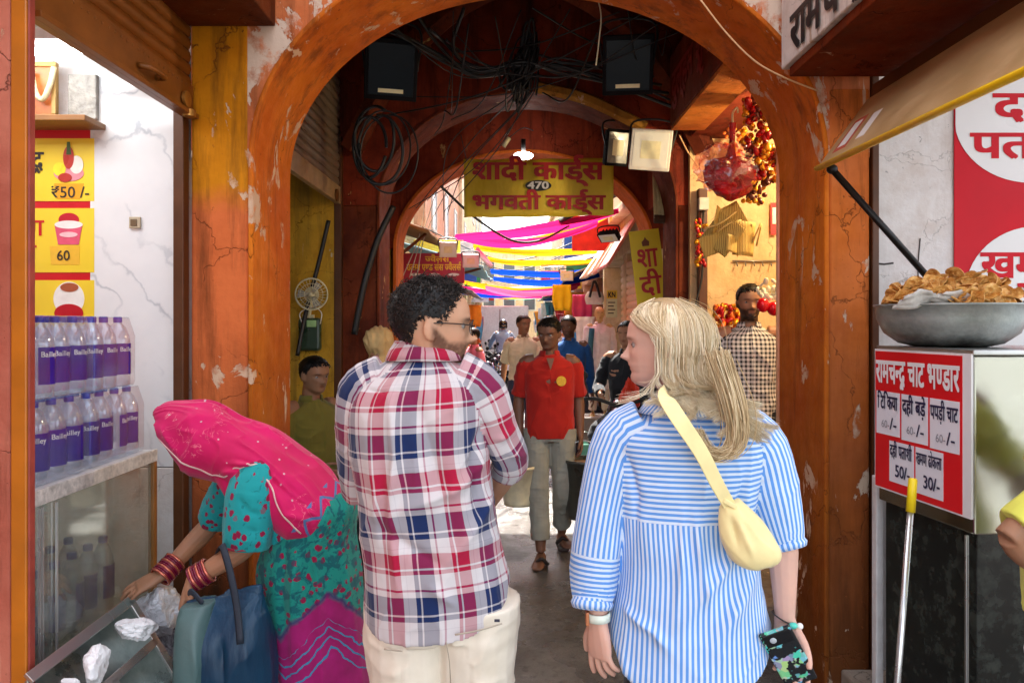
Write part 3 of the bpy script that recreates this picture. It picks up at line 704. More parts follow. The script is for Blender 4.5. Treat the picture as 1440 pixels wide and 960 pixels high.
# ---- clothes
V3c = lambda *a: np.array(a, float)
def segdist(V, A, B):
    ab = B - A; t = np.clip(((V - A) @ ab) / max(1e-9, ab @ ab), 0, 1); return np.linalg.norm(V - A - t[:, None] * ab, axis=1), t
def folds(V, N, lst):
    d = np.zeros(len(V))
    for pts, w, amp in lst:
        pts = np.asarray(pts, float); m = np.full(len(V), 9.)
        L = len(pts) - 1; tt = np.zeros(len(V))
        for i in range(L):
            q, t = segdist(V, pts[i], pts[i + 1]); k = q < m; m[k] = q[k]; tt[k] = (i + t[k]) / L
        d += 1.8 * amp * np.exp(-np.abs(m / w) ** 1.5) * np.sin(np.pi * np.clip(tt * .86 + .07, 0, 1))
    return V + N * d[:, None]
def garment(name, mat, parent, torso=None, limbs=(), voxel=.005, it=3, wrinkle=(.004, (7, 7, 7)), fold=(), hem=None, e=.85, origin=None, seed=0, post=None, off=0., keepmesh=False):
    """torso: rows (centre, half-width vector, half-depth vector) from hem to neck; limbs: (points, radii).
    One continuous cloth with its own uv: u round the body or limb, v along it, in metres."""
    mb = MB(); T = None
    if torso is not None:
        T = catmull(np.array([np.hstack(r) for r in torso]), 44); rings = []
        for i, r in enumerate(T):
            q = ring(r[:3], r[3:6], r[6:9], 40, e)
            if hem is not None:
                w = max(0, 1 - i / 9.); ang = np.arange(40) / 40 * 2 * math.pi
                q = q + np.array([0, 0, 1.]) * (hem(ang) * w)[:, None]
            rings.append(q)
        mb.loft(rings)
    LB = []
    for pts, rad in limbs:
        q = catmull(np.hstack([np.asarray(pts, float), np.asarray(rad, float)[:, None]]), 16); mb.tube(q[:, :3], q[:, 3], 18); LB.append(q)
    V, F, N = remesh(mb, voxel, it, .5)
    # bone of each vertex -> u, v
    n = len(V); best = np.full(n, 99.); U = np.zeros((n, 2)); bone = np.zeros(n, int); allU = []
    if T is not None:
        c = T[:, :3]; dd = ((V[:, None, ::1] - c[None]) ** 2)
        ax = nrm(c[-1] - c[0]); pr = (V - c[0]) @ ax; cp = (c - c[0]) @ ax; o = np.argsort(cp)
        ii = np.interp(pr, cp[o], o.astype(float)); i0 = np.clip(np.round(ii).astype(int), 0, len(c) - 1)
        L = np.concatenate([[0], np.cumsum(np.linalg.norm(np.diff(c, axis=0), axis=1))])
        fl = np.clip(np.floor(ii).astype(int), 0, len(c) - 2); fr_ = np.clip(ii - fl, 0, 1)[:, None]; TI = T[fl] * (1 - fr_) + T[fl + 1] * fr_
        a = TI[:, 3:6]; b = TI[:, 6:9]; d = V - TI[:, :3]
        x = (d * a).sum(1) / (a * a).sum(1); y = (d * b).sum(1) / (b * b).sum(1)
        rad = np.sqrt(x * x + y * y); ang = np.arctan2(x, -y)
        per = np.median(np.linalg.norm(T[:, 3:6], axis=1)) * 1.05
        uv = np.stack([ang * per, np.interp(pr, cp[o], L[o])], 1); allU.append((uv, rad))
    for q in LB:
        m = np.full(n, 9.); tt = np.zeros(n); k = np.zeros(n, int)
        for i in range(len(q) - 1):
            ds, t_ = segdist(V, q[i, :3], q[i + 1, :3]); w = ds < m; m[w] = ds[w]; tt[w] = t_[w]; k[w] = i
        Ls = np.concatenate([[0], np.cumsum(np.linalg.norm(np.diff(q[:, :3], axis=0), axis=1))])
        ax = nrm(q[-1, :3] - q[0, :3]); ref = nrm(np.cross(ax, [0.3, 1, 0.2])); r2 = np.cross(ax, ref)
        ctr = q[k, :3] + tt[:, None] * (q[k + 1, :3] - q[k, :3]); d = V - ctr
        ang = np.arctan2(d @ ref, d @ r2); rr = q[:, 3].mean()
        allU.append((np.stack([ang * rr + .031, Ls[k] + tt * (Ls[k + 1] - Ls[k])], 1), m / np.maximum(1e-4, q[k, 3]) * 1.0))
    sc = np.stack([s_ for _, s_ in allU], 1); bone = sc.argmin(1); UU = np.stack([u_ for u_, _ in allU], 1)
    U = UU[np.arange(n), bone]
    amp, fr = wrinkle
    if amp:
        q = np.stack([U[:, 0] * fr[0], U[:, 1] * fr[1], V[:, 1] * 0 + bone * 3.7], 1)
        w = q + .8 * np.stack([vnoise(q * .6, 5 + seed), vnoise(q * .6, 15 + seed), q[:, 2] * 0], 1)
        d = (1 - np.abs(vnoise(w, 21 + seed))) ** 4 * 1.5 - .45 + (1 - np.abs(vnoise(w * V3c(1.7, 2.3, 1), 27 + seed))) ** 5 * .7 + fbm(w * 1.9, 33 + seed, 2) * .35
        V = V + N * (amp * d)[:, None]
    if fold: V = folds(V, N, fold)
    if post is not None: V = post(V, N, U, bone)
    Fa = np.array([f if len(f) == 4 else (*f, f[-1]) for f in F]); fb = bone[Fa[:, 0]]
    loops = []
    for f, b_ in zip(F, fb): loops.extend([(i, b_) for i in f])
    loops = np.array(loops); luv = UU[loops[:, 0], loops[:, 1]].copy()
    # unwrap the seam at +-pi per face
    k = 0; per_b = [np.ptp(u_[:, 0]) for u_, _ in allU]
    ln = np.array([len(f) for f in F]); st = np.concatenate([[0], np.cumsum(ln)[:-1]])
    u0 = np.repeat(luv[st, 0], ln); P_ = np.array(per_b)[loops[:, 1]]; du = luv[:, 0] - u0
    luv[:, 0] -= np.round(du / np.maximum(P_, 1e-6)) * P_ * (np.abs(du) > P_ * .5)
    luv[:, 1] += off
    me = mesh_of(name, V - wloc(parent), F, mat, True, luv, None, recalc=False)
    return link(name, me, parent)
def band(name, mat, parent, c, a, b, h, th=.004, n=40, flare=0., gap=None, up=(0, 0, 1), bulge=0.):
    """a standing strip of cloth round a neck or wrist; gap=(from, to) angle leaves it open"""
    q = np.linspace(gap[0], gap[1], n) if gap else np.arange(n + 1) / n * 2 * math.pi
    a, b, c, up = (np.asarray(x, float) for x in (a, b, c, up)); mb = MB(); rings = []; us = []
    for g in q:
        d = math.cos(g) * a + math.sin(g) * b; o = nrm(d)
        rings.append([c + d, c + d + o * (flare + bulge) * .5 + up * h * .5, c + d + o * flare + up * h, c + d + o * (flare - th) + up * h, c + d + o * ((flare + bulge) * .5 - th) + up * h * .5, c + d - o * th])
    mb.loft(rings, cap=bool(gap))
    o_ = obj(name, mb, mat, parent, smooth=True)
    me = o_.data; L = me.uv_layers.new(name='UVMap'); per = np.linalg.norm(a)
    co = np.array([v.co[:] for v in me.vertices]) + wloc(parent) - c
    ang = np.arctan2(co @ nrm(b), co @ nrm(a)) * per; hh = co @ nrm(up)
    li = np.array([l.vertex_index for l in me.loops]); L.data.foreach_set('uv', np.stack([ang[li], hh[li]], 1).astype(np.float32).ravel())
    return o_
def uv_planar(o, ax=(1, 0, 0), ay=(0, 0, 1)):
    me = o.data; L = me.uv_layers.get('UVMap') or me.uv_layers.new(name='UVMap')
    co = np.array([v.co[:] for v in me.vertices]); li = np.array([l.vertex_index for l in me.loops])
    L.data.foreach_set('uv', np.stack([co[li] @ np.asarray(ax, float), co[li] @ np.asarray(ay, float)], 1).astype(np.float32).ravel())

# ---- hair
def strands(name, mat, parent, paths, r0, r1, k=4, tints=None):
    """many tapered hair locks in one mesh; paths (n, m, 3)"""
    Pn = np.asarray(paths, float); n, m, _ = Pn.shape
    T = np.gradient(Pn, axis=1); T /= np.maximum(1e-9, np.linalg.norm(T, axis=2, keepdims=True))
    ref = np.tile(np.array([.31, .52, .79]), (n, m, 1)); A = np.cross(T, ref); A /= np.maximum(1e-6, np.linalg.norm(A, axis=2, keepdims=True)); Bv = np.cross(T, A)
    tt = np.linspace(0, 1, m)[None, :, None]; r0 = np.broadcast_to(np.asarray(r0, float), (n,))[:, None, None]
    rr = r0 * (1 - tt) + r1 * tt; rings = []
    for j in range(k):
        a = j / k * 2 * math.pi; rings.append(Pn + rr * (math.cos(a) * A + math.sin(a) * Bv))
    V = np.stack(rings, 2).reshape(-1, 3)
    base = (np.arange(n)[:, None, None] * m + np.arange(m - 1)[None, :, None]) * k; j = np.arange(k)[None, None, :]; j2 = (j + 1) % k
    F = np.stack([base + j, base + j2, base + k + j2, base + k + j], -1).reshape(-1, 4)
    tints = np.linspace(0, 1, n) if tints is None else tints
    col = np.repeat(np.asarray(tints, float), m * k)[:, None] * np.ones(3)
    if col.shape[0] != len(V): raise ValueError('tints')
    me = bpy.data.meshes.new(name); me.vertices.add(len(V)); me.vertices.foreach_set('co', (V - wloc(parent)).astype(np.float32).ravel())
    me.loops.add(F.size); me.loops.foreach_set('vertex_index', F.ravel().astype(np.int32)); me.polygons.add(len(F))
    me.polygons.foreach_set('loop_start', (np.arange(len(F)) * 4).astype(np.int32)); me.polygons.foreach_set('loop_total', np.full(len(F), 4, np.int32))
    me.update(calc_edges=True); me.polygons.foreach_set('use_smooth', np.ones(len(F), bool))
    at = me.color_attributes.new('tint', 'FLOAT_COLOR', 'POINT'); c = np.ones((len(V), 4), np.float32); c[:, :3] = col; at.data.foreach_set('color', c.ravel())
    me.materials.append(mat); return link(name, me, parent)
def hairline(th, z, low=.30, temple=.62, front=.80, lim=1.25):
    """is this point of the head covered with hair?"""
    a = np.abs(th); need = np.where(a < .7, front, np.where(a < 1.35, np.interp(a, [.7, 1.05, 1.35], [front, temple + .1, temple - .08]), np.interp(a, [1.35, 1.75, 2.2, 3.2], [temple - .08, .56, low + .04, low])))
    return z > need
def short_hair(parent, head, mat, n=1500, L=.028, r=.0034, curl=1., lift=.5, low=.30, temple=.62, front=.80, cap=.02, seed=1, flow=(0, .3, -.6), top=1.3, name='hair'):
    rg = np.random.default_rng(seed); TH = rg.uniform(-math.pi, math.pi, n * 4); Z = 1 - (1 - rg.uniform(.2, 1, n * 4)) ; Z = np.where(Z > .97, .97, Z)
    k = hairline(TH, Z, low, temple, front) ; TH, Z = TH[k][:n], Z[k][:n]; n = len(TH)
    S0 = head_surf(TH, Z, 0, 0); S1 = head_surf(TH, Z, .05, 0); Nn = S1 - S0; Nn /= np.linalg.norm(Nn, axis=1, keepdims=True)
    Ls = L / head.H * rg.uniform(.6, 1.25, n) * np.interp(Z, [.3, .5, .75, 1], [.45, .65, 1., top])
    fl = np.asarray(flow, float) + rg.normal(0, .35, (n, 3)); m = 7; pts = []
    ph = rg.uniform(0, 6.28, n); tang = np.cross(Nn, fl); tang /= np.maximum(1e-6, np.linalg.norm(tang, axis=1, keepdims=True))
    for i in range(m):
        t = i / (m - 1); d = Nn * (lift * (1 - .45 * t)) + fl * (.6 * t)
        p = S0 + d * (Ls * t)[:, None] + curl * .28 * (Ls * t)[:, None] * (tang * np.sin(ph + t * 5)[:, None] + Nn * np.cos(ph + t * 5)[:, None] * .5)
        pts.append(p)
    paths = head.w(np.stack(pts, 1).reshape(-1, 3)).reshape(n, m, 3)
    h = strands(name, mat, parent, paths, r * rg.uniform(.7, 1.2, n), r * .25, 4, rg.uniform(0, 1, n))
    # thin dark cap under the locks
    nt, nz = 72, 40; th = np.linspace(-math.pi, math.pi, nt); zz = np.linspace(.25, .985, nz); V = []; F = []
    for z in zz: V.append(head.w(head_surf(th, np.full(nt, z), cap, 0)))
    V = np.vstack(V)
    for i in range(nz - 1):
        for j in range(nt - 1):
            if hairline(np.array([th[j]]), np.array([zz[i] - .03]), low, temple, front)[0]: F.append((i * nt + j, i * nt + j + 1, (i + 1) * nt + j + 1, (i + 1) * nt + j))
    F.append(tuple((nz - 1) * nt + j for j in range(nt - 1)))
    me = mesh_of('hair_base', V - wloc(h), F, mat, True, None, np.full((len(V), 3), .15)); link('hair_base', me, h)
    return h
# ------------------------------------------------------------------ the two visitors in front
SK_FAIR = skin_mat('fair skin', (.66, .40, .31)); SK_TAN = skin_mat('tan skin', (.56, .31, .19)); SK_BROWN = skin_mat('brown skin', (.36, .18, .10)); SK_DARK = skin_mat('dark skin', (.18, .085, .05))
H_BLACK = hair_mat('black hair', [(.006, .006, .007), (.02, .016, .014), (.045, .034, .028)]); H_DARK = hair_mat('very dark hair', [(.004, .004, .004), (.014, .012, .011)])
H_BLOND = hair_mat('blonde hair', [(.30, .19, .09), (.56, .41, .22), (.80, .65, .42), (.93, .84, .64)], .36)
V3 = lambda *a: np.array(a, float)
def legs(J, hipl, hipr, knl=None, knr=None, anl=None, anr=None, fw=(0, 1, 0)):
    J['hip_l'], J['hip_r'] = np.asarray(hipl, float), np.asarray(hipr, float)
    for k in 'lr':
        h = J['hip_' + k]; kn = {'l': knl, 'r': knr}[k]; an = {'l': anl, 'r': anr}[k]
        J['kn_' + k] = np.asarray(kn, float) if kn is not None else h * V3(1, 1, 0) + V3(0, .02, .48)
        J['an_' + k] = np.asarray(an, float) if an is not None else J['kn_' + k] * V3(1, 1, 0) + V3(0, -.03, .08)
        J['toe_' + k] = J['an_' + k] + np.asarray(fw, float) * .1
def trousers(name, mat, root, J, hem=.02, waist=None, hw=.175, hd=.125, voxel=.007, leg=(.115, .1, .085, .075), fold=(), wr=(.004, (6, 9, 6)), fw=(0, 1, 0)):
    pel = (J['hip_l'] + J['hip_r']) / 2; lat = nrm(J['hip_r'] - J['hip_l']); f = np.asarray(fw, float)
    up = nrm(np.cross(lat, f)); up = up if up[2] > 0 else -up
    rows = [(pel - up * .06, lat * hw * .96, f * hd), (pel + up * .02, lat * hw, f * hd), (pel + up * .10, lat * hw * .95, f * hd * .92), (waist if waist is not None else pel + up * .19, lat * hw * .88, f * hd * .86)]
    L = []
    for k in 'lr':
        h, kn, an = J['hip_' + k], J['kn_' + k], J['an_' + k]; e = an + (kn - an) * hem
        L.append(([h + up * .02, h * .5 + kn * .5, kn, kn * .4 + e * .6, e], leg + (leg[-1],)))
    return garment(name, mat, root, rows, L, voxel, 3, wr, fold)

# plaid pattern -----------------------------------------------------------------------------
def plaid(t, u, v, uv):
    Wh, Rd, Nv, Gy, Th = (.64, .60, .60), (.40, .005, .04), (.006, .02, .09), (.55, .5, .52), (.30, .01, .07)
    seq = [(0, Rd), (.05, Wh), (.072, Rd), (.25, Wh), (.31, Gy), (.322, Wh), (.425, Nv), (.485, Wh), (.51, Nv), (.72, Wh), (.79, Th), (.82, Wh)]
    w = t.ramp(frac(t, u, .172, .63), seq, 'CONSTANT'); f = t.ramp(frac(t, v, .195, .13), seq, 'CONSTANT')
    return t.mix(.5, w, f)
M_PLAID = cloth_mat('red navy plaid cotton', plaid)
M_CREAMT = cloth_mat('cream twill', lambda t, u, v, uv: t.mix(t.ramp(t.noise(uv, 12, 5), [(.3, 0.), (.7, 1.)]), lin(226, 214, 192), lin(238, 228, 210)))

D = 1.9
MAN = thing('person', 'man in red and navy plaid shirt, seen from behind, head turned right', 'person', (-.2, D, 0))
hm = Head(P(607, 519, D), (.985, .17, -.03), (.03, 0, 1), .231)
J = dict(neck=P(597, 503, D), pel=P(618, 830, D), sh_l=P(512, 558, D), sh_r=P(672, 550, D), el_l=P(505, 690, D + .1), el_r=P(716, 648, D + .06))
J['wr_l'] = P(600, 720, D + .30); J['wr_r'] = P(682, 712, D + .26); J['chest'] = P(592, 590, D); J['waist'] = P(606, 740, D)
legs(J, P(575, 850, D), P(668, 850, D))
person_body(MAN, J, hm, SK_TAN, .004, tint=dict(beard=.86, bcol=(.12, .065, .04), lips=(.8, .42, .4)), s=1.0, jaw=1.02, td=.8,
            hands=dict(l=dict(d=(.9, .3, .15), n=(0, -.3, 1), curl=.5, side=-1), r=dict(d=(.1, .85, .35), n=(-1, .2, .1), curl=.7, side=1)))
px = lambda a: a / FPX * D * .93
row = lambda cx, py, hw, hd, tw=0.: (P(cx, py, D), V3(px(hw), px(hw) * tw, 0), V3(0, hd, 0))
tor = [row(617, 858, 107, .135), row(615, 820, 108, .138), row(606, 750, 103, .135), row(597, 690, 103, .13), row(588, 630, 103, .13), row(586, 575, 103, .125), row(589, 545, 95, .112), row(593, 522, 74, .09), row(596, 503, 46, .066), row(597, 494, 40, .058)]
fo = [([P(548, 560, D - .12), P(556, 640, D - .13), P(548, 740, D - .13), P(560, 830, D - .13)], .013, .012), ([P(588, 565, D - .12), P(610, 650, D - .13), P(640, 760, D - .13)], .02, -.012),
      ([P(690, 640, D - .05), P(640, 690, D - .12), P(560, 720, D - .13)], .016, .012), ([P(695, 690, D - .04), P(660, 750, D - .11), P(610, 810, D - .13)], .018, .012), ([P(500, 700, D - .05), P(560, 760, D - .13), P(630, 800, D - .13)], .014, -.009),
      ([P(680, 600, D - .05), P(665, 650, D - .09), P(672, 740, D - .08)], .013, -.013), ([P(520, 600, D - .1), P(530, 700, D - .12), P(522, 800, D - .12)], .016, .008), ([P(640, 560, D - .11), P(655, 640, D - .12)], .014, .008),
      ([P(497, 545, D - .06), P(540, 551, D - .11), P(600, 547, D - .12), P(650, 548, D - .11), P(685, 556, D - .05)], .0035, -.004),
      ([P(725, 600, D), P(700, 620, D - .05), P(678, 615, D - .05)], .01, .007), ([P(738, 640, D + .03), P(712, 640, D - .05), P(690, 650, D)], .01, .008), ([P(600, 820, D - .13), P(640, 850, D - .13)], .012, .01)]
hemf = lambda ang: np.where(np.cos(ang) > 0, .072 * np.clip(np.cos(ang), 0, 1) ** 2, .0) + .012 * np.sin(3 * ang) - .045 * np.clip(-np.sin(ang), 0, 1) ** 2
SHIRT = garment('shirt', M_PLAID, MAN, tor, [([P(640, 532, D), P(676, 552, D), P(697, 600, D + .01), P(716, 640, D + .05), P(712, 662, D + .10)], [.073, .066, .052, .047, .045]),
                ([P(545, 536, D), P(512, 556, D), P(505, 620, D + .02), P(508, 690, D + .1)], [.072, .066, .056, .055])], .004, 2, (.0042, (8, 4.5, 5)), fo, hemf, off=.03)
band('collar', M_PLAID, SHIRT, P(597, 497, D) + V3(0, -.006, 0), (.089, 0, 0), (0, .068, 0), .034, .004, flare=-.013, up=(0, .22, 1), gap=(R(100), R(440)))
band('collar_fold', M_PLAID, SHIRT, P(597, 506, D) + V3(0, -.008, 0), (.100, 0, 0), (0, .079, 0), .046, .004, flare=-.022, up=(0, .22, 1), gap=(R(112), R(428)), bulge=.006)
TR = trousers('trousers', M_CREAMT, MAN, J, waist=P(615, 800, D), hw=px(99), hd=.118, voxel=.0055, wr=(.007, (5, 7, 6)), fold=[([P(625, 860, D - .13), P(628, 930, D - .11), P(632, 960, D - .1)], .012, -.018), ([P(632, 925, D - .12), P(580, 945, D - .13), P(540, 950, D - .1)], .012, .008), ([P(630, 930, D - .12), P(680, 955, D - .12)], .012, .008), ([P(530, 900, D - .1), P(570, 915, D - .13)], .01, .006)])
def strip_on(pts, r, n=10, flat=.5): return MB().tube(pts, r, 6, n=n, flat=flat)
obj('pocket_seam', strip_on([P(640, 892, D - .142), P(672, 886, D - .14), P(706, 876, D - .128)], .0022), plain('seam shade', (.42, .36, .28), .8), TR, smooth=True)
obj('seat_seam', strip_on([P(626, 893, D - .122), P(628, 905, D - .136), P(632, 930, D - .125), P(634, 965, D - .10)], .0022), plain('seam shade', (.42, .36, .28), .8), TR, smooth=True)
obj('pocket_seam', strip_on([P(540, 912, D - .120), P(566, 915, D - .134)], .0022), plain('seam shade', (.42, .36, .28), .8), TR, smooth=True)
obj('pocket_tab', MB().box(P(699, 872, D - .135), (.013, .003, .006)), plain('navy tab', (.03, .03, .05), .7), TR)
short_hair(MAN, hm, H_BLACK, 3600, .021, .0024, 1.5, .55, low=.27, temple=.60, front=.86, cap=.02, seed=4, flow=(0, .35, -.25), top=1.9)
# spectacles: two wire rims, bridge, temples
gm = plain('thin dark metal wire', (.05, .04, .035), .3, .8)
GL = MB()
for sx in (-1, 1):
    q = np.arange(20) / 20 * 2 * math.pi; ctr = np.array([sx * .15, .435, .475])
    GL.tube(hm.w(np.array([ctr + (.105 * np.sign(np.cos(a)) * abs(np.cos(a)) ** .8, -.03 * abs(np.cos(a)), .085 * np.sin(a)) for a in np.append(q, q[0])])), .0016, 6)
    GL.tube(hm.w(np.array([(sx * .255, .42, .50), (sx * .335, .2, .515), (sx * .35, -.03, .51), (sx * .35, -.10, .46)])), .0016, 6, n=12)
GL.tube(hm.w(np.array([(-.05, .445, .485), (0, .47, .50), (.05, .445, .485)])), .0016, 6, n=6)
SP = thing('spectacles', 'thin framed spectacles worn by the man in plaid shirt', 'glasses', hm.w((0, .4, .48)))
obj('frame', GL, gm, SP, smooth=True)
for sx in (-1, 1):
    ctr = np.array([sx * .15, .432, .475]); a = np.arange(24) / 24 * 2 * math.pi
    obj('lens', MB().prism(hm.w(ctr + np.stack([.10 * np.cos(a), -.03 * np.abs(np.cos(a)), .08 * np.sin(a)], 1)), hm.B[:, 1] * .001), glass_mat('spectacle lens', alpha=.06), SP)
# phone he is holding low in front
PH = thing('phone', 'grey phone held low in front of the man in plaid shirt', 'phone', P(700, 688, D + .34))
obj('case', MB().box(P(698, 690, D + .36), (.008, .08, .15), rx=-.5, ry=.5), plain('grey phone case', (.16, .18, .21), .35), PH, bevel=.003)
obj('screen', MB().box(P(697, 690, D + .355) + V3(-.005, 0, .003), (.002, .07, .138), rx=-.5, ry=.5), plain('dark screen', (.02, .025, .03), .1), PH)

# ---- woman in the blue striped shirt
D2 = 1.87
WOM = thing('person', 'blonde woman in blue and white striped shirt, seen from behind, face turned left', 'person', (.43, D2, 0))
hw_ = Head(P(933, 545, D2), (-.955, .29, .0), (-.02, 0, 1), .222)
J2 = dict(neck=P(968, 572, D2), pel=P(962, 830, D2), sh_l=P(872, 618, D2), sh_r=P(1062, 622, D2), el_l=P(836, 765, D2), el_r=P(1100, 742, D2 - .01), wr_l=P(841, 872, D2 - .06), wr_r=P(1104, 872, D2 - .05))
J2['chest'] = P(966, 640, D2); J2['waist'] = P(964, 740, D2)
legs(J2, P(928, 860, D2), P(1004, 860, D2))
person_body(WOM, J2, hw_, SK_FAIR, .0033, tint=dict(lips=(.85, .42, .40), hairc=(.3, .2, .12), cheeks=.16), fem=True, s=.95, jaw=.93, nose=.92, hs=1.0, armr=.98, td=.82,
            hands=dict(l=dict(d=(.05, -.03, -1), n=(.8, .6, 0), curls=[.22, .36, .46, .5], side=-1, spread=.12, thumb=.25), r=dict(d=(.12, -.12, -1), n=(-.55, -.8, .05), curls=[.35, .62, .72, .8], side=-1, spread=.09, thumb=.75)))
def stripes(t, u, v, uv):
    yoke = t.math('GREATER_THAN', v, .352)
    q = t.n('MapRange', yoke, 0., 1., 0., 1.)
    x = t.math('ADD', t.math('MULTIPLY', u, t.math('SUBTRACT', 1., q)), t.math('MULTIPLY', v, q))
    f = frac(t, x, .0128)
    s = t.ramp(f, [(0, 0.), (.06, 1.), (.5, 1.), (.56, 0.)])
    return t.mix(s, (.66, .76, .90), lin(96, 154, 226))
def stripes_len(t, u, v, uv):
    s = t.ramp(frac(t, u, .0128), [(0, 0.), (.06, 1.), (.5, 1.), (.56, 0.)])
    return t.mix(s, (.66, .76, .90), lin(96, 154, 226))
M_STR = cloth_mat('blue white striped poplin', stripes, .7, 2200, .06); M_STRL = cloth_mat('striped poplin along', stripes_len, .7, 2200, .06)
px2 = lambda a: a / FPX * D2
row2 = lambda cx, py, hw, hd: (P(cx, py, D2), V3(px2(hw), 0, 0), V3(0, hd, 0))
tor = [row2(966, 915, 112, .16), row2(966, 860, 106, .15), row2(966, 790, 98, .14), row2(962, 725, 96, .13), row2(965, 665, 104, .125), row2(967, 622, 108, .12), row2(968, 598, 92, .1), row2(969, 580, 66, .082), row2(969, 568, 46, .066)]
hem2 = lambda ang: -.055 * np.clip(-np.sin(ang), 0, 1) ** 2 + .055 * np.clip(np.cos(ang), 0, 1) ** 2 + .05 * np.clip(-np.cos(ang), 0, 1) ** 3 + .012 * np.sin(4 * ang + 1) - .03 * np.clip(np.cos(ang - R(250)), 0, 1) ** 4
Yb = D2 - .135
fo = [([P(975, 715, Yb), P(985, 790, Yb), P(1000, 870, Yb)], .011, .010), ([P(962, 712, Yb), P(958, 800, Yb), P(950, 900, Yb)], .009, .009), ([P(1040, 760, Yb + .03), P(1010, 810, Yb), P(960, 870, Yb)], .015, .012), ([P(1060, 800, Yb + .05), P(1030, 860, Yb), P(990, 930, Yb)], .015, .012),
      ([P(900, 720, Yb + .03), P(905, 800, Yb), P(890, 900, Yb)], .018, .010), ([P(880, 640, Yb + .06), P(892, 700, Yb + .04), P(884, 790, Yb + .04)], .012, -.013), ([P(1048, 640, Yb + .05), P(1042, 700, Yb + .03), P(1052, 780, Yb + .05)], .011, -.013),
      ([P(870, 705, Yb + .04), P(960, 706, Yb - .01), P(1050, 704, Yb + .03)], .003, -.004), ([P(930, 735, Yb), P(925, 820, Yb - .01)], .012, .007), ([P(1010, 720, Yb), P(1030, 770, Yb)], .011, .008), ([P(870, 850, Yb + .06), P(920, 890, Yb), P(960, 930, Yb)], .012, .009)]
slL = [P(905, 602, D2), P(872, 622, D2), P(852, 690, D2 - .01), P(838, 770, D2 - .02), P(834, 822, D2 - .03), P(833, 846, D2 - .04)]
slR = [P(1034, 604, D2), P(1066, 628, D2), P(1084, 690, D2), P(1098, 742, D2 - .01), P(1105, 764, D2 - .02)]
SH2 = garment('shirt', M_STR, WOM, tor, [(slL, [.07, .066, .060, .062, .055, .045]), (slR, [.07, .068, .066, .054, .043])], .004, 2, (.0046, (6.5, 4, 5)), fo, hem2, seed=8)
band('collar', M_STRL, SH2, P(970, 578, D2) + V3(.0, -.022, 0), (.135, 0, .0), (0, .095, 0), .046, .004, flare=-.05, up=(0, .35, 1), gap=(R(115), R(425)), bulge=.012)
def cuff(parent, c, ax, r, h, mat=M_STRL, n=3):
    ax = nrm(ax); B_ = basis(ax); c = np.asarray(c, float)
    for i in range(n): band('cuff', mat, parent, c + ax * i * .006, B_[:, 0] * (r + .002 * i), B_[:, 2] * (r + .002 * i), h - .008 * i, .004, up=ax, bulge=.008)
cuff(SH2, P(833, 838, D2 - .04), nrm(slL[-1] - slL[-2]), .047, .028, n=2); cuff(SH2, P(1103, 757, D2 - .015), nrm(slR[-1] - slR[-2]), .046, .026, n=2)
trousers('trousers', solid_cloth('black cotton', (.012, .013, .017)), WOM, J2, hw=px2(84), hd=.10, voxel=.008, leg=(.095, .09, .08, .07))
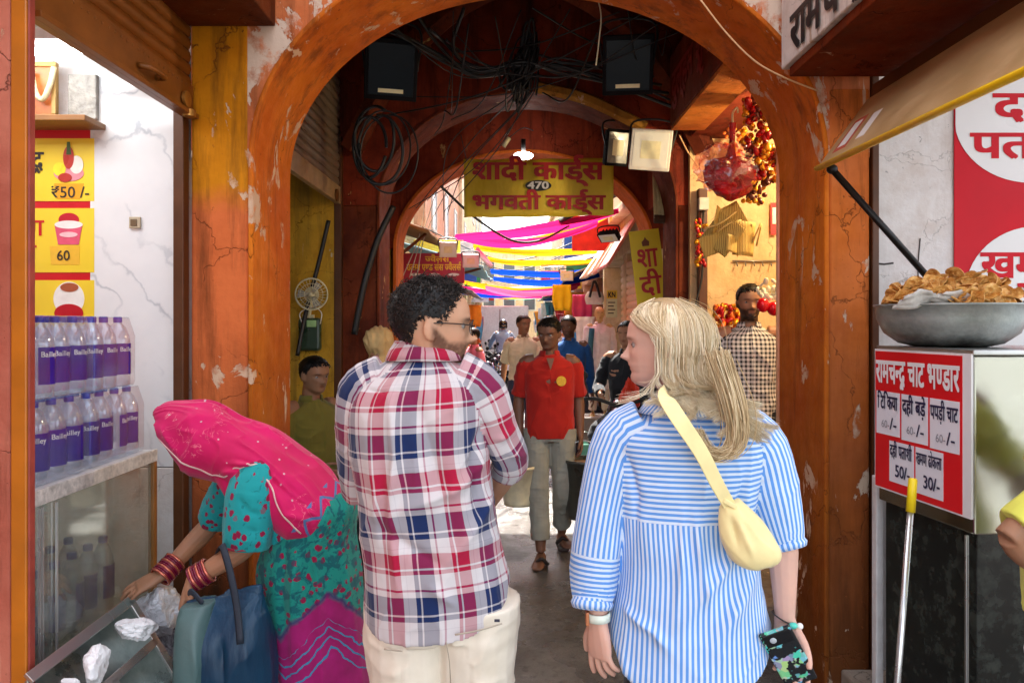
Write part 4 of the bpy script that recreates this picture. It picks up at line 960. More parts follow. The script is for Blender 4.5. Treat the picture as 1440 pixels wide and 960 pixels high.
# long blonde hair: falls from the crown, lies on the shoulders, ends turn up
rg = np.random.default_rng(3)
def long_hair(n, seed):
    rg = np.random.default_rng(seed); TH = rg.uniform(-math.pi, math.pi, n * 4); Z = rg.uniform(.52, .985, n * 4)
    k = hairline(TH, Z, .45, .68, .88); TH, Z = TH[k][:n], Z[k][:n]; m = 22; back = hw_.w((0, -.1, .3))
    def path(th, z, lay, q):
        side = math.copysign(1, th); tgt = side * max(abs(th), 1.58 + q['tj']); pts = []
        for j, zz in enumerate(np.linspace(z, .20, 11)):
            u = j / 10; p = head_surf(np.array([th + (tgt - th) * min(1, u * 2.2)]), np.array([max(zz, .40)]), lay * min(1, .35 + u), 0)[0]
            p[2] = p[2] if zz >= .40 else zz
            p[0] += .018 * math.sin(u * 7 + q['ph']) * u; p[1] += .014 * math.cos(u * 6 + q['ph']) * u
            pts.append(hw_.w(p))
        p = pts[-1]; u = p[0] - back[0]; drift = V3(.045 + .30 * max(0, u), -.03, 0) if u > -.045 else V3(-.05, -.01, 0)
        L = q['L'] + (.05 if u > .06 else 0)
        for j in range(1, m - 10):
            t_ = j / (m - 11); o = p + V3(0, 0, -L * t_) + drift * t_ ** 1.3 + V3(math.sin(q['ph'] + t_ * 5) * .016, math.cos(q['ph'] * 1.7 + t_ * 5) * .010, 0) * t_
            o = o + V3(q['cx'], -.012, .03) * max(0, t_ - .55) ** 1.5 * 2
            if o[2] < 1.46 and abs(o[0] - .44) < .235: o[1] = min(o[1], D2 - .150 * math.sqrt(1 - ((o[0] - .44) / .24) ** 2) * min(1, .45 + (1.46 - o[2]) * 7) - .012 - lay * .15)
            pts.append(o)
        return np.array(pts)
    CK = {}; out = np.zeros((n, m, 3)); tint = np.zeros(n)
    for i in range(n):
        th, z = TH[i], Z[i]; key = (int((th + 4) / .20), int(z / .11))
        if key not in CK:
            q = dict(tj=.12 * rg.normal(), ph=rg.uniform(0, 6.3), L=rg.uniform(.04, .13), cx=rg.normal() * .07, t=rg.normal() * .14); th0 = -4 + (key[0] + .5) * .20; CK[key] = (q, path(th0, min(.98, (key[1] + .5) * .11), rg.uniform(.03, .09), q))
        q, g = CK[key]; q2 = dict(q); q2['L'] = max(.03, q['L'] * rg.uniform(.75, 1.1)); stray = rg.random() < .05
        p = path(th, z, rg.uniform(.02, .09) * (1 + .25 * (abs(th) > 2)) + (.04 * rg.exponential(1.) if stray else 0), q2)
        w = np.linspace(0, 1, m)[:, None] ** 1.3 * (0 if stray else rg.uniform(.55, .9)); out[i] = p * (1 - w) + g * w + w * rg.normal(0, .0035, 3)
        tint[i] = np.clip(.66 + q['t'] + .25 * vnoise(np.array([[th * 4, z * 6, 0]]), 2)[0] + rg.normal() * .13 - .2 * (abs(th) > 2.2) * rg.uniform(0, 1), 0, 1)
    return out, tint
pa, ti = long_hair(8500, 5)
HB = strands('hair', H_BLOND, WOM, pa, .00105 * rg.uniform(.6, 1.3, len(pa)), .00016, 3, ti)
nt, nz = 64, 34; th = np.linspace(-math.pi, math.pi, nt); zz = np.linspace(.22, .99, nz); V = np.vstack([hw_.w(head_surf(th, np.full(nt, z), .035, 0)) for z in zz]); F = []
for i in range(nz - 1):
    for j in range(nt - 1):
        if hairline(np.array([th[j]]), np.array([zz[i] - .02]), .25, .45, .86)[0] and abs(th[j]) > 1.5 or zz[i] > .92: F.append((i * nt + j, i * nt + j + 1, (i + 1) * nt + j + 1, (i + 1) * nt + j))
link('hair_base', mesh_of('hair_base', V - wloc(HB), F, H_BLOND, True, None, np.full((len(V), 3), .12)), HB)
# one long lock that hooks round above the strap
lk = [P(1010, 500, D2 - .15), P(1030, 560, D2 - .17), P(1036, 605, D2 - .17), P(1028, 632, D2 - .17), P(1006, 640, D2 - .17), P(988, 628, D2 - .165), P(980, 606, D2 - .16)]
pp = []
for i in range(260):
    o = rg.normal(0, 1, 3) * V3(.010, .006, .006); w = np.linspace(1.4, .7, len(lk))[:, None]; pp.append(catmull(np.array(lk) + o * w + rg.normal(0, .003, (len(lk), 3)), 20))
strands('hair_lock', H_BLOND, HB, np.array(pp), .0013, .0006, 4, np.clip(rg.normal(.35, .2, 260), 0, 1))
# cream shoulder bag on a wide strap
BAG = thing('shoulder_bag', 'small cream shoulder bag on a wide strap across the striped shirt', 'bag', P(1060, 790, D2 - .15))
M_BAG = solid_cloth('cream nylon', lin(240, 222, 160), .55, .06)
sp = [P(938, 552, D2 - .09), P(936, 560, D2 - .15), P(955, 590, D2 - .205), P(985, 635, D2 - .215), P(1008, 680, D2 - .20), P(1028, 715, D2 - .175)]
q = catmull(np.array(sp), 26); mb = MB(); rings = []
for i, p in enumerate(q):
    tt = nrm(q[min(i + 1, 25)] - q[max(i - 1, 0)]); s_ = nrm(np.cross(tt, V3(.1, -1, .15))); w = .021 - .006 * (i / 25); nn = nrm(np.cross(s_, tt))
    rings.append([p - s_ * w, p + s_ * w, p + s_ * w + nn * .004, p - s_ * w + nn * .004])
mb.loft(rings); uvp = obj('strap', mb, M_BAG, BAG, smooth=False, bevel=.0015); uv_planar(uvp)
rows = []
for t_, cx, py, hw, hd in ((0, 1027, 706, 12, .012), (.15, 1034, 722, 21, .026), (.4, 1046, 748, 30, .04), (.7, 1060, 776, 31, .046), (.9, 1068, 790, 24, .036), (1, 1071, 797, 12, .015)):
    rows.append((P(cx, py, D2 - .17), V3(px2(hw), 0, px2(hw) * .25), V3(0, hd, 0)))
g_ = garment('pouch', M_BAG, BAG, rows, [], .004, 2, (.0035, (16, 5, 5)), [([P(1030, 715, D2 - .2), P(1050, 760, D2 - .215), P(1060, 785, D2 - .21)], .006, .006), ([P(1036, 712, D2 - .2), P(1065, 745, D2 - .21)], .006, .006), ([P(1026, 722, D2 - .2), P(1038, 770, D2 - .21)], .006, -.005)])
obj('strap_ring', MB().box(P(1026, 708, D2 - .19), (.034, .008, .012), ry=.5), M_BAG, BAG, bevel=.003)
# bracelet and watch
BR = thing('bracelet', 'dark cord bracelet with turquoise and white beads on right wrist', 'bracelet', P(1105, 875, D2 - .05))
a = np.arange(25) / 24 * 2 * math.pi; cw = J2['wr_r'] + V3(0, 0, .006)
obj('cord', MB().tube(cw + np.stack([.031 * np.cos(a), .027 * np.sin(a), .014 * np.cos(a + .2) * -1], 1), .0016, 6), plain('dark cord', (.03, .02, .02), .6), BR, smooth=True)
obj('bead', MB().ell(cw + V3(.008, -.031, -.006), (.011, .008, .008)), plain('turquoise bead', lin(80, 196, 176), .25), BR, smooth=True)
obj('bead', MB().ell(cw + V3(.027, -.024, -.010), (.008, .008, .008)), plain('white bead', (.8, .78, .74), .25), BR, smooth=True)
WA = thing('watch', 'pale fitness watch on left wrist of the blonde woman', 'watch', J2['wr_l'])
band('watch_strap', plain('pale rubber strap', lin(214, 222, 206), .5), WA, J2['wr_l'] + V3(0, 0, .002), (.030, 0, .0), (0, .030, 0), .02, .004)
obj('watch_case', MB().box(J2['wr_l'] + V3(-.028, -.012, .012), (.008, .026, .032)), plain('orange metal', lin(190, 120, 80), .3, .4), WA, bevel=.002)
# phone in the right hand
ph = P(1108, 922, D2 - .115); M = basis(nrm(V3(.45, .15, -.8)), nrm(V3(-.2, -1, -.2)))
PH2 = thing('phone', 'phone in a black patterned case held by the blonde woman', 'phone', ph)
t = NT('patterned phone case'); v = t.coord(); vo = t.n('TexVoronoi', v, Scale=60., out=1); n = t.noise(v, 40, 2)
cc = t.mix(t.ramp(n, [(.52, 0.), (.56, 1.)]), (.012, .014, .016), t.mix(.55, vo, (.1, .5, .4)))
obj('case', MB().box(ph, (.078, .158, .010), M=M), t.fin(cc, .2), PH2, bevel=.004)
obj('camera_plate', MB().box(ph + M @ V3(.0, -.058, .0065), (.064, .034, .003), M=M), plain('glossy black', (.008, .008, .009), .12), PH2, bevel=.0015)
obj('camera_lens', MB().ell(ph + M @ V3(.012, -.058, .008), (.008, .008, .003), M), plain('lens grey', (.45, .5, .52), .1), PH2, smooth=True)
# ------------------------------------------------------------------ woman in pink veil bending over the crate
D3 = 2.55
SAR = thing('person', 'woman in bright pink veil and turquoise skirt bending to pick from a steel tray', 'person', (-.65, D3, 0))
Q = lambda a, b, y=D3: P(a, b, y)
hs_ = Head(Q(312, 650), (-.74, -.05, -.66), (-.66, 0, .74), .195)
J3 = dict(neck=Q(350, 648), sh_l=Q(362, 672, 2.43), sh_r=Q(338, 668, 2.70), el_l=Q(348, 768, 2.40), el_r=Q(296, 738, 2.74), wr_l=Q(270, 815, 2.36), wr_r=Q(230, 806, 2.58), pel=Q(446, 792))
J3['chest'] = Q(378, 682); J3['waist'] = Q(418, 735)
legs(J3, Q(446, 825, 2.48), Q(448, 822, 2.62), fw=(-1, 0, 0))
person_body(SAR, J3, hs_, SK_BROWN, .004, tint={}, eyes=False, fem=True, s=.9, hs=1.05, armr=1.05,
            hands=dict(l=dict(d=(-.25, -.15, -1), n=(.9, .1, -.2), curl=.9, side=1, thumb=.8), r=dict(d=(-.86, -.42, -.42), n=(-.35, .1, -.93), curl=.28, side=-1, spread=.10, thumb=.5)))
TQ, MG, PK = (.010, .32, .33), lin(214, 20, 130), lin(226, 8, 96)
def floral(t, u, v, uv, base=TQ):
    vo = t.n('TexVoronoi', uv, Scale=38., out=0); ce = t.n('TexVoronoi', uv, Scale=38., out=1)
    d = t.math('ADD', vo, t.math('MULTIPLY', t.math('SUBTRACT', t.noise(uv, 90, 2), .5), .45))
    m = t.math('MULTIPLY', t.ramp(d, [(.34, 1.), (.38, 0.)]), t.ramp(t.sep(ce)[0], [(.30, 0.), (.34, 1.)]))
    lf = t.math('MULTIPLY', t.ramp(t.noise(uv, 60, 2, .5, .5), [(.63, 0.), (.66, 1.)]), .5)
    c = t.mix(lf, base, lin(10, 96, 104)); return t.mix(m, c, (.26, .006, .05))
M_FLOR = cloth_mat('turquoise floral cotton', floral)
def skirt_fn(t, u, v, uv):
    b = floral(t, u, v, uv, (.008, .25, .20)); bl = t.ramp(t.noise(uv, 26, 4, .6, .6), [(.5, 0.), (.56, .75)]); b = t.mix(bl, b, lin(10, 74, 90))
    ed = t.math('ADD', v, t.math('ADD', t.math('MULTIPLY', t.math('PINGPONG', t.math('ADD', u, 5.), .17), .75), t.math('MULTIPLY', t.noise(uv, 7, 3), .10)))
    mg = t.mix(t.ramp(t.noise(uv, 11, 4), [(.3, 0.), (.7, 1.)]), (.27, .006, .10), (.40, .010, .16))
    f = frac(t, t.math('ADD', ed, t.math('MULTIPLY', t.noise(uv, 30, 2), .012)), .036); ln = t.ramp(f, [(0, 1.), (.16, 1.), (.22, 0.)])
    band_ = t.math('MULTIPLY', t.math('GREATER_THAN', ed, .56), t.math('LESS_THAN', ed, .68))
    mg = t.mix(t.math('MULTIPLY', ln, band_), mg, lin(60, 130, 170))
    s = t.n('MapRange', ed, .735, .765, 0., 1.); dk = t.math('MULTIPLY', t.ramp(s, [(.0, 0.), (.5, 1.), (1., 0.)]), .8)
    return t.mix(dk, t.mix(s, mg, b), lin(24, 40, 96))
M_SKIRT = cloth_mat('tie dyed skirt cotton', skirt_fn)
def veil_fn(t, u, v, uv):
    g1 = t.n('TexVoronoi', uv, Scale=26., out=0); n = t.noise(uv, 5, 3)
    c = t.mix(t.ramp(n, [(.3, 0.), (.7, 1.)]), (.50, .003, .075), (.68, .006, .13))
    c = t.mix(t.ramp(g1, [(.085, .9), (.115, 0.)]), c, (.62, .38, .42))
    w = t.noise(uv, 16, 2, .5, 2.); wl = t.math('MULTIPLY', t.ramp(w, [(.485, 0.), (.495, 1.), (.505, 1.), (.515, 0.)]), t.math('GREATER_THAN', t.noise(uv, 4, 1), .6))
    c = t.mix(t.math('MULTIPLY', wl, .4), c, lin(250, 150, 160))
    far = t.math('GREATER_THAN', v, .60); f = frac(t, t.math('ADD', v, t.math('MULTIPLY', t.math('PINGPONG', t.math('ADD', u, 4.), .05), .8)), .05)
    return t.mix(t.math('MULTIPLY', far, t.ramp(f, [(0, 1.), (.2, 1.), (.28, 0.)])), c, lin(90, 120, 170))
M_VEIL = cloth_mat('bright pink veil cotton', veil_fn, .75)
p3 = lambda a: a / FPX * D3
def row3(cx, py, h, dep, ang=0.):                       # ring whose 'b' lies in the picture plane, tilted, 'a' runs in depth
    return (Q(cx, py), V3(0, dep, 0), V3(-math.sin(ang) * p3(h), 0, math.cos(ang) * p3(h)))
bl = [row3(432, 755, 62, .15, -1.0), row3(425, 738, 56, .145, -1.0), row3(402, 712, 48, .14, -.9), row3(375, 690, 46, .145, -.75), row3(355, 665, 40, .12, -.5), row3(345, 650, 24, .07, -.4)]
BLO = garment('blouse', M_FLOR, SAR, bl, [([Q(365, 655, 2.47), Q(358, 690, 2.42), Q(350, 740, 2.40), Q(347, 766, 2.40)], [.072, .083, .08, .074]), ([Q(338, 662, 2.66), Q(318, 700, 2.71), Q(300, 732, 2.74)], [.07, .066, .06])], .005, 3, (.004, (8, 6, 5)),
              [([Q(335, 700, 2.33), Q(350, 720, 2.32), Q(372, 725, 2.34)], .008, -.006), ([Q(340, 740, 2.33), Q(365, 750, 2.33)], .007, -.005), ([Q(385, 690, 2.4), Q(430, 720, 2.4)], .012, .01)], e=1.)
band('sleeve_trim', solid_cloth('red braid', (.35, .02, .05)), BLO, Q(347, 765, 2.40), (.076, 0, 0), (0, .076, 0), .008, .004)
sk = [(Q(452, 1098), V3(.22, 0, 0), V3(0, .24, 0)), (Q(452, 1000), V3(.19, 0, 0), V3(0, .22, 0)), (Q(452, 930), V3(.165, 0, 0), V3(0, .20, 0)), (Q(442, 860), V3(.168, 0, 0), V3(0, .185, 0)), (Q(436, 800), V3(.172, 0, 0), V3(0, .175, 0)), (Q(438, 755), V3(.150, 0, .02), V3(0, .165, 0)), (Q(452, 720), V3(.125, 0, .03), V3(0, .145, 0)), (Q(458, 700), V3(.085, 0, .03), V3(0, .10, 0))]
pl = []
for i, xx in enumerate((392, 412, 432, 455, 476, 498)):
    pl.append(([Q(440 + (xx - 440) * .8, 770, 2.39), Q(xx, 840, 2.365), Q(xx + 4, 910, 2.35), Q(xx + 6, 1000, 2.33)], .013, .016 if i % 2 else -.013))
garment('skirt', M_SKIRT, SAR, sk, [], .006, 3, (.006, (9, 1.6, 5)), pl, e=1., seed=3)
ve = [row3(232, 594, 17, .06, .25), row3(236, 599, 31, .09, .28), row3(251, 608, 46, .115, .25), row3(272, 614, 52, .13, .15), row3(300, 618, 53, .135, 0.), row3(328, 631, 44, .14, -.2), row3(360, 648, 47, .165, -.45), row3(394, 676, 49, .18, -.6), row3(424, 702, 50, .185, -.72), row3(450, 725, 42, .17, -.85), row3(466, 742, 22, .10, -.9)]
vf = []
_rv = np.random.default_rng(5)
for k in range(13):                         # folds run from the brow back over the shoulder
    t0 = k / 12; a_ = np.array([(232 + 70 * t0, 596 + 66 * t0 - 26 * t0 * (1 - t0)), (290 + 40 * t0, 578 + 78 * t0), (350 + 18 * t0, 622 + 34 * t0), (410 + 0 * t0, 652 + 52 * t0), (476 - 26 * t0, 694 + 44 * t0)]) + _rv.normal(0, 2.5, (5, 2))
    s0 = _rv.integers(0, 2); seg = a_[s0:s0 + 4] if k % 2 else a_
    vf.append(([Q(x_, y_, 2.55 - .165) for x_, y_ in seg], .0065 + .003 * _rv.random(), (.012 if k % 2 else -.011)))
vf += [([Q(228, 604, 2.44), Q(250, 650, 2.40), Q(300, 670, 2.39), Q(345, 654, 2.385)], .012, .012), ([Q(380, 672, 2.37), Q(402, 722, 2.365), Q(440, 734, 2.37)], .012, .010)]
VE = garment('veil', M_VEIL, SAR, ve, [([Q(312, 655, 2.47), Q(328, 682, 2.44), Q(338, 712, 2.44)], [.035, .03, .012])], .004, 2, (.0085, (7, 3., 5)), vf, e=1., seed=6)
_ev = np.array([v.co[:] for v in VE.data.vertices]) + wloc(VE); _ep = catmull(np.array([Q(222, 600, 2.5), Q(228, 628, 2.44), Q(250, 655, 2.41), Q(285, 672, 2.41), Q(318, 668, 2.40), Q(345, 652, 2.385), Q(362, 646, 2.36), Q(377, 672, 2.35), Q(383, 706, 2.345), Q(404, 732, 2.35), Q(428, 756, 2.37)]), 60)
_ep = np.array([_ev[np.argmin(((_ev - p) ** 2).sum(1))] + V3(0, -.001, 0) for p in _ep]); _ep = catmull(_ep[::2], 70)
obj('edging', MB().tube(_ep, .003, 6), plain('pale cotton edging', lin(214, 180, 176), .8), VE, smooth=True)
# bangles
def bangles(c, ax, label, n, r):
    T_ = thing('bangles', label, 'bangles', c, 'bangles on the woman bending down'); B_ = basis(ax); a = np.arange(25) / 24 * 2 * math.pi
    for i in range(n):
        cc = np.asarray(c) + nrm(ax) * (i - n / 2) * .0075
        obj('bangle', MB().tube(cc + r * (np.cos(a)[:, None] * B_[:, 0] + np.sin(a)[:, None] * B_[:, 2]), .0036 if i % 3 else .0048, 6), plain('wine red glass' if i % 3 else 'gilt bangle', (.16, .006, .03) if i % 3 else lin(200, 110, 90), .12, 0 if i % 3 else .6, .2), T_, smooth=True)
bangles(J3['wr_r'] * .93 + J3['el_r'] * .07, J3['wr_r'] - J3['el_r'], 'wine red bangles on the reaching wrist above the tray', 10, .038)
bangles(J3['wr_l'] * .86 + J3['el_l'] * .14, J3['wr_l'] - J3['el_l'], 'wine red bangles on the wrist holding the teal bag', 8, .038)
# teal shopping bag
TB = thing('shopping_bag', 'teal and grey shopping bag hanging from the bending woman\'s hand', 'bag', Q(325, 1000, 2.3))
D4 = 2.30; q4 = lambda a: a / FPX * D4
t = NT('teal nylon'); g = t.coord(); n = t.noise(g, 7, 4); t.bump(t.noise(t.scalev(g, (14, 14, 3)), 1., 4), .5, .02)
M_TEAL = t.fin(t.mix(t.ramp(n, [(.3, 0.), (.7, 1.)]), (.002, .026, .062), (.004, .044, .095)), .45, spec=.4)
M_GRN = plain('grey green nylon', lin(72, 100, 100), .5, 0, .12, 9, .4, .01)
rows = [(P(322, 1030, D4), V3(q4(52), 0, 0), V3(0, .07, 0)), (P(322, 960, D4), V3(q4(64), 0, 0), V3(0, .10, 0)), (P(320, 900, D4), V3(q4(60), 0, 0), V3(0, .10, 0)), (P(316, 862, D4), V3(q4(54), 0, q4(9)), V3(0, .06, 0)), (P(316, 842, D4), V3(q4(52), 0, q4(13)), V3(0, .022, 0)), (P(316, 835, D4), V3(q4(51), 0, q4(13)), V3(0, .008, 0))]
garment('bag_body', M_TEAL, TB, rows, [], .0045, 2, (.007, (8, 2.4, 5)), [([P(300, 840, D4 - .08), P(308, 900, D4 - .1), P(316, 980, D4 - .1)], .012, -.012), ([P(335, 835, D4 - .07), P(345, 900, D4 - .1), P(350, 980, D4 - .1)], .012, .012), ([P(320, 838, D4 - .07), P(325, 900, D4 - .1)], .01, .008)], e=.7)
rows = [(P(281, 1000, D4 - .02), V3(q4(24), 0, 0), V3(0, .10, 0)), (P(280, 930, D4 - .02), V3(q4(25), 0, 0), V3(0, .105, 0)), (P(279, 870, D4 - .02), V3(q4(23), 0, 0), V3(0, .085, 0)), (P(280, 846, D4 - .02), V3(q4(23), 0, q4(3)), V3(0, .05, 0))]
garment('side_panel', M_GRN, TB, rows, [], .005, 3, (.003, (8, 3, 5)), [([P(270, 850, D4 - .12), P(276, 960, D4 - .12)], .01, .008)], e=.7)
obj('handle', MB().tube([P(338, 905, D4 - .106), P(334, 860, D4 - .088), P(326, 815, D4 - .08), P(317, 780, D4 - .05), P(311, 766, D4 + .02), P(304, 780, D4 + .10)], .011, 6, n=26, flat=.18), plain('dark navy webbing', (.012, .02, .035), .7), TB, smooth=True)
obj('handle', MB().tube([P(285, 848, D4 - .04), P(270, 832, D4 - .02), P(262, 836, D4 + .05)], .010, 6, n=14, flat=.35), plain('dark navy webbing', (.012, .02, .035), .7), TB, smooth=True)
# ------------------------------------------------------------------ left: counter case, bottle packs, menu, tray, sacks
GC = thing('display_case', 'glass fronted counter case with white rimmed top and brown post, full of bottles', 'display case', (-1.45, 2.6, 0))
M_RIM = plain('chipped white enamel', (.66, .66, .63), .45, 0, .15, 30, .3); M_BRW = plain('varnished brown wood', lin(140, 92, 40), .45, 0, .3, 8, .3); M_STEEL = plain('dull stainless steel', (.52, .53, .52), .3, .9, .15, 6, .08)
obj('counter_top', MB().bb(-2.05, -1.435, 2.17, 2.97, 1.085, 1.115), M_RIM, GC, bevel=.004)
obj('rim', MB().bb(-1.437, -1.425, 2.165, 2.975, 1.07, 1.118), plain('rust spotted white rim', (.55, .52, .47), .5, 0, .5, 60, .4), GC, bevel=.002)
obj('corner_post', MB().bb(-1.45, -1.425, 2.945, 2.972, 0, 1.07), M_BRW, GC, bevel=.003)
obj('back_panel', MB().bb(-2.05, -2.03, 2.17, 2.97, .0, 1.08), plain('case back', (.42, .44, .36), .6), GC)
obj('shelf', MB().bb(-2.02, -1.46, 2.19, 2.94, .52, .535), plain('case shelf', (.35, .36, .33), .4), GC, bevel=.002)
obj('base', MB().bb(-2.02, -1.44, 2.17, 2.97, 0, .12), M_BRW, GC, bevel=.003)
obj('pane', MB().bb(-1.442, -1.437, 2.175, 2.943, .125, 1.068), glass_mat('greasy glass', (.84, .87, .80), .05, .10), GC)
for yy in (2.235, 2.25, 2.32): obj('sliding_rail', MB().bb(-1.433, -1.427, yy, yy + .006, .13, 1.06), plain('aluminium strip', (.7, .71, .7), .3, .7), GC)
# bottles
t = NT('clear bottle plastic'); tr = t.n('BsdfTransparent', (.93, .95, 1., 1)); gl = t.n('BsdfGlossy', (.95, .97, 1, 1), .08); df = t.n('BsdfDiffuse', (.78, .84, .95, 1))
fr = t.n('LayerWeight', .4, out=1); s1 = t.n('MixShader', .22, tr, df); s2 = t.n('MixShader', t.math('ADD', t.math('MULTIPLY', fr, .6), .06), s1, gl); t.t.links.new(s2, t.out.inputs[0]); M_PET = t.m
M_CAP = plain('blue bottle cap', lin(30, 46, 170), .35); M_LAB = plain('violet bottle label', lin(52, 22, 140), .35, 0, .2, 30, .05, spec=.25)
def bottle_parts(parent, c, ang, label=True, s=1., lettered=False, rs=1.):
    c = np.asarray(c, float); k = 18
    prof = [(.030, 0), (.0365, .006), (.0365, .055), (.0345, .06), (.0365, .066), (.0365, .165), (.034, .19), (.024, .222), (.0145, .238), (.0135, .25)]
    b = obj('bottle', MB().lathe([(r * s * (rs if r > .02 else 1.), z * s) for r, z in prof], c, k), M_PET, parent, smooth=True)
    obj('cap', MB().lathe([(.0145 * s, .24 * s), (.0155 * s, .243 * s), (.0155 * s, .258 * s), (.013 * s, .262 * s)], c, 14), M_CAP, b, autos=40)
    if label:
        mb = MB(); aw = RNG.uniform(.75, 1.25); a = np.linspace(ang - aw, ang + aw, 14); rr = .0378 * s * rs
        low = .045 * s; hi = .162 * s
        mb.loft([[c + V3(rr * math.cos(x), rr * math.sin(x), low), c + V3(rr * math.cos(x), rr * math.sin(x), hi), c + V3(rr * .985 * math.cos(x), rr * .985 * math.sin(x), hi), c + V3(rr * .985 * math.cos(x), rr * .985 * math.sin(x), low)] for x in a])
        lb = obj('label', mb, M_LAB, b, autos=40)
        if lettered:
            d = V3(math.cos(ang), math.sin(ang), 0); x_ = V3(-math.sin(ang), math.cos(ang), 0)
            lt = lettering('lettering', [('Bailley', c + d * (rr + .0008) + V3(0, 0, .132 * s), x_, (0, 0, 1), .017, .058, .015, True)], plain('white label ink', (.85, .85, .88), .4), lb, .0006)
            for v in lt.data.vertices:      # wrap the word round the bottle
                p = np.array(v.co) + wloc(lb) - c; off = p @ x_; a_ = ang + off / rr; v.co = V3(math.cos(a_) * (rr + .0009), math.sin(a_) * (rr + .0009), p[2]) + c - wloc(lb)
    return b
def pack(y0, z0, label, n=5, rows=2, rot=0., lettered=True):
    T_ = thing('bottle_pack', label, 'bottle pack', (-1.55, y0, z0), 'shrink wrapped packs of water bottles on the counter')
    for i in range(n):
        for j in range(rows):
            bottle_parts(T_, (-1.501 - j * .092 + RNG.normal() * .003, y0 + .047 + i * .0925, z0), -.75 + RNG.normal() * .6 + rot, j == 0 or i in (0, n - 1), lettered=lettered and j == 0, rs=1.2)
    x0, x1 = -1.501 - (rows - 1) * .092 - .048, -1.4535; y1 = y0 + n * .0925 + .002
    sec = lambda ins, z: [(x0 + ins, y0 + ins, z0 + z), (x1 - ins, y0 + ins, z0 + z), (x1 - ins, y1 - ins, z0 + z), (x0 + ins, y1 - ins, z0 + z)]
    obj('shrink_film', MB().loft([sec(.004, .0), sec(0, .02), sec(0, .19), sec(.016, .262)]), M_FILM, T_, bevel=.006)
    return T_
M_FILM = glass_mat('shrink film', (.97, .98, 1.), .12, .02)
pack(2.175, 1.117, 'lower pack of water bottles nearest the orange door post', 4)
pack(2.555, 1.117, 'lower pack of water bottles at the counter corner', 4, rot=.5)
pack(2.20, 1.384, 'upper pack of water bottles nearest the orange door post', 4)
pack(2.578, 1.384, 'upper pack of water bottles at the far counter end', 3, rot=.2)
k = 0
for i, (x, y, z) in enumerate([(-1.56, 2.32 + .1 * a, .536) for a in range(6)] + [(-1.68, 2.36 + .11 * a, .536) for a in range(5)]):
    T_ = thing('water_bottle', 'water bottle standing inside the glass counter case', 'bottle', (x, y, z), 'loose bottles inside the glass case'); bottle_parts(T_, (x, y, z), -.3 + RNG.normal() * .5, True, 1.05)
# menu board: three yellow panels framed in red
def board(parent, name, x0, x1, z0, z1, y, mat, th=.004): return obj(name, MB().bb(x0, x1, y, y + th, z0, z1), mat, parent)
MN = thing('menu_board', 'yellow and red picture menu with ice cream cups on the white wall', 'menu', (-2.1, 3.27, 1.55))
YM = 3.262; W_ = lambda a, b: P(a, b, YM)
M_RED = plain('menu red', lin(206, 20, 36), .35, 0, .08, 6, .03); M_MYEL = plain('menu yellow', lin(246, 214, 58), .35, 0, .07, 5, .03)
board(MN, 'backing', W_(0, 0)[0], W_(138, 0)[0], W_(0, 470)[2], W_(0, 178)[2], YM, M_RED, .012)
for a, b in ((195, 283), (293, 383), (394, 462)): board(MN, 'panel', W_(2, 0)[0], W_(133, 0)[0], W_(0, b)[2], W_(0, a)[2], YM - .003, M_MYEL, .004)
yl = YM - .0035
def tl(s, a, b, h, w=None, bold=.02): return (s, P(a, b, yl), (1, 0, 0), (0, 0, 1), h, w, bold)
lettering('lettering', [tl('न्द्र', 34, 238, .085, .085)], plain('menu black', (.03, .02, .02), .4), MN)
lettering('lettering', [tl('₹50 /-', 72, 278, .05, .17, .01)], plain('menu black', (.03, .02, .02), .4), MN)
lettering('lettering', [tl('ग', 42, 331, .075, .06), tl('ा', 42, 366, .075, None)], M_RED, MN)
lettering('lettering', [tl('ी', 34, 442, .10, None, .03)], plain('menu green', lin(20, 170, 40), .4), MN)
def disc(c, rx, rz, n=28): a = np.arange(n) / n * 2 * math.pi; return [(c[0] + rx * math.cos(x), c[1], c[2] + rz * math.sin(x)) for x in a]
def flat(name, polys, col, off, parent=MN, rough=.35):
    mb = MB()
    for p in polys: mb.prism(np.array(p) + (0, -off, 0), (0, .0012, 0))
    return obj(name, mb, plain('print ' + '%d %d %d' % col, lin(*col), rough, 0, .12, 25, 0), parent)
def pp_(pts): return [P(a, b, yl) for a, b in pts]
flat('print', [pp_([(76, 258), (80, 280), (112, 280), (118, 258)])], (236, 170, 40), .001)
flat('print', [disc(P(97, 244, yl), .066, .035)], (232, 150, 160), .002); flat('print', [disc(P(84, 238, yl), .028, .03)], (245, 230, 60), .003)
flat('print', [disc(P(108, 232, yl), .03, .04)], (246, 236, 226), .0034); flat('print', [disc(P(97, 222, yl), .024, .05), disc(P(92, 250, yl), .03, .02)], (190, 60, 50), .0039)
flat('print', [pp_([(95, 200), (99, 200), (101, 218), (94, 218)])], (60, 90, 40), .0045)
flat('print', [pp_([(70, 346), (112, 346), (112, 372), (72, 372)])], (240, 190, 60), .001); lettering('lettering', [tl('60', 80, 366, .045, .06, .01)], plain('menu black', (.03, .02, .02), .4), MN, .003)
flat('print', [pp_([(77, 316), (116, 316), (111, 344), (82, 344)])], (226, 90, 120), .002); flat('print', [disc(P(97, 316, yl), .062, .018)], (244, 240, 236), .003)
flat('print', [disc(P(97, 309, yl), .045, .03)], (196, 30, 50), .0025); flat('print', [disc(P(97, 330, yl), .04, .012)], (250, 200, 205), .0035)
flat('print', [disc(P(97, 420, yl), .068, .075)], (246, 242, 238), .001); flat('print', [disc(P(97, 440, yl), .064, .04)], (190, 20, 40), .002); flat('print', [disc(P(98, 404, yl), .04, .02)], (170, 90, 60), .003)
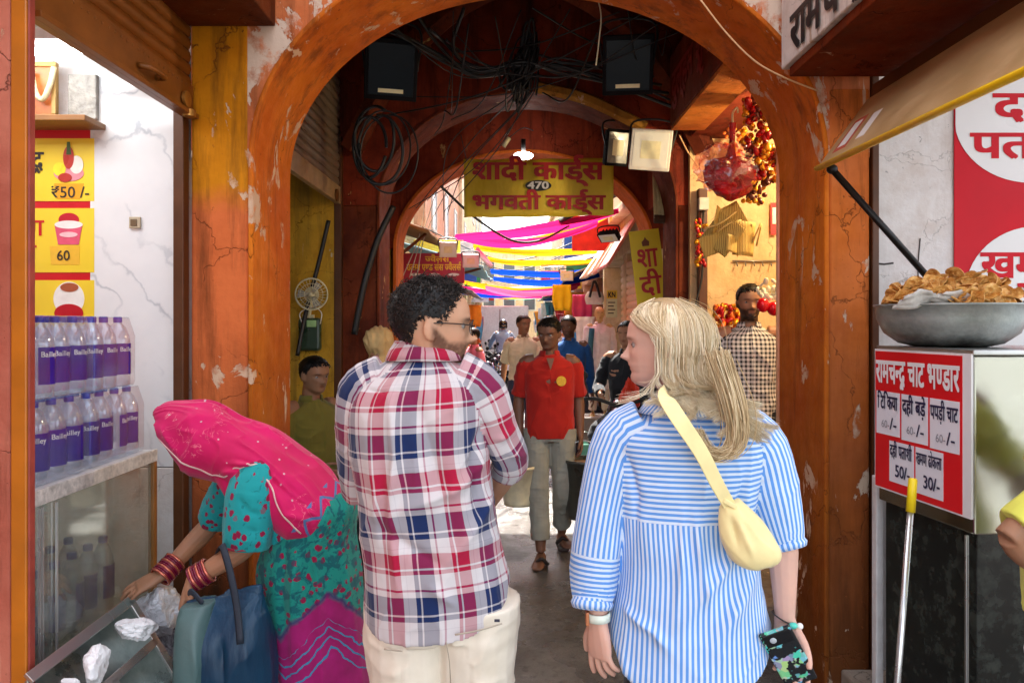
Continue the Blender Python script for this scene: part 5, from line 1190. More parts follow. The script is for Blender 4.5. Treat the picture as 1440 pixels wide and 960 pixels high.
# ledge with framed picture and carved tile above the menu
LG = thing('shelf_ledge', 'thin wooden ledge above the yellow menu', 'shelf', P(90, 180, 3.2)); obj('board', MB().bb(P(0, 0, 3.2)[0], P(138, 0, 3.2)[0], 3.1, 3.27, P(0, 178, 3.2)[2], P(0, 170, 3.2)[2]), M_BRW, LG, bevel=.003)
FP = thing('framed_picture', 'framed religious picture with garland on the ledge in the drinks shop', 'picture', P(65, 168, 3.2))
mb = MB(); x0, x1, z0, z1 = P(40, 0, 3.2)[0], P(80, 0, 3.2)[0], P(0, 168, 3.2)[2], P(0, 88, 3.2)[2]
obj('frame', mb.bb(x0, x1, 3.19, 3.215, z0, z0 + .02).bb(x0, x1, 3.19, 3.215, z1 - .02, z1).bb(x0, x0 + .02, 3.19, 3.215, z0 + .02, z1 - .02).bb(x1 - .02, x1, 3.19, 3.215, z0 + .02, z1 - .02), plain('gilt frame', lin(176, 140, 80), .4, .3), FP, bevel=.003)
obj('print', MB().bb(x0 + .02, x1 - .02, 3.2, 3.21, z0 + .02, z1 - .02), plain('warm print', lin(196, 110, 50), .4, 0, .5, 14, 0), FP)
obj('garland', MB().tube([P(44, 100, 3.18), P(50, 130, 3.175), P(60, 140, 3.175), P(70, 120, 3.175), P(76, 95, 3.18)], .012, 6, n=20), plain('cream beads', lin(230, 214, 170), .5, 0, .3, 60, .6, .01), FP, smooth=True)
TI = thing('carved_tile', 'grey carved plaque with a raised pattern beside the framed picture', 'plaque', P(116, 168, 3.24))
obj('tile', MB().bb(P(96, 0, 3.24)[0], P(136, 0, 3.24)[0], 3.235, 3.26, P(0, 168, 3.24)[2], P(0, 105, 3.24)[2]), plain('mottled stone', (.4, .38, .34), .6, 0, .45, 26, .9, .02), TI, bevel=.004)
SW = thing('wall_socket', 'small square brown socket on the marble wall', 'socket', P(190, 314, 3.25)); obj('plate', MB().box(P(190, 313, 3.254), (.05, .012, .05)), plain('beige plate', lin(190, 176, 150), .4), SW, bevel=.003); obj('socket', MB().box(P(188, 313, 3.247), (.028, .006, .03)), plain('brown socket', lin(110, 90, 66), .4), SW, bevel=.002)
# steel tray crate on a low stand, tilted, with crumpled bags in it
TRY = thing('steel_tray', 'dented steel tray crate with dividers and crumpled paper, tilted beside the counter', 'tray', P(140, 980, 2.2))
A, B, C_ = P(38, 956, 2.0), P(182, 846, 2.42), P(268, 985, 2.32)
ux, uy = B - A, C_ - B; nz_ = nrm(np.cross(ux, uy)); nz_ = nz_ if nz_[2] > 0 else -nz_
def plate(name, a, b, h, th, mat=M_STEEL, up=None, bev=.002):
    u = nz_ if up is None else up; d = nrm(b - a); s_ = nrm(np.cross(u, d)); q = [a, b, b + u * h, a + u * h]
    return obj(name, MB().loft([np.array(q) - s_ * th / 2, np.array(q) + s_ * th / 2]), mat, TRY, bevel=bev)
t = NT('scratched galvanised steel'); g = t.coord(); n = t.noise(g, 9, 6, .6); t.bump(t.noise(t.scalev(g, (3, 40, 40)), 1., 4), .25, .004)
M_GAL = t.fin(t.mix(t.ramp(n, [(.35, 0.), (.65, 1.)]), (.24, .27, .26), (.5, .53, .5)), t.n('MapRange', n, .3, .7, .2, .45), .85)
obj('tray_floor', MB().loft([np.array([A, B, C_, A + uy]) - nz_ * .11, np.array([A, B, C_, A + uy]) - nz_ * .116]), M_GAL, TRY)
e_ = .11; dn = -nz_
for nm, a, b in (('rear_side', A, B), ('end_side', B, C_), ('front_side', A + uy, C_), ('end_side', A, A + uy)): plate(nm, a, b, .115, .004, M_GAL, dn)
for nm, a, b, w in (('rim', A, B, .016), ('rim', B, C_, .012), ('divider', A + uy * .42, B + uy * .42, .013), ('divider', B * .52 + A * .48 + uy * .42, B * .52 + A * .48 + uy, .011)):
    d = nrm(b - a); s_ = nrm(np.cross(nz_, d)); q = np.array([a - s_ * w, b - s_ * w, b + s_ * w, a + s_ * w]); obj(nm, MB().loft([q, q + nz_ * .012]), M_STEEL, TRY, bevel=.002)
plate('divider_wall', A + uy * .42, B + uy * .42, .105, .004, M_GAL, dn)
st = thing('stool_stand', 'dark stand under the steel tray', 'stand', (-1.25, 2.3, 0)); obj('frame', MB().tube([(-1.38, 2.05, 0), (-1.36, 2.07, .42)], .015, 8).tube([(-1.08, 2.36, 0), (-1.1, 2.34, .46)], .015, 8).tube([(-1.36, 2.07, .42), (-1.1, 2.34, .46)], .015, 8), M_STEELP2, st, smooth=True)
def crumple(name, label, cat, c, rad, mat, seed, amp=.35, fr=14, group=None, M=None):
    rg = np.random.default_rng(seed); mb = MB().ell((0, 0, 0), (1, 1, 1), None, 72, 44); V = mb.V(); pn = rg.normal(0, 1, (34, 3)); pn /= np.linalg.norm(pn, axis=1, keepdims=True); pd = rg.uniform(.62, 1.0, 34)
    r_ = np.min(np.where(V @ pn.T > .12, pd / np.maximum(V @ pn.T, .12), 9), axis=1); V = V * (np.clip(r_, .5, 1.25) + amp * .5 * fbm(V * 2.6, seed, 3) + amp * .35 * (1 - np.abs(vnoise(V * 5., seed + 5))) ** 5)[:, None]
    V = V * np.asarray(rad, float); V = V if M is None else V @ np.asarray(M).T; m2 = MB().add(V + np.asarray(c), mb.f); o = obj(name, m2, mat, None, autos=28); return tag(o, label, cat, group)
t = NT('crumpled white paper'); g = t.coord(); t.bump(t.n('TexVoronoi', t.n('Mapping', g, Scale=(1, 1, 1)), Scale=26., feature='F1', out=0), .6, .02); M_PAP = t.fin((.78, .79, .80), .6)
t = NT('white carrier plastic'); g = t.coord(); t.bump(t.noise(g, 22, 5, .6, 1.2), .8, .03); M_PLA = t.fin((.74, .76, .80), .3, spec=.5)
crumple('paper_wad', 'crumpled blue white paper wad lying in the far compartment of the tray', 'paper', P(190, 884, 2.30), (.055, .05, .04), M_PAP, 4, .16)
crumple('paper_pouch', 'folded white paper pouch in the near compartment of the tray', 'paper', P(135, 934, 2.12), (.038, .05, .062), M_PAP, 9, .12)
crumple('paper_scrap', 'small pale paper scrap at the bottom of the photo in the tray', 'paper', P(100, 962, 2.06), (.03, .03, .022), M_PAP, 12, .16)
crumple('plastic_sack', 'bulging white plastic sack under the bending woman\'s hand', 'sack', P(222, 862, 2.62), (.11, .1, .12), M_PLA, 21, .14)
t = NT('silver foil sack'); g = t.coord(); n = t.noise(g, 30, 6, .65, 1.); t.bump(n, 1., .03); M_FOIL = t.fin(t.mix(t.ramp(n, [(.42, 0.), (.6, 1.)]), (.06, .05, .06), (.62, .62, .66)), .3, .4)
crumple('foil_sack', 'crinkled silver grey sack beside the teal bag', 'sack', P(238, 925, 2.66), (.12, .1, .17), M_FOIL, 31, .2)
crumple('bottle_sack', 'cloudy plastic sack of bottles at the foot of the glass case', 'sack', P(140, 870, 2.95) , (.13, .12, .16), M_PLA, 41, .18)
# ------------------------------------------------------------------ right: chaat counter, menu sign, pan, flap, poster, mop
PO = thing('shop_poster', 'large red poster with white circles and red snack words on the white wall', 'poster', (2.4, 3.29, 1.5))
YP = 3.292; M_PRED = plain('poster red', lin(206, 10, 34), .5, 0, .12, 4, .05, spec=.2); M_PWHT = plain('poster white', (.80, .80, .80), .35, 0, .04, 6, .03)
x0 = P(1342, 0, YP)[0]; z1 = P(0, 95, YP)[2]; z0 = P(0, 500, YP)[2]
obj('sheet', MB().bb(x0, 3.6, YP, YP + .004, z0, z1), M_PRED, PO)
def pdisc(cx, cy, rx, ry, dy, mat):
    a = np.arange(56) / 56 * 2 * math.pi; c = P(cx, cy, YP - dy); k = FPX / YP
    pts = np.stack([np.maximum(c[0] + rx / k * np.cos(a), x0 + .004), np.full(56, YP - dy), np.clip(c[2] + ry / k * np.sin(a), z0, z1)], 1)
    return obj('white_spot', MB().prism(pts, (0, .0012, 0)), mat, PO)
pdisc(1450, 165, 108, 92, .003, M_PWHT); pdisc(1460, 410, 102, 92, .003, M_PWHT)
pl_ = YP - .0035
def rl(s, a, b, h, w=None, bold=.03): return (s, P(a, b, pl_), (1, 0, 0), (0, 0, 1), h, w, bold)
lettering('lettering', [rl('दही', 1398, 168, .13, .34), rl('पताशी', 1366, 222, .125, .56), rl('खमण', 1380, 390, .125, .40), rl('ढोकला', 1408, 446, .12, .46)], M_PRED, PO)
# awning flap, hinged at the shutter, held by an iron prop
FL = thing('awning_flap', 'tan sheet metal awning flap with yellow edge and three paper stickers, propped open', 'awning', (1.5, 2.4, 2.5))
a0, a1 = V3(1.49, 3.10, 2.56), V3(1.49, .9, 2.56); b0, b1 = P(1149, 236, 3.0), V3(1.22, .9, 2.21)
t = NT('tan sheet metal'); g = t.coord(); n = t.noise(g, 5, 6, .6); t.bump(t.noise(t.scalev(g, (14, 1, 1)), 2., 3), .15, .01)
M_FLAP = t.fin(t.mix(t.ramp(n, [(.3, 0.), (.7, 1.)]), lin(176, 142, 92), lin(206, 176, 128)), t.n('MapRange', n, .3, .7, .3, .5), .2)
q = np.array([a0, b0, b1, a1]); nn_ = nrm(np.cross(b0 - a0, a1 - a0)); nn_ = nn_ if nn_[0] < 0 else -nn_
obj('sheet', MB().loft([q, q - nn_ * .012]), M_FLAP, FL, bevel=.002)
obj('yellow_edge', MB().tube([b0 - nn_ * .004, b1 - nn_ * .004], .011, 8, flat=1.6), plain('yellow gloss paint', lin(232, 190, 20), .4, 0, .2, 12, .2), FL, smooth=True)
dl, ds = nrm(b1 - b0), nrm(a0 - b0); M_STK = plain('faded paper sticker', (.78, .74, .68), .6, 0, .1, 30, 0); M_STR = plain('faded red print', lin(186, 84, 62), .6, 0, .15, 30, 0)
for k in range(3):
    c = b0 + dl * (.13 + .155 * k) + ds * .155
    for mt, sx, sy, lf, nm in ((M_STR, .058, .095, .0012, 'sticker_border'), (M_STK, .034, .072, .0024, 'sticker')):
        q = np.array([c - dl * sx - ds * sy, c + dl * sx - ds * sy, c + dl * sx + ds * sy, c - dl * sx + ds * sy]) + nn_ * lf; obj(nm, MB().loft([q, q - nn_ * .0007]), mt, FL)
PR = thing('prop_rod', 'black iron rod propping the awning flap from the counter', 'rod', P(1312, 395, 2.95))
obj('rod', MB().tube([P(1170, 238, 2.98), P(1312, 398, 2.95)], .014, 10), plain('black iron', (.014, .014, .015), .4, .5), PR, smooth=True)
obj('rod_eye', MB().ell(P(1170, 238, 2.98), (.022, .022, .02)), plain('black iron', (.014, .014, .015), .4, .5), PR, smooth=True)
# counter
CT = thing('snack_counter', 'steel snack counter with quilted dented top and black granite base', 'counter', (1.9, 2.6, 0))
Ls, Rs = V3(1.432, 2.90, 0), V3(1.499, 2.40, 0)     # the street side, far and near corner
dS = nrm(Rs - Ls); oS = V3(-dS[1], dS[0], 0); oS = oS if oS[0] < 0 else -oS      # outward
E_ = V3(2.55, 2.47, 0); F_ = V3(2.45, 2.96, 0)
def cprism(name, ins, z0_, z1_, mat, bev=.004, parent=CT):
    pts = [Ls - oS * ins, Rs - oS * ins + V3(0, ins, 0), E_ + V3(0, ins, 0), F_]; q = [p + V3(0, 0, z0_) for p in pts]
    return obj(name, MB().prism(q, (0, 0, z1_ - z0_)), mat, parent, bevel=bev)
t = NT('dented polished steel'); g = t.coord(); n = t.noise(g, 2.4, 2, .5, .6); vo = t.n('TexVoronoi', t.n('Mapping', g, Rotation=(0, .78, 0)), Scale=3.2, feature='SMOOTH_F1'); 
t.bump(t.math('ADD', t.math('MULTIPLY', n, 1.), t.math('MULTIPLY', vo, .6)), .6, .035); M_DENT = t.fin((.50, .50, .42), .22, 1.)
t = NT('black granite'); g = t.coord(); n = t.noise(g, 16, 7, .7); t.bump(n, .15, .004); M_GRAN = t.fin(t.mix(t.ramp(n, [(.48, 0.), (.62, .5)]), (.010, .012, .011), (.06, .072, .06)), t.n('MapRange', t.noise(g, 4, 4), .3, .7, .12, .3), spec=.5)
cprism('base', .035, .13, .93, M_GRAN); cprism('steel_body', .006, .932, 1.515, M_DENT, .006); cprism('top', -.004, 1.517, 1.535, M_STEEL, .004)
for f in (.995,):
    p = Rs * f + Ls * (1 - f); obj('corner_strip', MB().box(p + V3(-.002, .032, .53), (.010, .010, .79)), M_STEEL, CT, bevel=.002)
obj('white_post', MB().bb(1.478, 1.508, 3.0, 3.04, .13, 1.0), plain('white tile', (.7, .7, .69), .4), CT, bevel=.004)
# menu sign on the street side
SG = thing('menu_sign', 'red snack price board with five white panels fixed to the steel counter', 'sign', Ls + oS * .012 + V3(0, 0, 1.0))
B0 = Ls + oS * .010 - dS * .0; Wd = np.linalg.norm(Rs - Ls) - .0; zb, zt = .985, 1.522
def sq(u0, u1, v0, v1, lift):     # u along the board 0..1, v up 0..1
    f = lambda u, v: B0 + dS * Wd * u + V3(0, 0, zb + (zt - zb) * v) + oS * lift
    return np.array([f(u0, v0), f(u1, v0), f(u1, v1), f(u0, v1)])
def sl_(name, u0, u1, v0, v1, lift, mat, th=.002): q = sq(u0, u1, v0, v1, lift); return obj(name, MB().loft([q, q - oS * th]), mat, SG)
sl_('backing', 0, 1, 0, 1, .0, plain('white acrylic', (.80, .79, .80), .3, 0, .03), .008); sl_('red_face', .012, .925, .012, .985, .002, plain('sign red', lin(214, 16, 28), .42, 0, .1, 5, .03))
M_SW = plain('panel white', (.78, .77, .82), .35, 0, .03); M_NAVY = plain('navy ink', (.018, .014, .06), .4); M_SWL = plain('sign white ink', (.84, .82, .82), .4, 0, .05)
cells = [(.03, .305, .395, .70), (.325, .605, .385, .70), (.625, .905, .375, .70), (.185, .46, .075, .36), (.478, .755, .055, .36)]
for c in cells: sl_('price_panel', c[0], c[1], c[2], c[3], .0032, M_SW, .001)
dU = dS
def stx(s, u, v, h, w, bold, lift=.0042): return (s, sq(u, u, v, v, lift)[0], dU, (0, 0, 1), h * (zt - zb), w * Wd, bold)
lettering('lettering', [stx('रामचन्द्र चाट भण्डार', .03, .765, .175, .875, .035, .0032)], M_SWL, SG)
lettering('lettering', [stx('टिकिया', .05, .58, .10, .235, .03), stx('दही बड़े', .34, .575, .10, .245, .03), stx('पपड़ी चाट', .635, .57, .10, .262, .025), stx('दही पताशी', .198, .255, .09, .245, .025), stx('खमण ढोकला', .49, .25, .085, .255, .022)], M_NAVY, SG)
lettering('lettering', [stx('60-', .095, .445, .055, .10, 0.), stx('60-', .385, .435, .055, .10, 0.), stx('60-', .685, .425, .055, .10, 0.)], plain('grey ink', (.3, .3, .34), .5), SG)
lettering('lettering', [stx('/-', .195, .44, .085, .085, .01), stx('/-', .49, .43, .085, .085, .01), stx('/-', .79, .42, .085, .085, .01), stx('50/-', .255, .12, .085, .17, .02), stx('30/-', .56, .105, .085, .17, .02)], M_NAVY, SG)
# pan of fried discs and newspaper
pc = P(1335, 431, 2.74); zr = pc[2]
PAN = thing('frying_pan', 'wide grey iron pan with ring handles standing on the steel counter', 'pan', pc * V3(1, 1, 0) + V3(0, 0, 1.536))
t = NT('seasoned iron'); g = t.coord(); n = t.noise(g, 7, 6, .65); n2 = t.noise(g, 60, 4); z_ = t.sep(g)[2]
dk = t.ramp(t.math('ADD', z_, t.math('MULTIPLY', t.math('SUBTRACT', n, .5), .09)), [(.0, 1.), (.045, 0.)])
t.bump(n2, .3, .006); M_IRON = t.fin(t.mix(dk, t.mix(t.ramp(n, [(.35, 0.), (.65, 1.)]), (.26, .29, .27), (.44, .47, .44)), (.03, .026, .02)), .45, .55)
c0 = pc * V3(1, 1, 0) + V3(0, 0, 1.536); hh = zr - 1.536
obj('bowl', MB().lathe([(.0, .004), (.12, .0), (.17, .012), (.22, .05), (.245, hh * .7), (.248, hh), (.256, hh + .002), (.256, hh + .008), (.243, hh + .008), (.232, hh * .75), (.2, .055), (.12, .02), (0, .015)], c0, 48, cap=False), M_IRON, PAN, smooth=True)
for a_ in (.12,):
    d = V3(math.cos(a_), math.sin(a_), 0); s_ = V3(-d[1], d[0], 0); ce = c0 + V3(0, 0, hh + .004) + d * .25
    obj('handle', MB().tube([ce - s_ * .05, ce - s_ * .045 + d * .03 + V3(0, 0, .03), ce + d * .045 + V3(0, 0, .055), ce + s_ * .045 + d * .03 + V3(0, 0, .03), ce + s_ * .05], .006, 8, n=18), M_IRON, PAN, smooth=True)
def puri(c, M, k):
    n_, m_ = 18, 5; mb = MB(); V = []; F = []
    for i in range(m_ + 1):
        for j in range(n_):
            r = .038 * i / m_; a = j / n_ * 6.283; V.append((r * math.cos(a), r * math.sin(a) * .95, .008 * math.sin(a * 2 + k) * (i / m_) ** 2 + .004 * math.sin(r * 260 + a * 3 + k)))
    V = np.array(V); top = V + (0, 0, .0025); Vv = np.vstack([V, top]); o_ = (m_ + 1) * n_
    for i in range(m_):
        for j in range(n_):
            a, b, c_, d = i * n_ + j, i * n_ + (j + 1) % n_, (i + 1) * n_ + (j + 1) % n_, (i + 1) * n_ + j; F += [(a, d, c_, b), (o_ + a, o_ + b, o_ + c_, o_ + d)]
    for j in range(n_): a, b = m_ * n_ + j, m_ * n_ + (j + 1) % n_; F.append((a, o_ + a, o_ + b, b))
    return mb.add(Vv @ np.asarray(M).T + c, F)
t = NT('fried dough'); g = t.coord(); n = t.noise(g, 70, 5, .6); t.bump(n, .5, .006); M_PURI = t.fin(t.mix(t.ramp(n, [(.35, 0.), (.7, 1.)]), lin(212, 146, 62), lin(242, 196, 118)), .5)
rg = np.random.default_rng(8)
for i in range(190):
    a = rg.uniform(0, 6.28); r = .205 * math.sqrt(rg.uniform(0, 1)); lay = rg.uniform(0, 1)
    c = c0 + V3(r * math.cos(a), r * math.sin(a), hh - .012 + lay * .135 * (1 - (r / .24) ** 2) + .014)
    M = Rot('Z', rg.uniform(0, 6)) @ Rot('X', rg.uniform(-1.25, 1.25)) @ Rot('Y', rg.uniform(-.7, .7))
    tag(obj('fried_disc', puri(c, M, i), M_PURI, None, autos=50, loc=c), 'crisp golden fried disc heaped in the iron pan', 'snack', 'fried discs in the pan')
M_NEWS = plain('newsprint', (.60, .57, .52), .7, 0, .25, 45, .3)
for k, (a, b, w, h, an, lb) in enumerate([(1290, 420, .11, .075, -.25, 'folded newsprint sheet tucked at the left of the pan'), (1345, 421, .13, .07, .2, 'wider folded newsprint sheet tucked at the front middle of the pan')]):
    c = P(a, b, 2.56); n_ = 9; V = []; F = []
    for i in range(n_):
        for j in range(n_):
            u, v = (i / (n_ - 1) - .5), (j / (n_ - 1) - .5); V.append((u * w * (1.15 - v * .7), v * -.02 + .006 * math.sin(u * 9 + k), v * h * (1 - abs(u) * .9) + .004 * math.sin(v * 14)))
    V = np.array(V) @ Rot('Y', an).T @ Rot('X', .35).T
    for i in range(n_ - 1):
        for j in range(n_ - 1): a_ = i * n_ + j; F.append((a_, a_ + 1, a_ + n_ + 1, a_ + n_))
    o = obj('newspaper', MB().add(V + c, F), M_NEWS, None, smooth=True); m_ = o.modifiers.new('t', 'SOLIDIFY'); m_.thickness = .002; tag(o, lb, 'paper', 'newsprint in the pan')
# mop stick
MP = thing('mop_stick', 'leaning metal pole with a yellow grip in front of the price board', 'pole', P(1262, 975, 2.25))
pt, pb_ = P(1284, 672, 2.30), P(1258, 1010, 2.22); pm = pt + (pb_ - pt) * .145
obj('pole', MB().tube([pm, pb_ + nrm(pb_ - pt) * .35], .0095, 12), plain('brushed pole', (.62, .64, .64), .3, .8), MP, smooth=True); obj('grip', MB().tube([pt, pt + (pm - pt) * .06, pm], [.010, .013, .0135], 12), plain('yellow plastic grip', lin(240, 208, 20), .4), MP, smooth=True)
# ------------------------------------------------------------------ inside the passage
# left: small shop behind a shutter
LP = thing('passage_shop', 'dim yellow walled shop with a grey ribbed shutter inside the passage on the left', 'shop', (-1.5, 4.6, 0), kind='thing')
obj('side_wall', MB().bb(-2.6, -1.31, 5.44, 5.49, 0, 3.0), M_YEL, LP); obj('rear_wall', MB().bb(-2.65, -2.6, 3.73, 5.49, 0, 3.0), M_YEL, LP); obj('ceiling', MB().bb(-2.6, -1.31, 3.73, 5.44, 2.9, 2.95), M_ROOF, LP)
mb = MB()
for i in range(15): mb.tube([(-1.29, 3.76, 2.66 + i * .062), (-1.29, 5.47, 2.66 + i * .062)], .034, 8, flat=.6)
M_SHUT = plain('dusty grey brown steel', lin(126, 108, 92), .45, .25, .25, 6, .2)
shp = obj('shutter', mb, M_SHUT, LP, autos=50)
obj('bottom_bar', MB().bb(-1.30, -1.262, 3.76, 5.47, 2.50, 2.625), plain('worn steel bar', lin(168, 140, 104), .5, .2, .3, 12, .3), shp, bevel=.004)
obj('lock_plate', MB().lathe([(.012, 0), (.045, .003), (.045, .014), (.02, .018)], (-1.262, 5.3, 2.54), 14, M=Rot('Y', R(90))), plain('rusty plate', lin(120, 78, 40), .5, .5), shp, autos=40)
obj('guide_rail', MB().bb(-1.31, -1.255, 5.44, 5.50, 0, 3.0), M_STEELP2, LP, bevel=.004)
# wall fan
FN = thing('wall_fan', 'white caged wall fan on the yellow wall of the dim shop', 'fan', P(440, 415, 5.38))
fc = P(438, 414, 5.30); fB = basis(nrm(V3(.25, -1, -.15))); a = np.arange(33) / 32 * 2 * math.pi
M_FAN = plain('yellowed white plastic', lin(206, 200, 168), .45)
mb = MB()
for r_, o in ((.112, .0), (.112, .05), (.08, -.02), (.05, -.03)): mb.tube(fc + r_ * (np.cos(a)[:, None] * fB[:, 0] + np.sin(a)[:, None] * fB[:, 2]) - o * -fB[:, 1] * -1, .005 if r_ > .1 else .002, 6)
for k in range(26):
    q = k / 26 * 6.283; d = math.cos(q) * fB[:, 0] + math.sin(q) * fB[:, 2]; mb.tube([fc + d * .025 + fB[:, 1] * .035, fc + d * .07 + fB[:, 1] * .026, fc + d * .112], .0016, 4)
obj('cage', mb, M_FAN, FN, smooth=True)
mb = MB()
for k in range(3):
    q = k * 2.094; d = math.cos(q) * fB[:, 0] + math.sin(q) * fB[:, 2]; s_ = np.cross(fB[:, 1], d); pts = np.array([fc + d * .02 - s_ * .012, fc + d * .09 - s_ * .035, fc + d * .1 + s_ * .02, fc + d * .02 + s_ * .012]); mb.prism(pts, fB[:, 1] * .003)
obj('blades', mb, plain('grey fan blade', (.3, .3, .28), .4), FN)
obj('hub', MB().ell(fc + fB[:, 1] * .03, (.025, .025, .012), fB), M_FAN, FN, smooth=True)
obj('motor', MB().ell(fc - fB[:, 1] * .06, (.05, .05, .05), fB), M_FAN, FN, smooth=True)
obj('bracket', MB().tube([fc - fB[:, 1] * .06, P(436, 432, 5.40), P(434, 450, 5.43)], .014, 8).box(P(434, 452, 5.425), (.08, .03, .1)), M_FAN, FN, autos=40)
EM = thing('electric_meter', 'dark green electric meter box below the fan', 'meter', P(436, 480, 5.4))
obj('box', MB().box(P(436, 470, 5.40), (.16, .07, .24)), plain('dark green enamel', (.02, .045, .025), .3), EM, bevel=.02); obj('window', MB().box(P(438, 455, 5.36), (.07, .012, .05)), plain('pale meter window', lin(150, 190, 130), .2), EM, bevel=.004)
obj('wire_loop', MB().tube([P(425, 455, 5.35), P(422, 440, 5.35), P(440, 432, 5.36), P(452, 440, 5.35), P(450, 456, 5.35)], .004, 6, n=20), plain('white flex', (.7, .68, .62), .5), EM, smooth=True)
M_BLK = plain('black cable', (.010, .010, .011), .5, 0, .2, 30, .1)
def cable(pts, r, label, n=None, mat=None, group='black cables in the passage', name='cable'):
    return tag(obj(name, MB().tube(pts, r, 6, n=n or len(pts) * 8), mat or M_BLK, None, smooth=True), label, 'cable', group)
cable([P(418, 500, 5.3), P(430, 440, 5.36), P(448, 370, 5.38), P(462, 310, 5.38)], .016, 'thick black pipe cable climbing past the wall fan')
cable([P(498, 470, 5.35), P(512, 400, 5.35), P(530, 340, 5.4), P(553, 290, 5.44)], .024, 'thick black hose slanting across the maroon sign beside the pillar')
CAB = thing('shop_counter', 'low dark counter with glass top in front of the seated man', 'counter', (-1.1, 4.0, 0))
obj('body', MB().bb(-1.55, -1.14, 3.9, 4.25, 0, .82), M_STEELP2, CAB, bevel=.006); obj('top', MB().bb(-1.57, -1.12, 3.88, 4.27, .822, .845), plain('dark glass', (.03, .035, .04), .1), CAB, bevel=.004)
# maroon signs on the left
M_MAR = plain('maroon sign paint', lin(96, 16, 34), .4, 0, .15, 8, .05); M_GOLD = plain('golden yellow ink', lin(240, 196, 50), .4)
MS = thing('maroon_sign', 'maroon name board with golden Hindi words on yellow pier', 'sign', P(530, 405, 7.05))
obj('board', MB().bb(P(505, 0, 7.06)[0], P(546, 0, 7.06)[0], 7.06, 7.09, P(0, 410, 7.06)[2], P(0, 298, 7.06)[2]), M_MAR, MS, bevel=.003)
obj('violet_base', MB().bb(P(505, 0, 7.06)[0], P(546, 0, 7.06)[0], 7.05, 7.058, P(0, 410, 7.06)[2], P(0, 385, 7.06)[2]), plain('violet strip', lin(70, 30, 84), .4), MS)
lettering('lettering', [('वाला', P(518, 330, 7.055), (1, 0, 0), (0, 0, 1), .075, .17, .02), ('जड़ाऊ', P(512, 347, 7.055), (1, 0, 0), (0, 0, 1), .035, .18, .01), ('सोना चांदी', P(512, 360, 7.055), (1, 0, 0), (0, 0, 1), .03, .2, .01)], M_GOLD, MS, .002)
obj('emblem', MB().prism(disc(P(534, 372, 7.053), .022, .04), (0, .002, 0)), M_GOLD, MS)
# right: bridal goods shop
RP = thing('trinket_shop', 'cream lit shop with pink door post and hooks inside the passage on the right', 'shop', (1.5, 4.6, 0), kind='thing')
obj('side_wall', MB().bb(1.31, 2.7, 5.44, 5.49, .18, 3.1), M_CREAM, RP); obj('rear_wall', MB().bb(2.7, 2.75, 3.73, 5.49, .18, 3.1), M_CREAM, RP); obj('ceiling', MB().bb(1.31, 2.7, 3.73, 5.44, 3.1, 3.14), M_CREAM, RP)
obj('plinth', MB().bb(1.22, 2.7, 3.735, 5.49, 0, .18), plaster('stone plinth', (.22, .18, .14), (.14, .11, .09), None), RP, bevel=.01)
obj('door_post', MB().tube([(1.376, 3.80, .18), (1.376, 3.80, 2.95)], .019, 10), plain('pinkish door post', lin(214, 160, 122), .5, 0, .2, 12, .2), RP, smooth=True)
mb = MB().bb(1.07, 1.26, 3.75, 5.0, 2.95, 3.42); lb = obj('lintel_box', mb, plaster('lintel red paint', (.22, .045, .02), (.14, .028, .014), None, stain_amt=.5, peel_amt=.2), RP, bevel=.005)
obj('lintel_underside', MB().bb(1.075, 1.30, 3.752, 4.998, 2.925, 2.948), plaster('lit soffit orange', lin(206, 124, 50), lin(180, 96, 40), None, peel_amt=.4), RP, bevel=.003)  # bright orange underside: the light falling on it is put into the colour
lettering('lettering', [('दुल्हन श्रृंगार', (1.066, 4.92, 3.10), (0, -1, 0), (0, 0, 1), .20, 1.1, .03)], plain('deep red letters', (.26, .012, .01), .5), RP, .002)
la = bpy.data.lights.new('shop_bulb_light', 'POINT'); la.energy = 14; la.color = (1, .78, .46); la.shadow_soft_size = .06; lo = link('shop_bulb_light', la); lo.location = (1.95, 4.3, 2.75)
BU = thing('bulb', 'warm lit bulb hanging in the trinket shop', 'lamp', (1.95, 4.3, 2.86)); obj('glass_bulb', MB().ell((1.95, 4.3, 2.86), (.03, .03, .04)), NT('warm bulb').fin((1, .9, .7), .4, emis=(1, .74, .4), estr=8), BU, smooth=True); obj('socket', MB().tube([(1.95, 4.3, 2.9), (1.95, 4.3, 3.09)], .012, 8), M_BLK, BU, smooth=True)
WR = thing('hook_rail', 'thin rail with hooks on the cream wall', 'rail', P(1050, 367, 5.4)); mb = MB().tube([P(1030, 367, 5.42), P(1092, 367, 5.42)], .007, 6)
for k in range(5): mb.tube([P(1036 + k * 12, 367, 5.42), P(1036 + k * 12, 372, 5.40), P(1037 + k * 12, 374, 5.38), P(1037 + k * 12, 370, 5.37)], .004, 5)
obj('rail', mb, plain('grey wire', (.3, .28, .25), .4, .6), WR, smooth=True)
RB = thing('red_card', 'narrow red and white card hanging on the cream wall', 'card', P(1088, 305, 5.3)); obj('card', MB().bb(P(1084, 0, 5.4)[0], P(1092, 0, 5.4)[0], 5.40, 5.41, P(0, 330, 5.4)[2], P(0, 285, 5.4)[2]), plain('card red', lin(206, 30, 36), .5), RB); obj('label', MB().bb(P(1086, 0, 5.4)[0], P(1091, 0, 5.4)[0], 5.395, 5.399, P(0, 315, 5.4)[2], P(0, 292, 5.4)[2]), plain('card white', (.75, .73, .7), .5), RB)
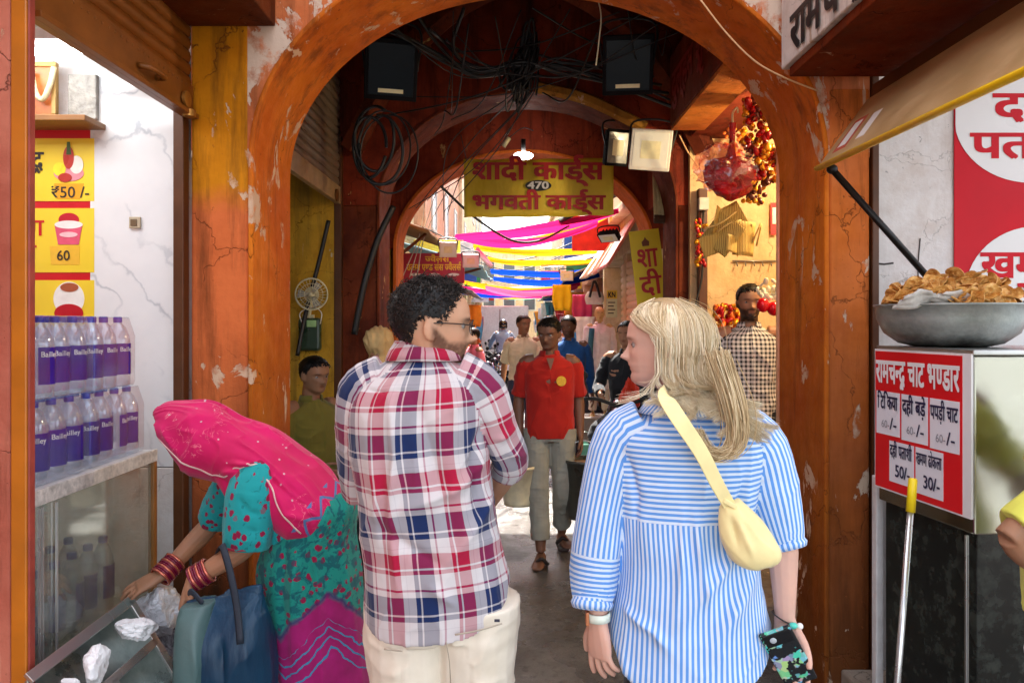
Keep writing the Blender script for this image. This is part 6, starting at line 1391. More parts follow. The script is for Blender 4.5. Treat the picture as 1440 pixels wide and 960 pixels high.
# hanging red parcel in clear wrap
t = NT('red satin in clear film'); g = t.coord(); n = t.noise(g, 13, 5, .6, 1.); t.bump(n, .8, .03); M_RSAT = t.fin(t.mix(t.ramp(n, [(.35, 0.), (.65, 1.)]), lin(120, 2, 10), lin(196, 6, 22)), .22, spec=.5)
rp_ = P(1028, 246, 4.3); bag = thing('red_parcel', 'red satin bundle in clear plastic hanging from a hook in the passage', 'parcel', rp_)
mb = MB().ell((0, 0, 0), (1, 1, 1), None, 40, 26); V = mb.V(); V = V * (1 + .10 * vnoise(V * 3, 2) + .12 * (1 - 2 * np.abs(vnoise(V * 2.6, 8))))[:, None]; V[:, 2] = np.where(V[:, 2] > 0, V[:, 2] * .75, V[:, 2]); V[:, 0] *= 1 + .12 * V[:, 2]
obj('bundle', MB().add(V * (.155, .09, .135) + rp_, mb.f), M_RSAT, bag, autos=50)
mb = MB().ell((0, 0, 0), (1, 1, 1), None, 40, 26); V = mb.V() * (1 + .22 * (1 - 2 * np.abs(vnoise(mb.V() * 3.1, 18))))[:, None]
obj('clear_wrap', MB().add(V * (.165, .10, .13) + rp_ + V3(-.03, 0, .04), mb.f), glass_mat('crackly wrap', (1., .8, .8), .05, .05), bag, autos=40)
obj('neck', MB().tube([rp_ + V3(0, 0, .08), rp_ + V3(.005, 0, .17), rp_ + V3(.01, 0, .30)], [.04, .018, .022], 8, n=10), M_RSAT, bag, autos=50)
obj('hook', MB().tube([rp_ + V3(.01, 0, .30), rp_ + V3(.01, 0, .36), rp_ + V3(.035, 0, .39), rp_ + V3(.04, 0, .36)], .006, 6, n=16), M_FAN, bag, smooth=True)
# palm leaf fans bundle
t = NT('dry palm leaf'); g = t.coord(); w = t.n('TexWave', g, Scale=34., Distortion=1.5, Detail=2.); n = t.noise(g, 20, 4); t.bump(w, .6, .006); M_PALM = t.fin(t.mix(t.ramp(w, [(.2, 0.), (.8, 1.)]), lin(176, 138, 56), t.mix(n, lin(224, 196, 110), lin(206, 170, 80))), .7)
kc = P(1023, 322, 4.35); KF = thing('palm_fans', 'bunch of square dry palm leaf hand fans tied and hanging below the red parcel', 'hand fans', kc)
for k, (dx, dz, w_, h_, an, dy) in enumerate([(-.03, -.03, .2, .2, .65, 0), (.05, .06, .13, .19, -.5, .03), (.09, -.06, .13, .2, .08, -.02), (-.06, -.08, .18, .12, -.35, .02), (-.02, .04, .15, .17, .25, .05), (.02, -.10, .16, .10, .15, -.035)]):
    n_ = 8; V = []; F = []
    for i in range(n_):
        for j in range(n_): u, v = i / 7 - .5, j / 7 - .5; V.append((u * w_, .025 * math.sin(u * 3 + k) * (1 if k % 2 else -1), v * h_))
    for i in range(n_ - 1):
        for j in range(n_ - 1): a_ = i * n_ + j; F.append((a_, a_ + 1, a_ + n_ + 1, a_ + n_))
    o = obj('leaf_fan', MB().add(np.array(V) @ Rot('Y', an).T @ Rot('Z', .25 * (k - 2)).T + kc + V3(dx, dy, dz), F), M_PALM, KF, autos=40); m_ = o.modifiers.new('t', 'SOLIDIFY'); m_.thickness = .005
for k in range(5): obj('stalk', MB().tube([kc + V3(-.14 + .07 * k, -.02, -.02 * k), kc + V3(-.05 + .06 * k, -.03, .03), kc + V3(.05 + .03 * k, 0, .10 - .05 * k)], .006, 5, n=8), plain('cane', lin(200, 166, 90), .6), KF, smooth=True)
# garland clusters
def garland(label, c, w, h, cols, n, seed, r=.016, taper=.5):
    rg = np.random.default_rng(seed); T_ = thing('garland', label, 'garland', c, 'festive garlands in the trinket shop')
    for ci, (nm, col, ro, me_) in enumerate(cols):
        mb = MB()
        for k in range(n):
            z = rg.uniform(-.5, .5); q = rg.uniform(-.5, .5) * (1 - taper * max(0, -z)); p = np.asarray(c) + V3(q * w, rg.uniform(-.06, .06), z * h); s_ = r * rg.uniform(.6, 1.4)
            mb.ell(p, (s_, s_, s_ * rg.uniform(.7, 2.2)), Rot('Y', rg.uniform(-1, 1)) @ Rot('X', rg.uniform(-1, 1)), 8, 6)
        obj(nm, mb, plain(nm.replace('_', ' ') + ' foil', col, ro, me_, .35, 30, .1), T_, smooth=True)
GO, RE, WH = ('gold_beads', lin(232, 160, 40), .25, .6), ('red_beads', lin(170, 16, 24), .25, .1), ('white_flowers', lin(236, 226, 196), .6, 0)
garland('big cluster of gold and dark red garlands at the top of the shop door', P(1072, 200, 4.3), .22, .50, [GO, RE, ('brown_beads', lin(96, 36, 18), .3, .2)], 60, 1, .018)
garland('loose gold garland tail left of the door post', P(1062, 262, 4.4), .14, .2, [GO, ('brown_beads', lin(96, 36, 18), .3, .2)], 22, 2, .013)
garland('white flower garland with two red balls in front of the bearded man', P(1080, 415, 4.35), .10, .17, [WH], 42, 3, .012)
garland('red and gold tassels beside the bearded man\'s shoulder', P(1024, 448, 5.25), .18, .20, [GO, RE, ('orange_beads', lin(230, 110, 40), .4, .1)], 34, 4, .015)
for k, (a_, b_) in enumerate(((1073, 429), (1088, 434))): tag(obj('red_ball', MB().ell(P(a_, b_, 4.28), (.037, .037, .042), None, 20, 14), plain('shiny red ball', lin(206, 10, 30), .15, .2), None, smooth=True), ('shiny red ball hanging over the bearded man\'s face', 'shiny red ball hanging beside the pink door post')[k], 'ornament', 'red balls of the garland')
garland('orange and gold flower strings hanging high on the cream wall', P(1040, 190, 5.2), .20, .38, [GO, ('orange_beads', lin(230, 110, 40), .4, .1)], 40, 9, .015)
garland('red and gold beads string left of the palm fans', P(985, 340, 5.2), .07, .34, [GO, RE], 22, 10, .012)
# next bay: framed pictures and bamboo awning
PF = thing('picture_rack', 'tall rack of green tinted framed pictures beyond the trinket shop', 'rack', P(957, 470, 6.0))
obj('post', MB().bb(P(980, 0, 5.42)[0], P(992, 0, 5.42)[0], 5.36, 5.43, 0, 2.6), plain('dark door post', lin(84, 44, 20), .5), PF, bevel=.004)
for k, (a_, b_) in enumerate(((318, 352), (356, 392), (396, 418))): o = obj('frame', MB().bb(P(942, 0, 6.6)[0], P(975, 0, 6.6)[0], 6.6, 6.63, P(0, b_, 6.6)[2], P(0, a_, 6.6)[2]), plain('dark frame', (.03, .03, .02), .4), PF, bevel=.004); obj('print', MB().bb(P(945, 0, 6.59)[0], P(972, 0, 6.59)[0], 6.588, 6.598, P(0, b_ - 3, 6.6)[2], P(0, a_ + 3, 6.6)[2]), plain('greenish print', lin(196, 214, 150), .3, 0, .4, 12, 0), o)
BA = thing('bamboo_awning', 'small striped bamboo awning under the white floodlight', 'awning', P(945, 270, 6.2))
q0, q1, q2, q3 = P(918, 240, 6.1), P(966, 236, 6.1), P(978, 292, 5.9), P(920, 308, 5.9)
for k in range(12):
    t_ = (k + .5) / 12; obj('slat', MB().tube([q0 * (1 - t_) + q1 * t_, (q0 * (1 - t_) + q1 * t_) * .5 + (q3 * (1 - t_) + q2 * t_) * .5 + V3(0, 0, -.03), q3 * (1 - t_) + q2 * t_], .016, 6, n=6), plain('bamboo', lin(206, 190, 140), .6, 0, .3, 10, .2), BA, smooth=True)
obj('tassel_edge', MB().tube([q3, (q3 + q2) / 2 + V3(0, 0, -.04), q2], .035, 8, n=8), plain('dark brown fringe', lin(70, 44, 20), .8, 0, .4, 40, .8, .02), BA, smooth=True)
JB = thing('junction_box', 'small grey junction box on the dark post', 'box', P(989, 287, 5.3)); obj('box', MB().box(P(989, 287, 5.33), (.07, .05, .09)), plain('pale grey plastic', (.5, .49, .45), .5), JB, bevel=.006); obj('conduit', MB().tube([P(989, 296, 5.33), P(988, 380, 5.33), P(978, 430, 5.33)], .008, 6, n=10), M_BLK, JB, smooth=True)
# ledge and green cloth at the foot of the right shop
LD = thing('wooden_bench', 'low wooden bench plank at the foot of the right shop', 'bench', (1.1, 4.1, 0)); obj('plank', MB().bb(.98, 1.21, 3.75, 4.9, .40, .44), M_BRW, LD, bevel=.004)
for yy in (3.9, 4.7): obj('leg', MB().bb(1.0, 1.19, yy, yy + .05, 0, .40), M_BRW, LD, bevel=.004)
tag(crumple('green_cloth', 'dark green cloth bundle on the low wooden bench', 'cloth', (1.09, 4.15, .53), (.11, .2, .09), plain('dark green cloth', (.015, .09, .03), .8), 51, .12), kind='thing')
# floodlights
def flood(label, c, fwd, w, h, glass, body_mat, up=(0, 0, 1), dark=False):
    B_ = basis(fwd, up); T_ = thing('floodlight', label, 'floodlight', c, 'floodlights in and beyond the passage'); c = np.asarray(c)
    obj('housing', MB().box(c - B_[:, 1] * .03, (w, .06, h), M=B_), body_mat, T_, bevel=.012); obj('bezel', MB().box(c + B_[:, 1] * .004, (w * 1.05, .016, h * 1.05), M=B_), body_mat, T_, bevel=.006)
    obj('glass', MB().box(c + B_[:, 1] * .012, (w * .9, .006, h * .88), M=B_), glass, T_, bevel=.002); obj('reflector', MB().box(c + B_[:, 1] * .0155 - B_[:, 2] * (h * .36 if dark else 0), (w * .5, .003, h * (.07 if dark else .45)), M=B_), plain('pale led panel', lin(236, 232, 190), .4), T_)
    obj('bracket', MB().tube([c - B_[:, 0] * w * .52, c - B_[:, 0] * w * .52 - B_[:, 1] * .08 + B_[:, 2] * h * .7, c + B_[:, 0] * w * .52 - B_[:, 1] * .08 + B_[:, 2] * h * .7, c + B_[:, 0] * w * .52], .008, 6, n=20), M_BLK, T_, smooth=True)
    mb = MB()
    for k in range(5): mb.box(c - B_[:, 1] * .075 + B_[:, 0] * (k - 2) * w * .18, (.008, .035, h * .8), M=B_)
    obj('fins', mb, body_mat, T_); return T_
G_W = plain('frosted white glass', lin(238, 240, 230), .3, 0, .03); G_D = plain('dark glass pane', (.006, .012, .018), .3, 0, .3, 5, 0, spec=.15)
B_W = plain('white lamp housing', lin(226, 224, 214), .4); B_D = plain('black lamp housing', (.006, .006, .008), .6, spec=.1)
flood('white square floodlight tilted down at the right of the banner', P(915, 211, 5.2), (-.25, -1, -.22), .27, .27, G_W, B_W, (.12, 0, 1))
flood('large dark floodlight under the vault right of centre', P(883, 92, 4.6), (-.1, -1, -.45), .30, .34, G_D, B_D, dark=True)
flood('large dark floodlight high at the left under the vault', P(550, 98, 4.7), (.25, -1, -.5), .32, .36, G_D, B_D, dark=True)
flood('dim finned floodlight half hidden behind the white one', P(868, 208, 5.6), (.3, -.9, -.2), .18, .26, plain('dim glass', (.16, .17, .16), .2), B_D)
# banner across the far arch
YB = 6.5; t = NT('yellow cloth banner'); g = t.coord(); n = t.noise(g, 3, 4, .6); t.bump(t.noise(t.scalev(g, (3, 3, 1.4)), 2., 3), .5, .04); M_BAN = t.fin(t.mix(t.ramp(n, [(.3, 0.), (.7, 1.)]), lin(222, 186, 34), lin(240, 212, 60)), .6)
BN = thing('yellow_banner', 'yellow cloth banner with red Hindi words hung across the far arch', 'banner', P(757, 305, YB))
n_, m_ = 40, 12; V = []; F = []; c4 = [P(652, 224, YB), P(862, 222, YB), P(863, 302, YB), P(653, 306, YB)]
for i in range(n_):
    for j in range(m_):
        u, v = i / (n_ - 1), j / (m_ - 1); p = (c4[0] * (1 - u) + c4[1] * u) * (1 - v) + (c4[3] * (1 - u) + c4[2] * u) * v; V.append(p + V3(0, .010 * math.sin(u * 17 + v * 3) + .008 * math.sin(v * 5 + u * 4), -.006 * math.sin(u * 3.14) + .004 * math.sin(u * 25)))
for i in range(n_ - 1):
    for j in range(m_ - 1): a_ = i * m_ + j; F.append((a_, a_ + 1, a_ + m_ + 1, a_ + m_))
o = obj('cloth', MB().add(V, F), M_BAN, BN, smooth=True); m2 = o.modifiers.new('t', 'SOLIDIFY'); m2.thickness = .003
M_BRED = plain('banner red ink', lin(186, 20, 24), .5)
bl_ = lambda s, a_, b_, h, w, bo=.035: (s, P(a_, b_, YB - .026), (1, 0, 0), (0, 0, 1), h, w, bo)
lettering('lettering', [bl_('शादी कार्ड्स', 664, 252, .165, 1.15), bl_('भगवती कार्ड्स', 664, 294, .135, 1.16)], M_BRED, BN)
obj('oval', MB().prism(disc(P(757, 261, YB - .026), .115, .048), (0, .002, 0)), plain('black oval', (.012, .012, .012), .5), BN)
lettering('lettering', [('470', P(742, 265.5, YB - .029), (1, 0, 0), (0, 0, 1), .065, .185, .03)], M_SWL, BN)
for a_ in (656, 858): obj('tie', MB().tube([P(a_, 226, YB), P(a_ + (8 if a_ > 700 else -8), 190, YB - .05)], .004, 5), M_BLK, BN, smooth=True)
# upright sign
VS_ = thing('upright_sign', 'tall narrow yellow sign with red Hindi letters and small emblem', 'sign', P(912, 430, 6.9)); ys = 6.75
f0, f1, f2, f3 = P(884, 326, ys), P(926, 321, ys), P(946, 470, ys), P(902, 476, ys)
nq = nrm(np.cross(f1 - f0, f3 - f0)); nq = nq if nq[1] < 0 else -nq
obj('board', MB().loft([np.array([f0, f1, f2, f3]), np.array([f0, f1, f2, f3]) - nq * .012]), plain('yellow board', lin(226, 194, 30), .5, 0, .1, 6, .05), VS_, bevel=.002)
ux_, uz_ = nrm(f1 - f0), nrm(f0 - f3)
vs = lambda s, u, v, h, w: (s, f3 * (1 - v) + f0 * v + ux_ * u + nq * .001, ux_, uz_, h, w, .02)
lettering('lettering', [vs('शा', .045, .655, .185, .19), vs('दी', .05, .40, .185, .19), vs('का', .05, .16, .185, .20)], M_BRED, VS_, .002)
obj('emblem', MB().prism(np.array([f3 * .12 + f0 * .88 + ux_ * (.14 + dx) + uz_ * dz + nq * .002 for dx, dz in ((-.03, -.03), (.03, -.03), (.035, .01), (.012, .03), (0, .055), (-.012, .03), (-.035, .01))]), -nq * .001), plain('brown emblem', lin(120, 60, 20), .5), VS_)
# cables and bulbs under the vault
rg = np.random.default_rng(21)
cz = P(738, 90, 4.9)
for k in range(9):
    o = rg.normal(0, .03, 3); cable([P(300 + 40 * k, -60 + 8 * k, 3.9) if k < 3 else P(460 + 24 * k, 20 + rg.uniform(-10, 40), 4.4), P(590 + 6 * k, 60 + rg.uniform(0, 40), 4.7), P(670, 95 + rg.uniform(-10, 14), 4.85), cz + o, P(800, 96 + rg.uniform(-16, 10), 4.9), P(880 + 10 * k, 60 + 12 * k, 5.0)], rg.uniform(.005, .014), 'black cable sagging across the vault through the central knot')
for k in range(6): cable([cz + rg.normal(0, .02, 3), cz + V3(rg.normal(0, .06), 0, -.2), P(690 + rg.uniform(-60, 40), 190 + rg.uniform(0, 60), 5.6), P(575 + rg.uniform(0, 60), 270 + rg.uniform(0, 40), 6.9)], .004, 'thin black wire dropping from the central knot')
for k in range(5):
    a_ = np.linspace(0, 6.283 * .95, 18); c = P(520 + 7 * k, 205 + rg.uniform(-12, 12), 4.9); cable([c + V3((.11 + .02 * k) * math.cos(x + k), .02 * math.sin(x * 2), (.2 + .015 * k) * math.sin(x + k)) for x in a_], .011 if k < 3 else .006, 'coil of black cable hanging at the left of the vault', n=60)
for k in range(16):
    a_ = np.linspace(0, 6.283 * rg.uniform(.7, 1.3), 20); r1, r2, ph = rg.uniform(.04, .11), rg.uniform(.10, .26), rg.uniform(0, 6); o = cz + rg.normal(0, .03, 3)
    cable([o + V3(r1 * math.cos(x + ph), .04 * math.sin(2 * x), r2 * math.sin(x * 1.3 + ph)) for x in a_], rg.uniform(.004, .010), 'tangled loop of wire in the knot in the middle of the vault', n=50)
for k in range(16):
    p0, p1 = P(rg.uniform(430, 1000), rg.uniform(0, 60), 4.3), P(rg.uniform(480, 960), rg.uniform(60, 200), rg.uniform(4.6, 5.4)); cable([p0, (p0 + p1) / 2 + V3(0, 0, -rg.uniform(.05, .25)), p1], rg.uniform(.003, .006), 'thin stray wire hanging across the vault')
cable([P(835, -20, 4.0), P(845, 20, 4.0), P(842, 60, 4.0), P(838, 92, 4.0)], .004, 'short pale wire hanging from the vault', mat=M_FAN)
cable([P(985, 0, 3.18), P(1020, 45, 3.17), P(1060, 85, 3.17), P(1100, 108, 3.17), P(1150, 128, 3.17)], .004, 'thin pale cord stuck round the front of the arch', mat=plain('pale cord', lin(214, 170, 120), .7), n=30)
cable([P(955, 190, 5.0), P(968, 215, 5.0), P(982, 235, 5.0)], .005, 'tan cord dangling under the brown lintel', mat=plain('pale cord', lin(214, 170, 120), .7))
HL = thing('ceiling_lamp', 'small lit lamp glowing behind the top of the banner', 'lamp', P(736, 218, 6.8)); obj('diffuser', MB().ell(P(736, 219, 6.7), (.09, .06, .035)), NT('lit diffuser').fin((1, 1, 1), .5, emis=(1, .95, .9), estr=6), HL, smooth=True); obj('cap', MB().tube([P(736, 214, 6.7), P(736, 196, 6.7)], .02, 8), M_BLK, HL, smooth=True)
SL = thing('bulb_holder', 'little white bulb holder hanging on a wire left of the banner top', 'holder', P(712, 200, 5.6)); obj('holder', MB().tube([P(708, 206, 5.6), P(716, 194, 5.6)], .018, 8), M_FAN, SL, smooth=True); obj('wire', MB().tube([P(716, 194, 5.6), P(735, 180, 5.6), P(750, 184, 5.6)], .004, 5, n=8), M_BLK, SL, smooth=True)
# ------------------------------------------------------------------ the market street beyond the arch
M_FAC = plaster('sun bleached cream facade', lin(232, 214, 182), lin(214, 190, 150), None, stain_amt=.3, peel_amt=.25)
M_FACP = plaster('sun bleached pink facade', lin(222, 176, 146), lin(206, 156, 128), None, stain_amt=.35, peel_amt=.3)
M_DKIN = plain('dark shop interior', (.035, .028, .024), .8); M_WIN = plain('window pane dark', (.08, .1, .12), .15)  # shade inside the open shops is put into a near-black wall colour
def house(label, x, y0, y1, z, side, mat, shutter=None):
    H_ = thing('shop_house', label, 'house', (x, (y0 + y1) / 2, 0), 'shop houses lining the street'); xo = x + side * 4
    X = lambda a, b: (min(a, b), max(a, b))
    xa, xb = X(x, xo); obj('upper_wall', MB().bb(xa, xb, y0, y1, 2.55, z), mat, H_, bevel=.02)
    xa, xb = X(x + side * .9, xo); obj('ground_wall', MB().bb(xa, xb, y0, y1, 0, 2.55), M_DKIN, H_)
    n = max(1, int((y1 - y0) / 2.2)); w = (y1 - y0) / n
    for i in range(n + 1):
        yy = y0 + i * w; xa, xb = X(x + side * .005, x + side * .9); obj('pier', MB().bb(xa, xb, max(y0, yy - .13), min(y1, yy + .13), 0, 2.55), mat, H_, bevel=.01)
    xa, xb = X(x - side * .16, x); obj('cornice', MB().bb(xa, xb, y0, y1, 3.02, 3.14), mat, H_, bevel=.02); obj('parapet', MB().bb(xa, xb, y0, y1, z - .18, z + .05), mat, H_, bevel=.02)
    for lv in range(int((z - 3.2) / 1.9)):
        for i in range(n):
            yc = y0 + (i + .5) * w; zc = 4.1 + lv * 1.9; xa, xb = X(x - side * .03, x + side * .05)
            f = obj('window', MB().bb(xa, xb, yc - .42, yc - .34, zc - .6, zc + .6).bb(xa, xb, yc + .34, yc + .42, zc - .6, zc + .6).bb(xa, xb, yc - .34, yc + .34, zc + .52, zc + .6).bb(xa, xb, yc - .46, yc + .46, zc - .68, zc - .6), plain('pale window frame', (.5, .52, .48), .5), H_, bevel=.01)
            xa, xb = X(x - side * .012, x + side * .02); obj('pane', MB().bb(xa, xb, yc - .34, yc + .34, zc - .6, zc + .52), M_WIN, f)
    if shutter:
        mb = MB(); 
        for k in range(int(2.4 / .09)): mb.tube([(x + side * .03, shutter[0], .15 + k * .09), (x + side * .03, shutter[1], .15 + k * .09)], .048, 6, flat=.5)
        obj('shutter', mb, plain('cream roller shutter', lin(222, 200, 164), .5, 0, .15, 5, .2), H_, autos=50)
    return H_
house('cream shop house nearest the arch on the left of the street', -1.75, 7.6, 13.2, 5.2, -1, M_FAC)
house('pinkish shop house in the middle of the left row', -1.55, 13.25, 21.5, 6.0, -1, M_FACP)
house('pale far shop house at the end of the left row', -1.45, 21.55, 36, 7.0, -1, M_FAC)
house('cream shop house with closed shutter nearest the arch on the right', 1.52, 7.6, 12.4, 5.0, 1, M_FAC, (8.7, 10.4))
house('pinkish shop house in the middle of the right row', 1.75, 12.45, 21, 5.8, 1, M_FACP)
house('pale far shop house at the end of the right row', 1.9, 21.05, 36, 6.6, 1, M_FAC)
EB = thing('end_building', 'pale building closing the far end of the street', 'building', (0, 42, 0)); obj('wall', MB().bb(-9, 9, 40, 44, 0, 5.6), M_FAC, EB, bevel=.03)
for i in range(9):
    for lv in range(2): f = obj('window', MB().bb(-4.9 + i * 1.1, -4.2 + i * 1.1, 39.95, 40.02, 2.3 + lv * 1.6, 3.5 + lv * 1.6), plain('pale window frame', (.5, .52, .48), .5), EB, bevel=.02); obj('pane', MB().bb(-4.83 + i * 1.1, -4.27 + i * 1.1, 39.93, 39.949, 2.38 + lv * 1.6, 3.42 + lv * 1.6), M_WIN, f)
# white tempo truck far down the street
TK = thing('delivery_truck', 'white box truck standing far down the street', 'truck', (-.35, 23, 0)); TX = -.36
obj('cargo_box', MB().bb(TX - .85, TX + .85, 22, 25.2, .75, 2.15), plain('white truck box', (.72, .73, .74), .4), TK, bevel=.03); obj('chassis', MB().bb(TX - .7, TX + .7, 22.05, 26.4, .45, .73), M_BLK, TK, bevel=.02)
obj('cab', MB().bb(TX - .8, TX + .8, 25.25, 26.6, .6, 1.9), plain('blue truck cab', lin(60, 100, 160), .4), TK, bevel=.08)
for sx in (-1, 1):
    for yy in (22.7, 25.8): w = obj('wheel', MB().lathe([(.12, -.09), (.33, -.1), (.36, -.06), (.36, .06), (.33, .1), (.12, .09)], (TX + sx * .72, yy, .36), 20, M=Rot('Y', R(90))), M_BLK, TK, autos=40)
    obj('tail_light', MB().box((TX + sx * .7, 21.985, .68), (.16, .02, .08)), plain('red lens', (.3, .01, .01), .2), TK, bevel=.005)
obj('door_bar', MB().tube([(TX, 21.98, .85), (TX, 21.98, 2.05)], .02, 6), plain('grey bar', (.3, .3, .3), .4, .6), TK, smooth=True)

# ---- motorcycles
def motorcycle(label, loc, rz, tank=(.02, .02, .025), group='motorcycles on the street'):
    T_ = thing('motorcycle', label, 'motorcycle', loc, group); L_ = np.array(loc, float); B_ = np.array(Matrix.Rotation(rz, 3, 'Z'))
    W_ = lambda p: L_ + np.asarray(p, float) @ B_.T
    chrome, rub = plain('chrome', (.6, .6, .6), .15, 1., .05), plain('tyre rubber', (.012, .012, .012), .8); pt = plain('gloss paint %d' % int(tank[0] * 1000), tank, .18, 0, .05, 6, 0, coat=.6)
    a = np.arange(33) / 32 * 6.2832
    for y, nm in ((.66, 'front'), (-.62, 'rear')):
        c = np.array([0, y, .30]); circ = lambda r: W_(c + np.stack([0 * a, r * np.cos(a), r * np.sin(a)], 1))
        w = obj('wheel', MB().tube(circ(.215), .016, 6), chrome, T_, smooth=True); obj('tyre', MB().tube(circ(.26), .044, 8), rub, w, smooth=True)
        mb = MB()
        for k in range(12): q = k / 12 * 6.283; mb.tube([W_(c + V3(.02 * (-1) ** k, .03 * math.cos(q + .4), .03 * math.sin(q + .4))), W_(c + V3(0, .21 * math.cos(q), .21 * math.sin(q)))], .004, 4)
        obj('spokes', mb, chrome, w); obj('hub', MB().lathe([(.02, -.07), (.05, -.06), (.05, .06), (.02, .07)], W_(c), 12, M=B_ @ Rot('Y', R(90))), chrome, w, autos=40)
        pts = [c + V3(0, .315 * math.cos(q), .315 * math.sin(q)) for q in np.linspace(.2, 2.4, 10)] if y > 0 else [c + V3(0, .32 * math.cos(q), .32 * math.sin(q)) for q in np.linspace(.6, 3.3, 12)]
        obj('mudguard', MB().tube(W_(np.array(pts)), .062, 8, flat=.18, up=B_ @ V3(1, 0, 0)), pt, T_, smooth=True)
    obj('tank', MB().tube(W_(np.array([(0, -.10, .80), (0, .05, .83), (0, .22, .86), (0, .34, .80)])), [.06, .125, .135, .06], 14, n=12, flat=.95), pt, T_, smooth=True)
    obj('seat', MB().tube(W_(np.array([(0, .0, .80), (0, -.15, .80), (0, -.40, .82), (0, -.66, .86)])), [.08, .12, .125, .07], 12, n=12, flat=.45, up=B_ @ V3(1, 0, 0)), rub, T_, smooth=True)
    obj('engine', MB().box(W_((0, .08, .42)), (.24, .34, .26), rz=rz).box(W_((0, .16, .60)), (.16, .17, .16), rz=rz), plain('cast metal', (.2, .2, .2), .4, .8), T_, bevel=.02)
    obj('frame', MB().tube(W_(np.array([(0, .45, .82), (0, .40, .60), (0, .30, .30), (0, -.2, .28), (0, -.35, .45), (0, -.45, .72)])), .022, 8, n=20), rub, T_, smooth=True)
    for sx in (-1, 1):
        obj('fork', MB().tube(W_(np.array([(sx * .08, .66, .30), (sx * .08, .48, .85)])), .022, 8), chrome, T_, smooth=True); obj('shock', MB().tube(W_(np.array([(sx * .12, -.60, .32), (sx * .12, -.45, .74)])), .026, 8), chrome, T_, smooth=True)
        m = obj('mirror', MB().tube(W_(np.array([(sx * .26, .42, 1.0), (sx * .30, .42, 1.16)])), .006, 5), rub, T_, smooth=True); obj('mirror_glass', MB().ell(W_((sx * .32, .42, 1.19)), (.055, .02, .04), B_, 12, 8), rub, m, smooth=True)
        obj('indicator', MB().ell(W_((sx * .17, -.74, .74)), (.028, .028, .028), None, 10, 8), plain('orange lens', lin(230, 110, 20), .2), T_, smooth=True)
    obj('exhaust', MB().tube(W_(np.array([(.10, .22, .36), (.13, .0, .26), (.15, -.3, .28), (.17, -.78, .36)])), [.022, .025, .045, .042], 10, n=14), chrome, T_, smooth=True)
    obj('handlebar', MB().tube(W_(np.array([(-.36, .34, .98), (-.2, .44, 1.0), (0, .46, .95), (.2, .44, 1.0), (.36, .34, .98)])), .015, 8, n=18), rub, T_, smooth=True)
    obj('headlight', MB().ell(W_((0, .58, .86)), (.09, .08, .09), B_, 14, 10), pt, T_, smooth=True); obj('tail_light', MB().box(W_((0, -.80, .74)), (.14, .05, .07), rz=rz), plain('red lens', (.4, .008, .008), .2), T_, bevel=.01)
    obj('number_plate', MB().box(W_((0, -.86, .58)), (.24, .012, .12), rz=rz, rx=-.15), plain('white plate', (.75, .75, .74), .4), T_, bevel=.004)
    return T_
motorcycle('black motorcycle ridden away down the middle of the street', (-.22, 18.2, 0), R(3))
M1 = motorcycle('black motorcycle parked at the left kerb, nearest the arch', (-1.06, 11.6, 0), R(-58))
for k, (x, y, rz, lb) in enumerate([(-.95, 13.0, -62, 'second black motorcycle of the row parked at the left kerb'), (-.85, 14.4, -60, 'third black motorcycle of the row parked at the left kerb'), (-.82, 15.9, -64, 'black motorcycle farthest down the row at the left kerb')]):
    copies(M1, (x, y, 0), R(rz) - R(-58), lb)
motorcycle('dark motorcycle parked close inside the arch beside the blonde woman', (.98, 6.5, 0), R(168), (.03, .03, .035))

# ---- awnings, signs and cloth over the street
def awning(label, c, name='awning', mat=None, poles=(), th=.03, wavy=0):
    c = np.asarray(c, float); T_ = thing(name, label, 'awning', c.mean(0), 'awnings along the street'); n_ = 16; V = []; F = []
    for i in range(n_):
        for j in range(8): u, v = i / 15, j / 7; V.append((c[0] * (1 - u) + c[1] * u) * (1 - v) + (c[3] * (1 - u) + c[2] * u) * v + V3(0, 0, -wavy * math.sin(u * 3.14) - wavy * .3 * math.sin(u * 18)))
    for i in range(n_ - 1):
        for j in range(7): a_ = i * 8 + j; F.append((a_, a_ + 1, a_ + 9, a_ + 8))
    o = obj('cover', MB().add(V, F), mat, T_, smooth=True); m_ = o.modifiers.new('t', 'SOLIDIFY'); m_.thickness = th
    for p in poles: obj('pole', MB().tube(p, .018, 6), M_STEELP2, T_, smooth=True)
    return T_
M_CORR = plain('brown tarpaulin', lin(140, 110, 70), .7, 0, .35, 4, .5, .02); M_TARP = plain('light blue tarpaulin', lin(150, 206, 220), .6, 0, .12, 5, .4, .02); M_DTARP = plain('dark green tarpaulin', (.012, .03, .022), .6, 0, .3, 5, .4, .02)
awning('brown tarpaulin awning with slanted poles at the left just beyond the arch', [(-1.75, 8.0, 2.92), (-1.75, 9.8, 2.92), (-.78, 9.9, 2.60), (-.92, 8.1, 2.62)], mat=M_CORR, poles=[[(-1.7, 8.2, 2.0), (-.95, 8.2, 2.62)], [(-1.7, 9.6, 2.0), (-.85, 9.6, 2.60)]], wavy=.04)
awning('light blue tarpaulin awning on the left of the street', [(-1.6, 10.3, 2.75), (-1.55, 13.4, 2.8), (-.35, 13.2, 2.38), (-.42, 10.6, 2.42)], mat=M_TARP, poles=[[(-1.55, 10.6, 2.1), (-.45, 10.7, 2.42)]], wavy=.05)
awning('grey tin awning farther along the left row', [(-1.55, 14, 2.5), (-1.5, 19, 2.5), (-.75, 19, 2.25), (-.75, 14, 2.25)], mat=plain('grey tin', (.35, .37, .38), .4, .6))
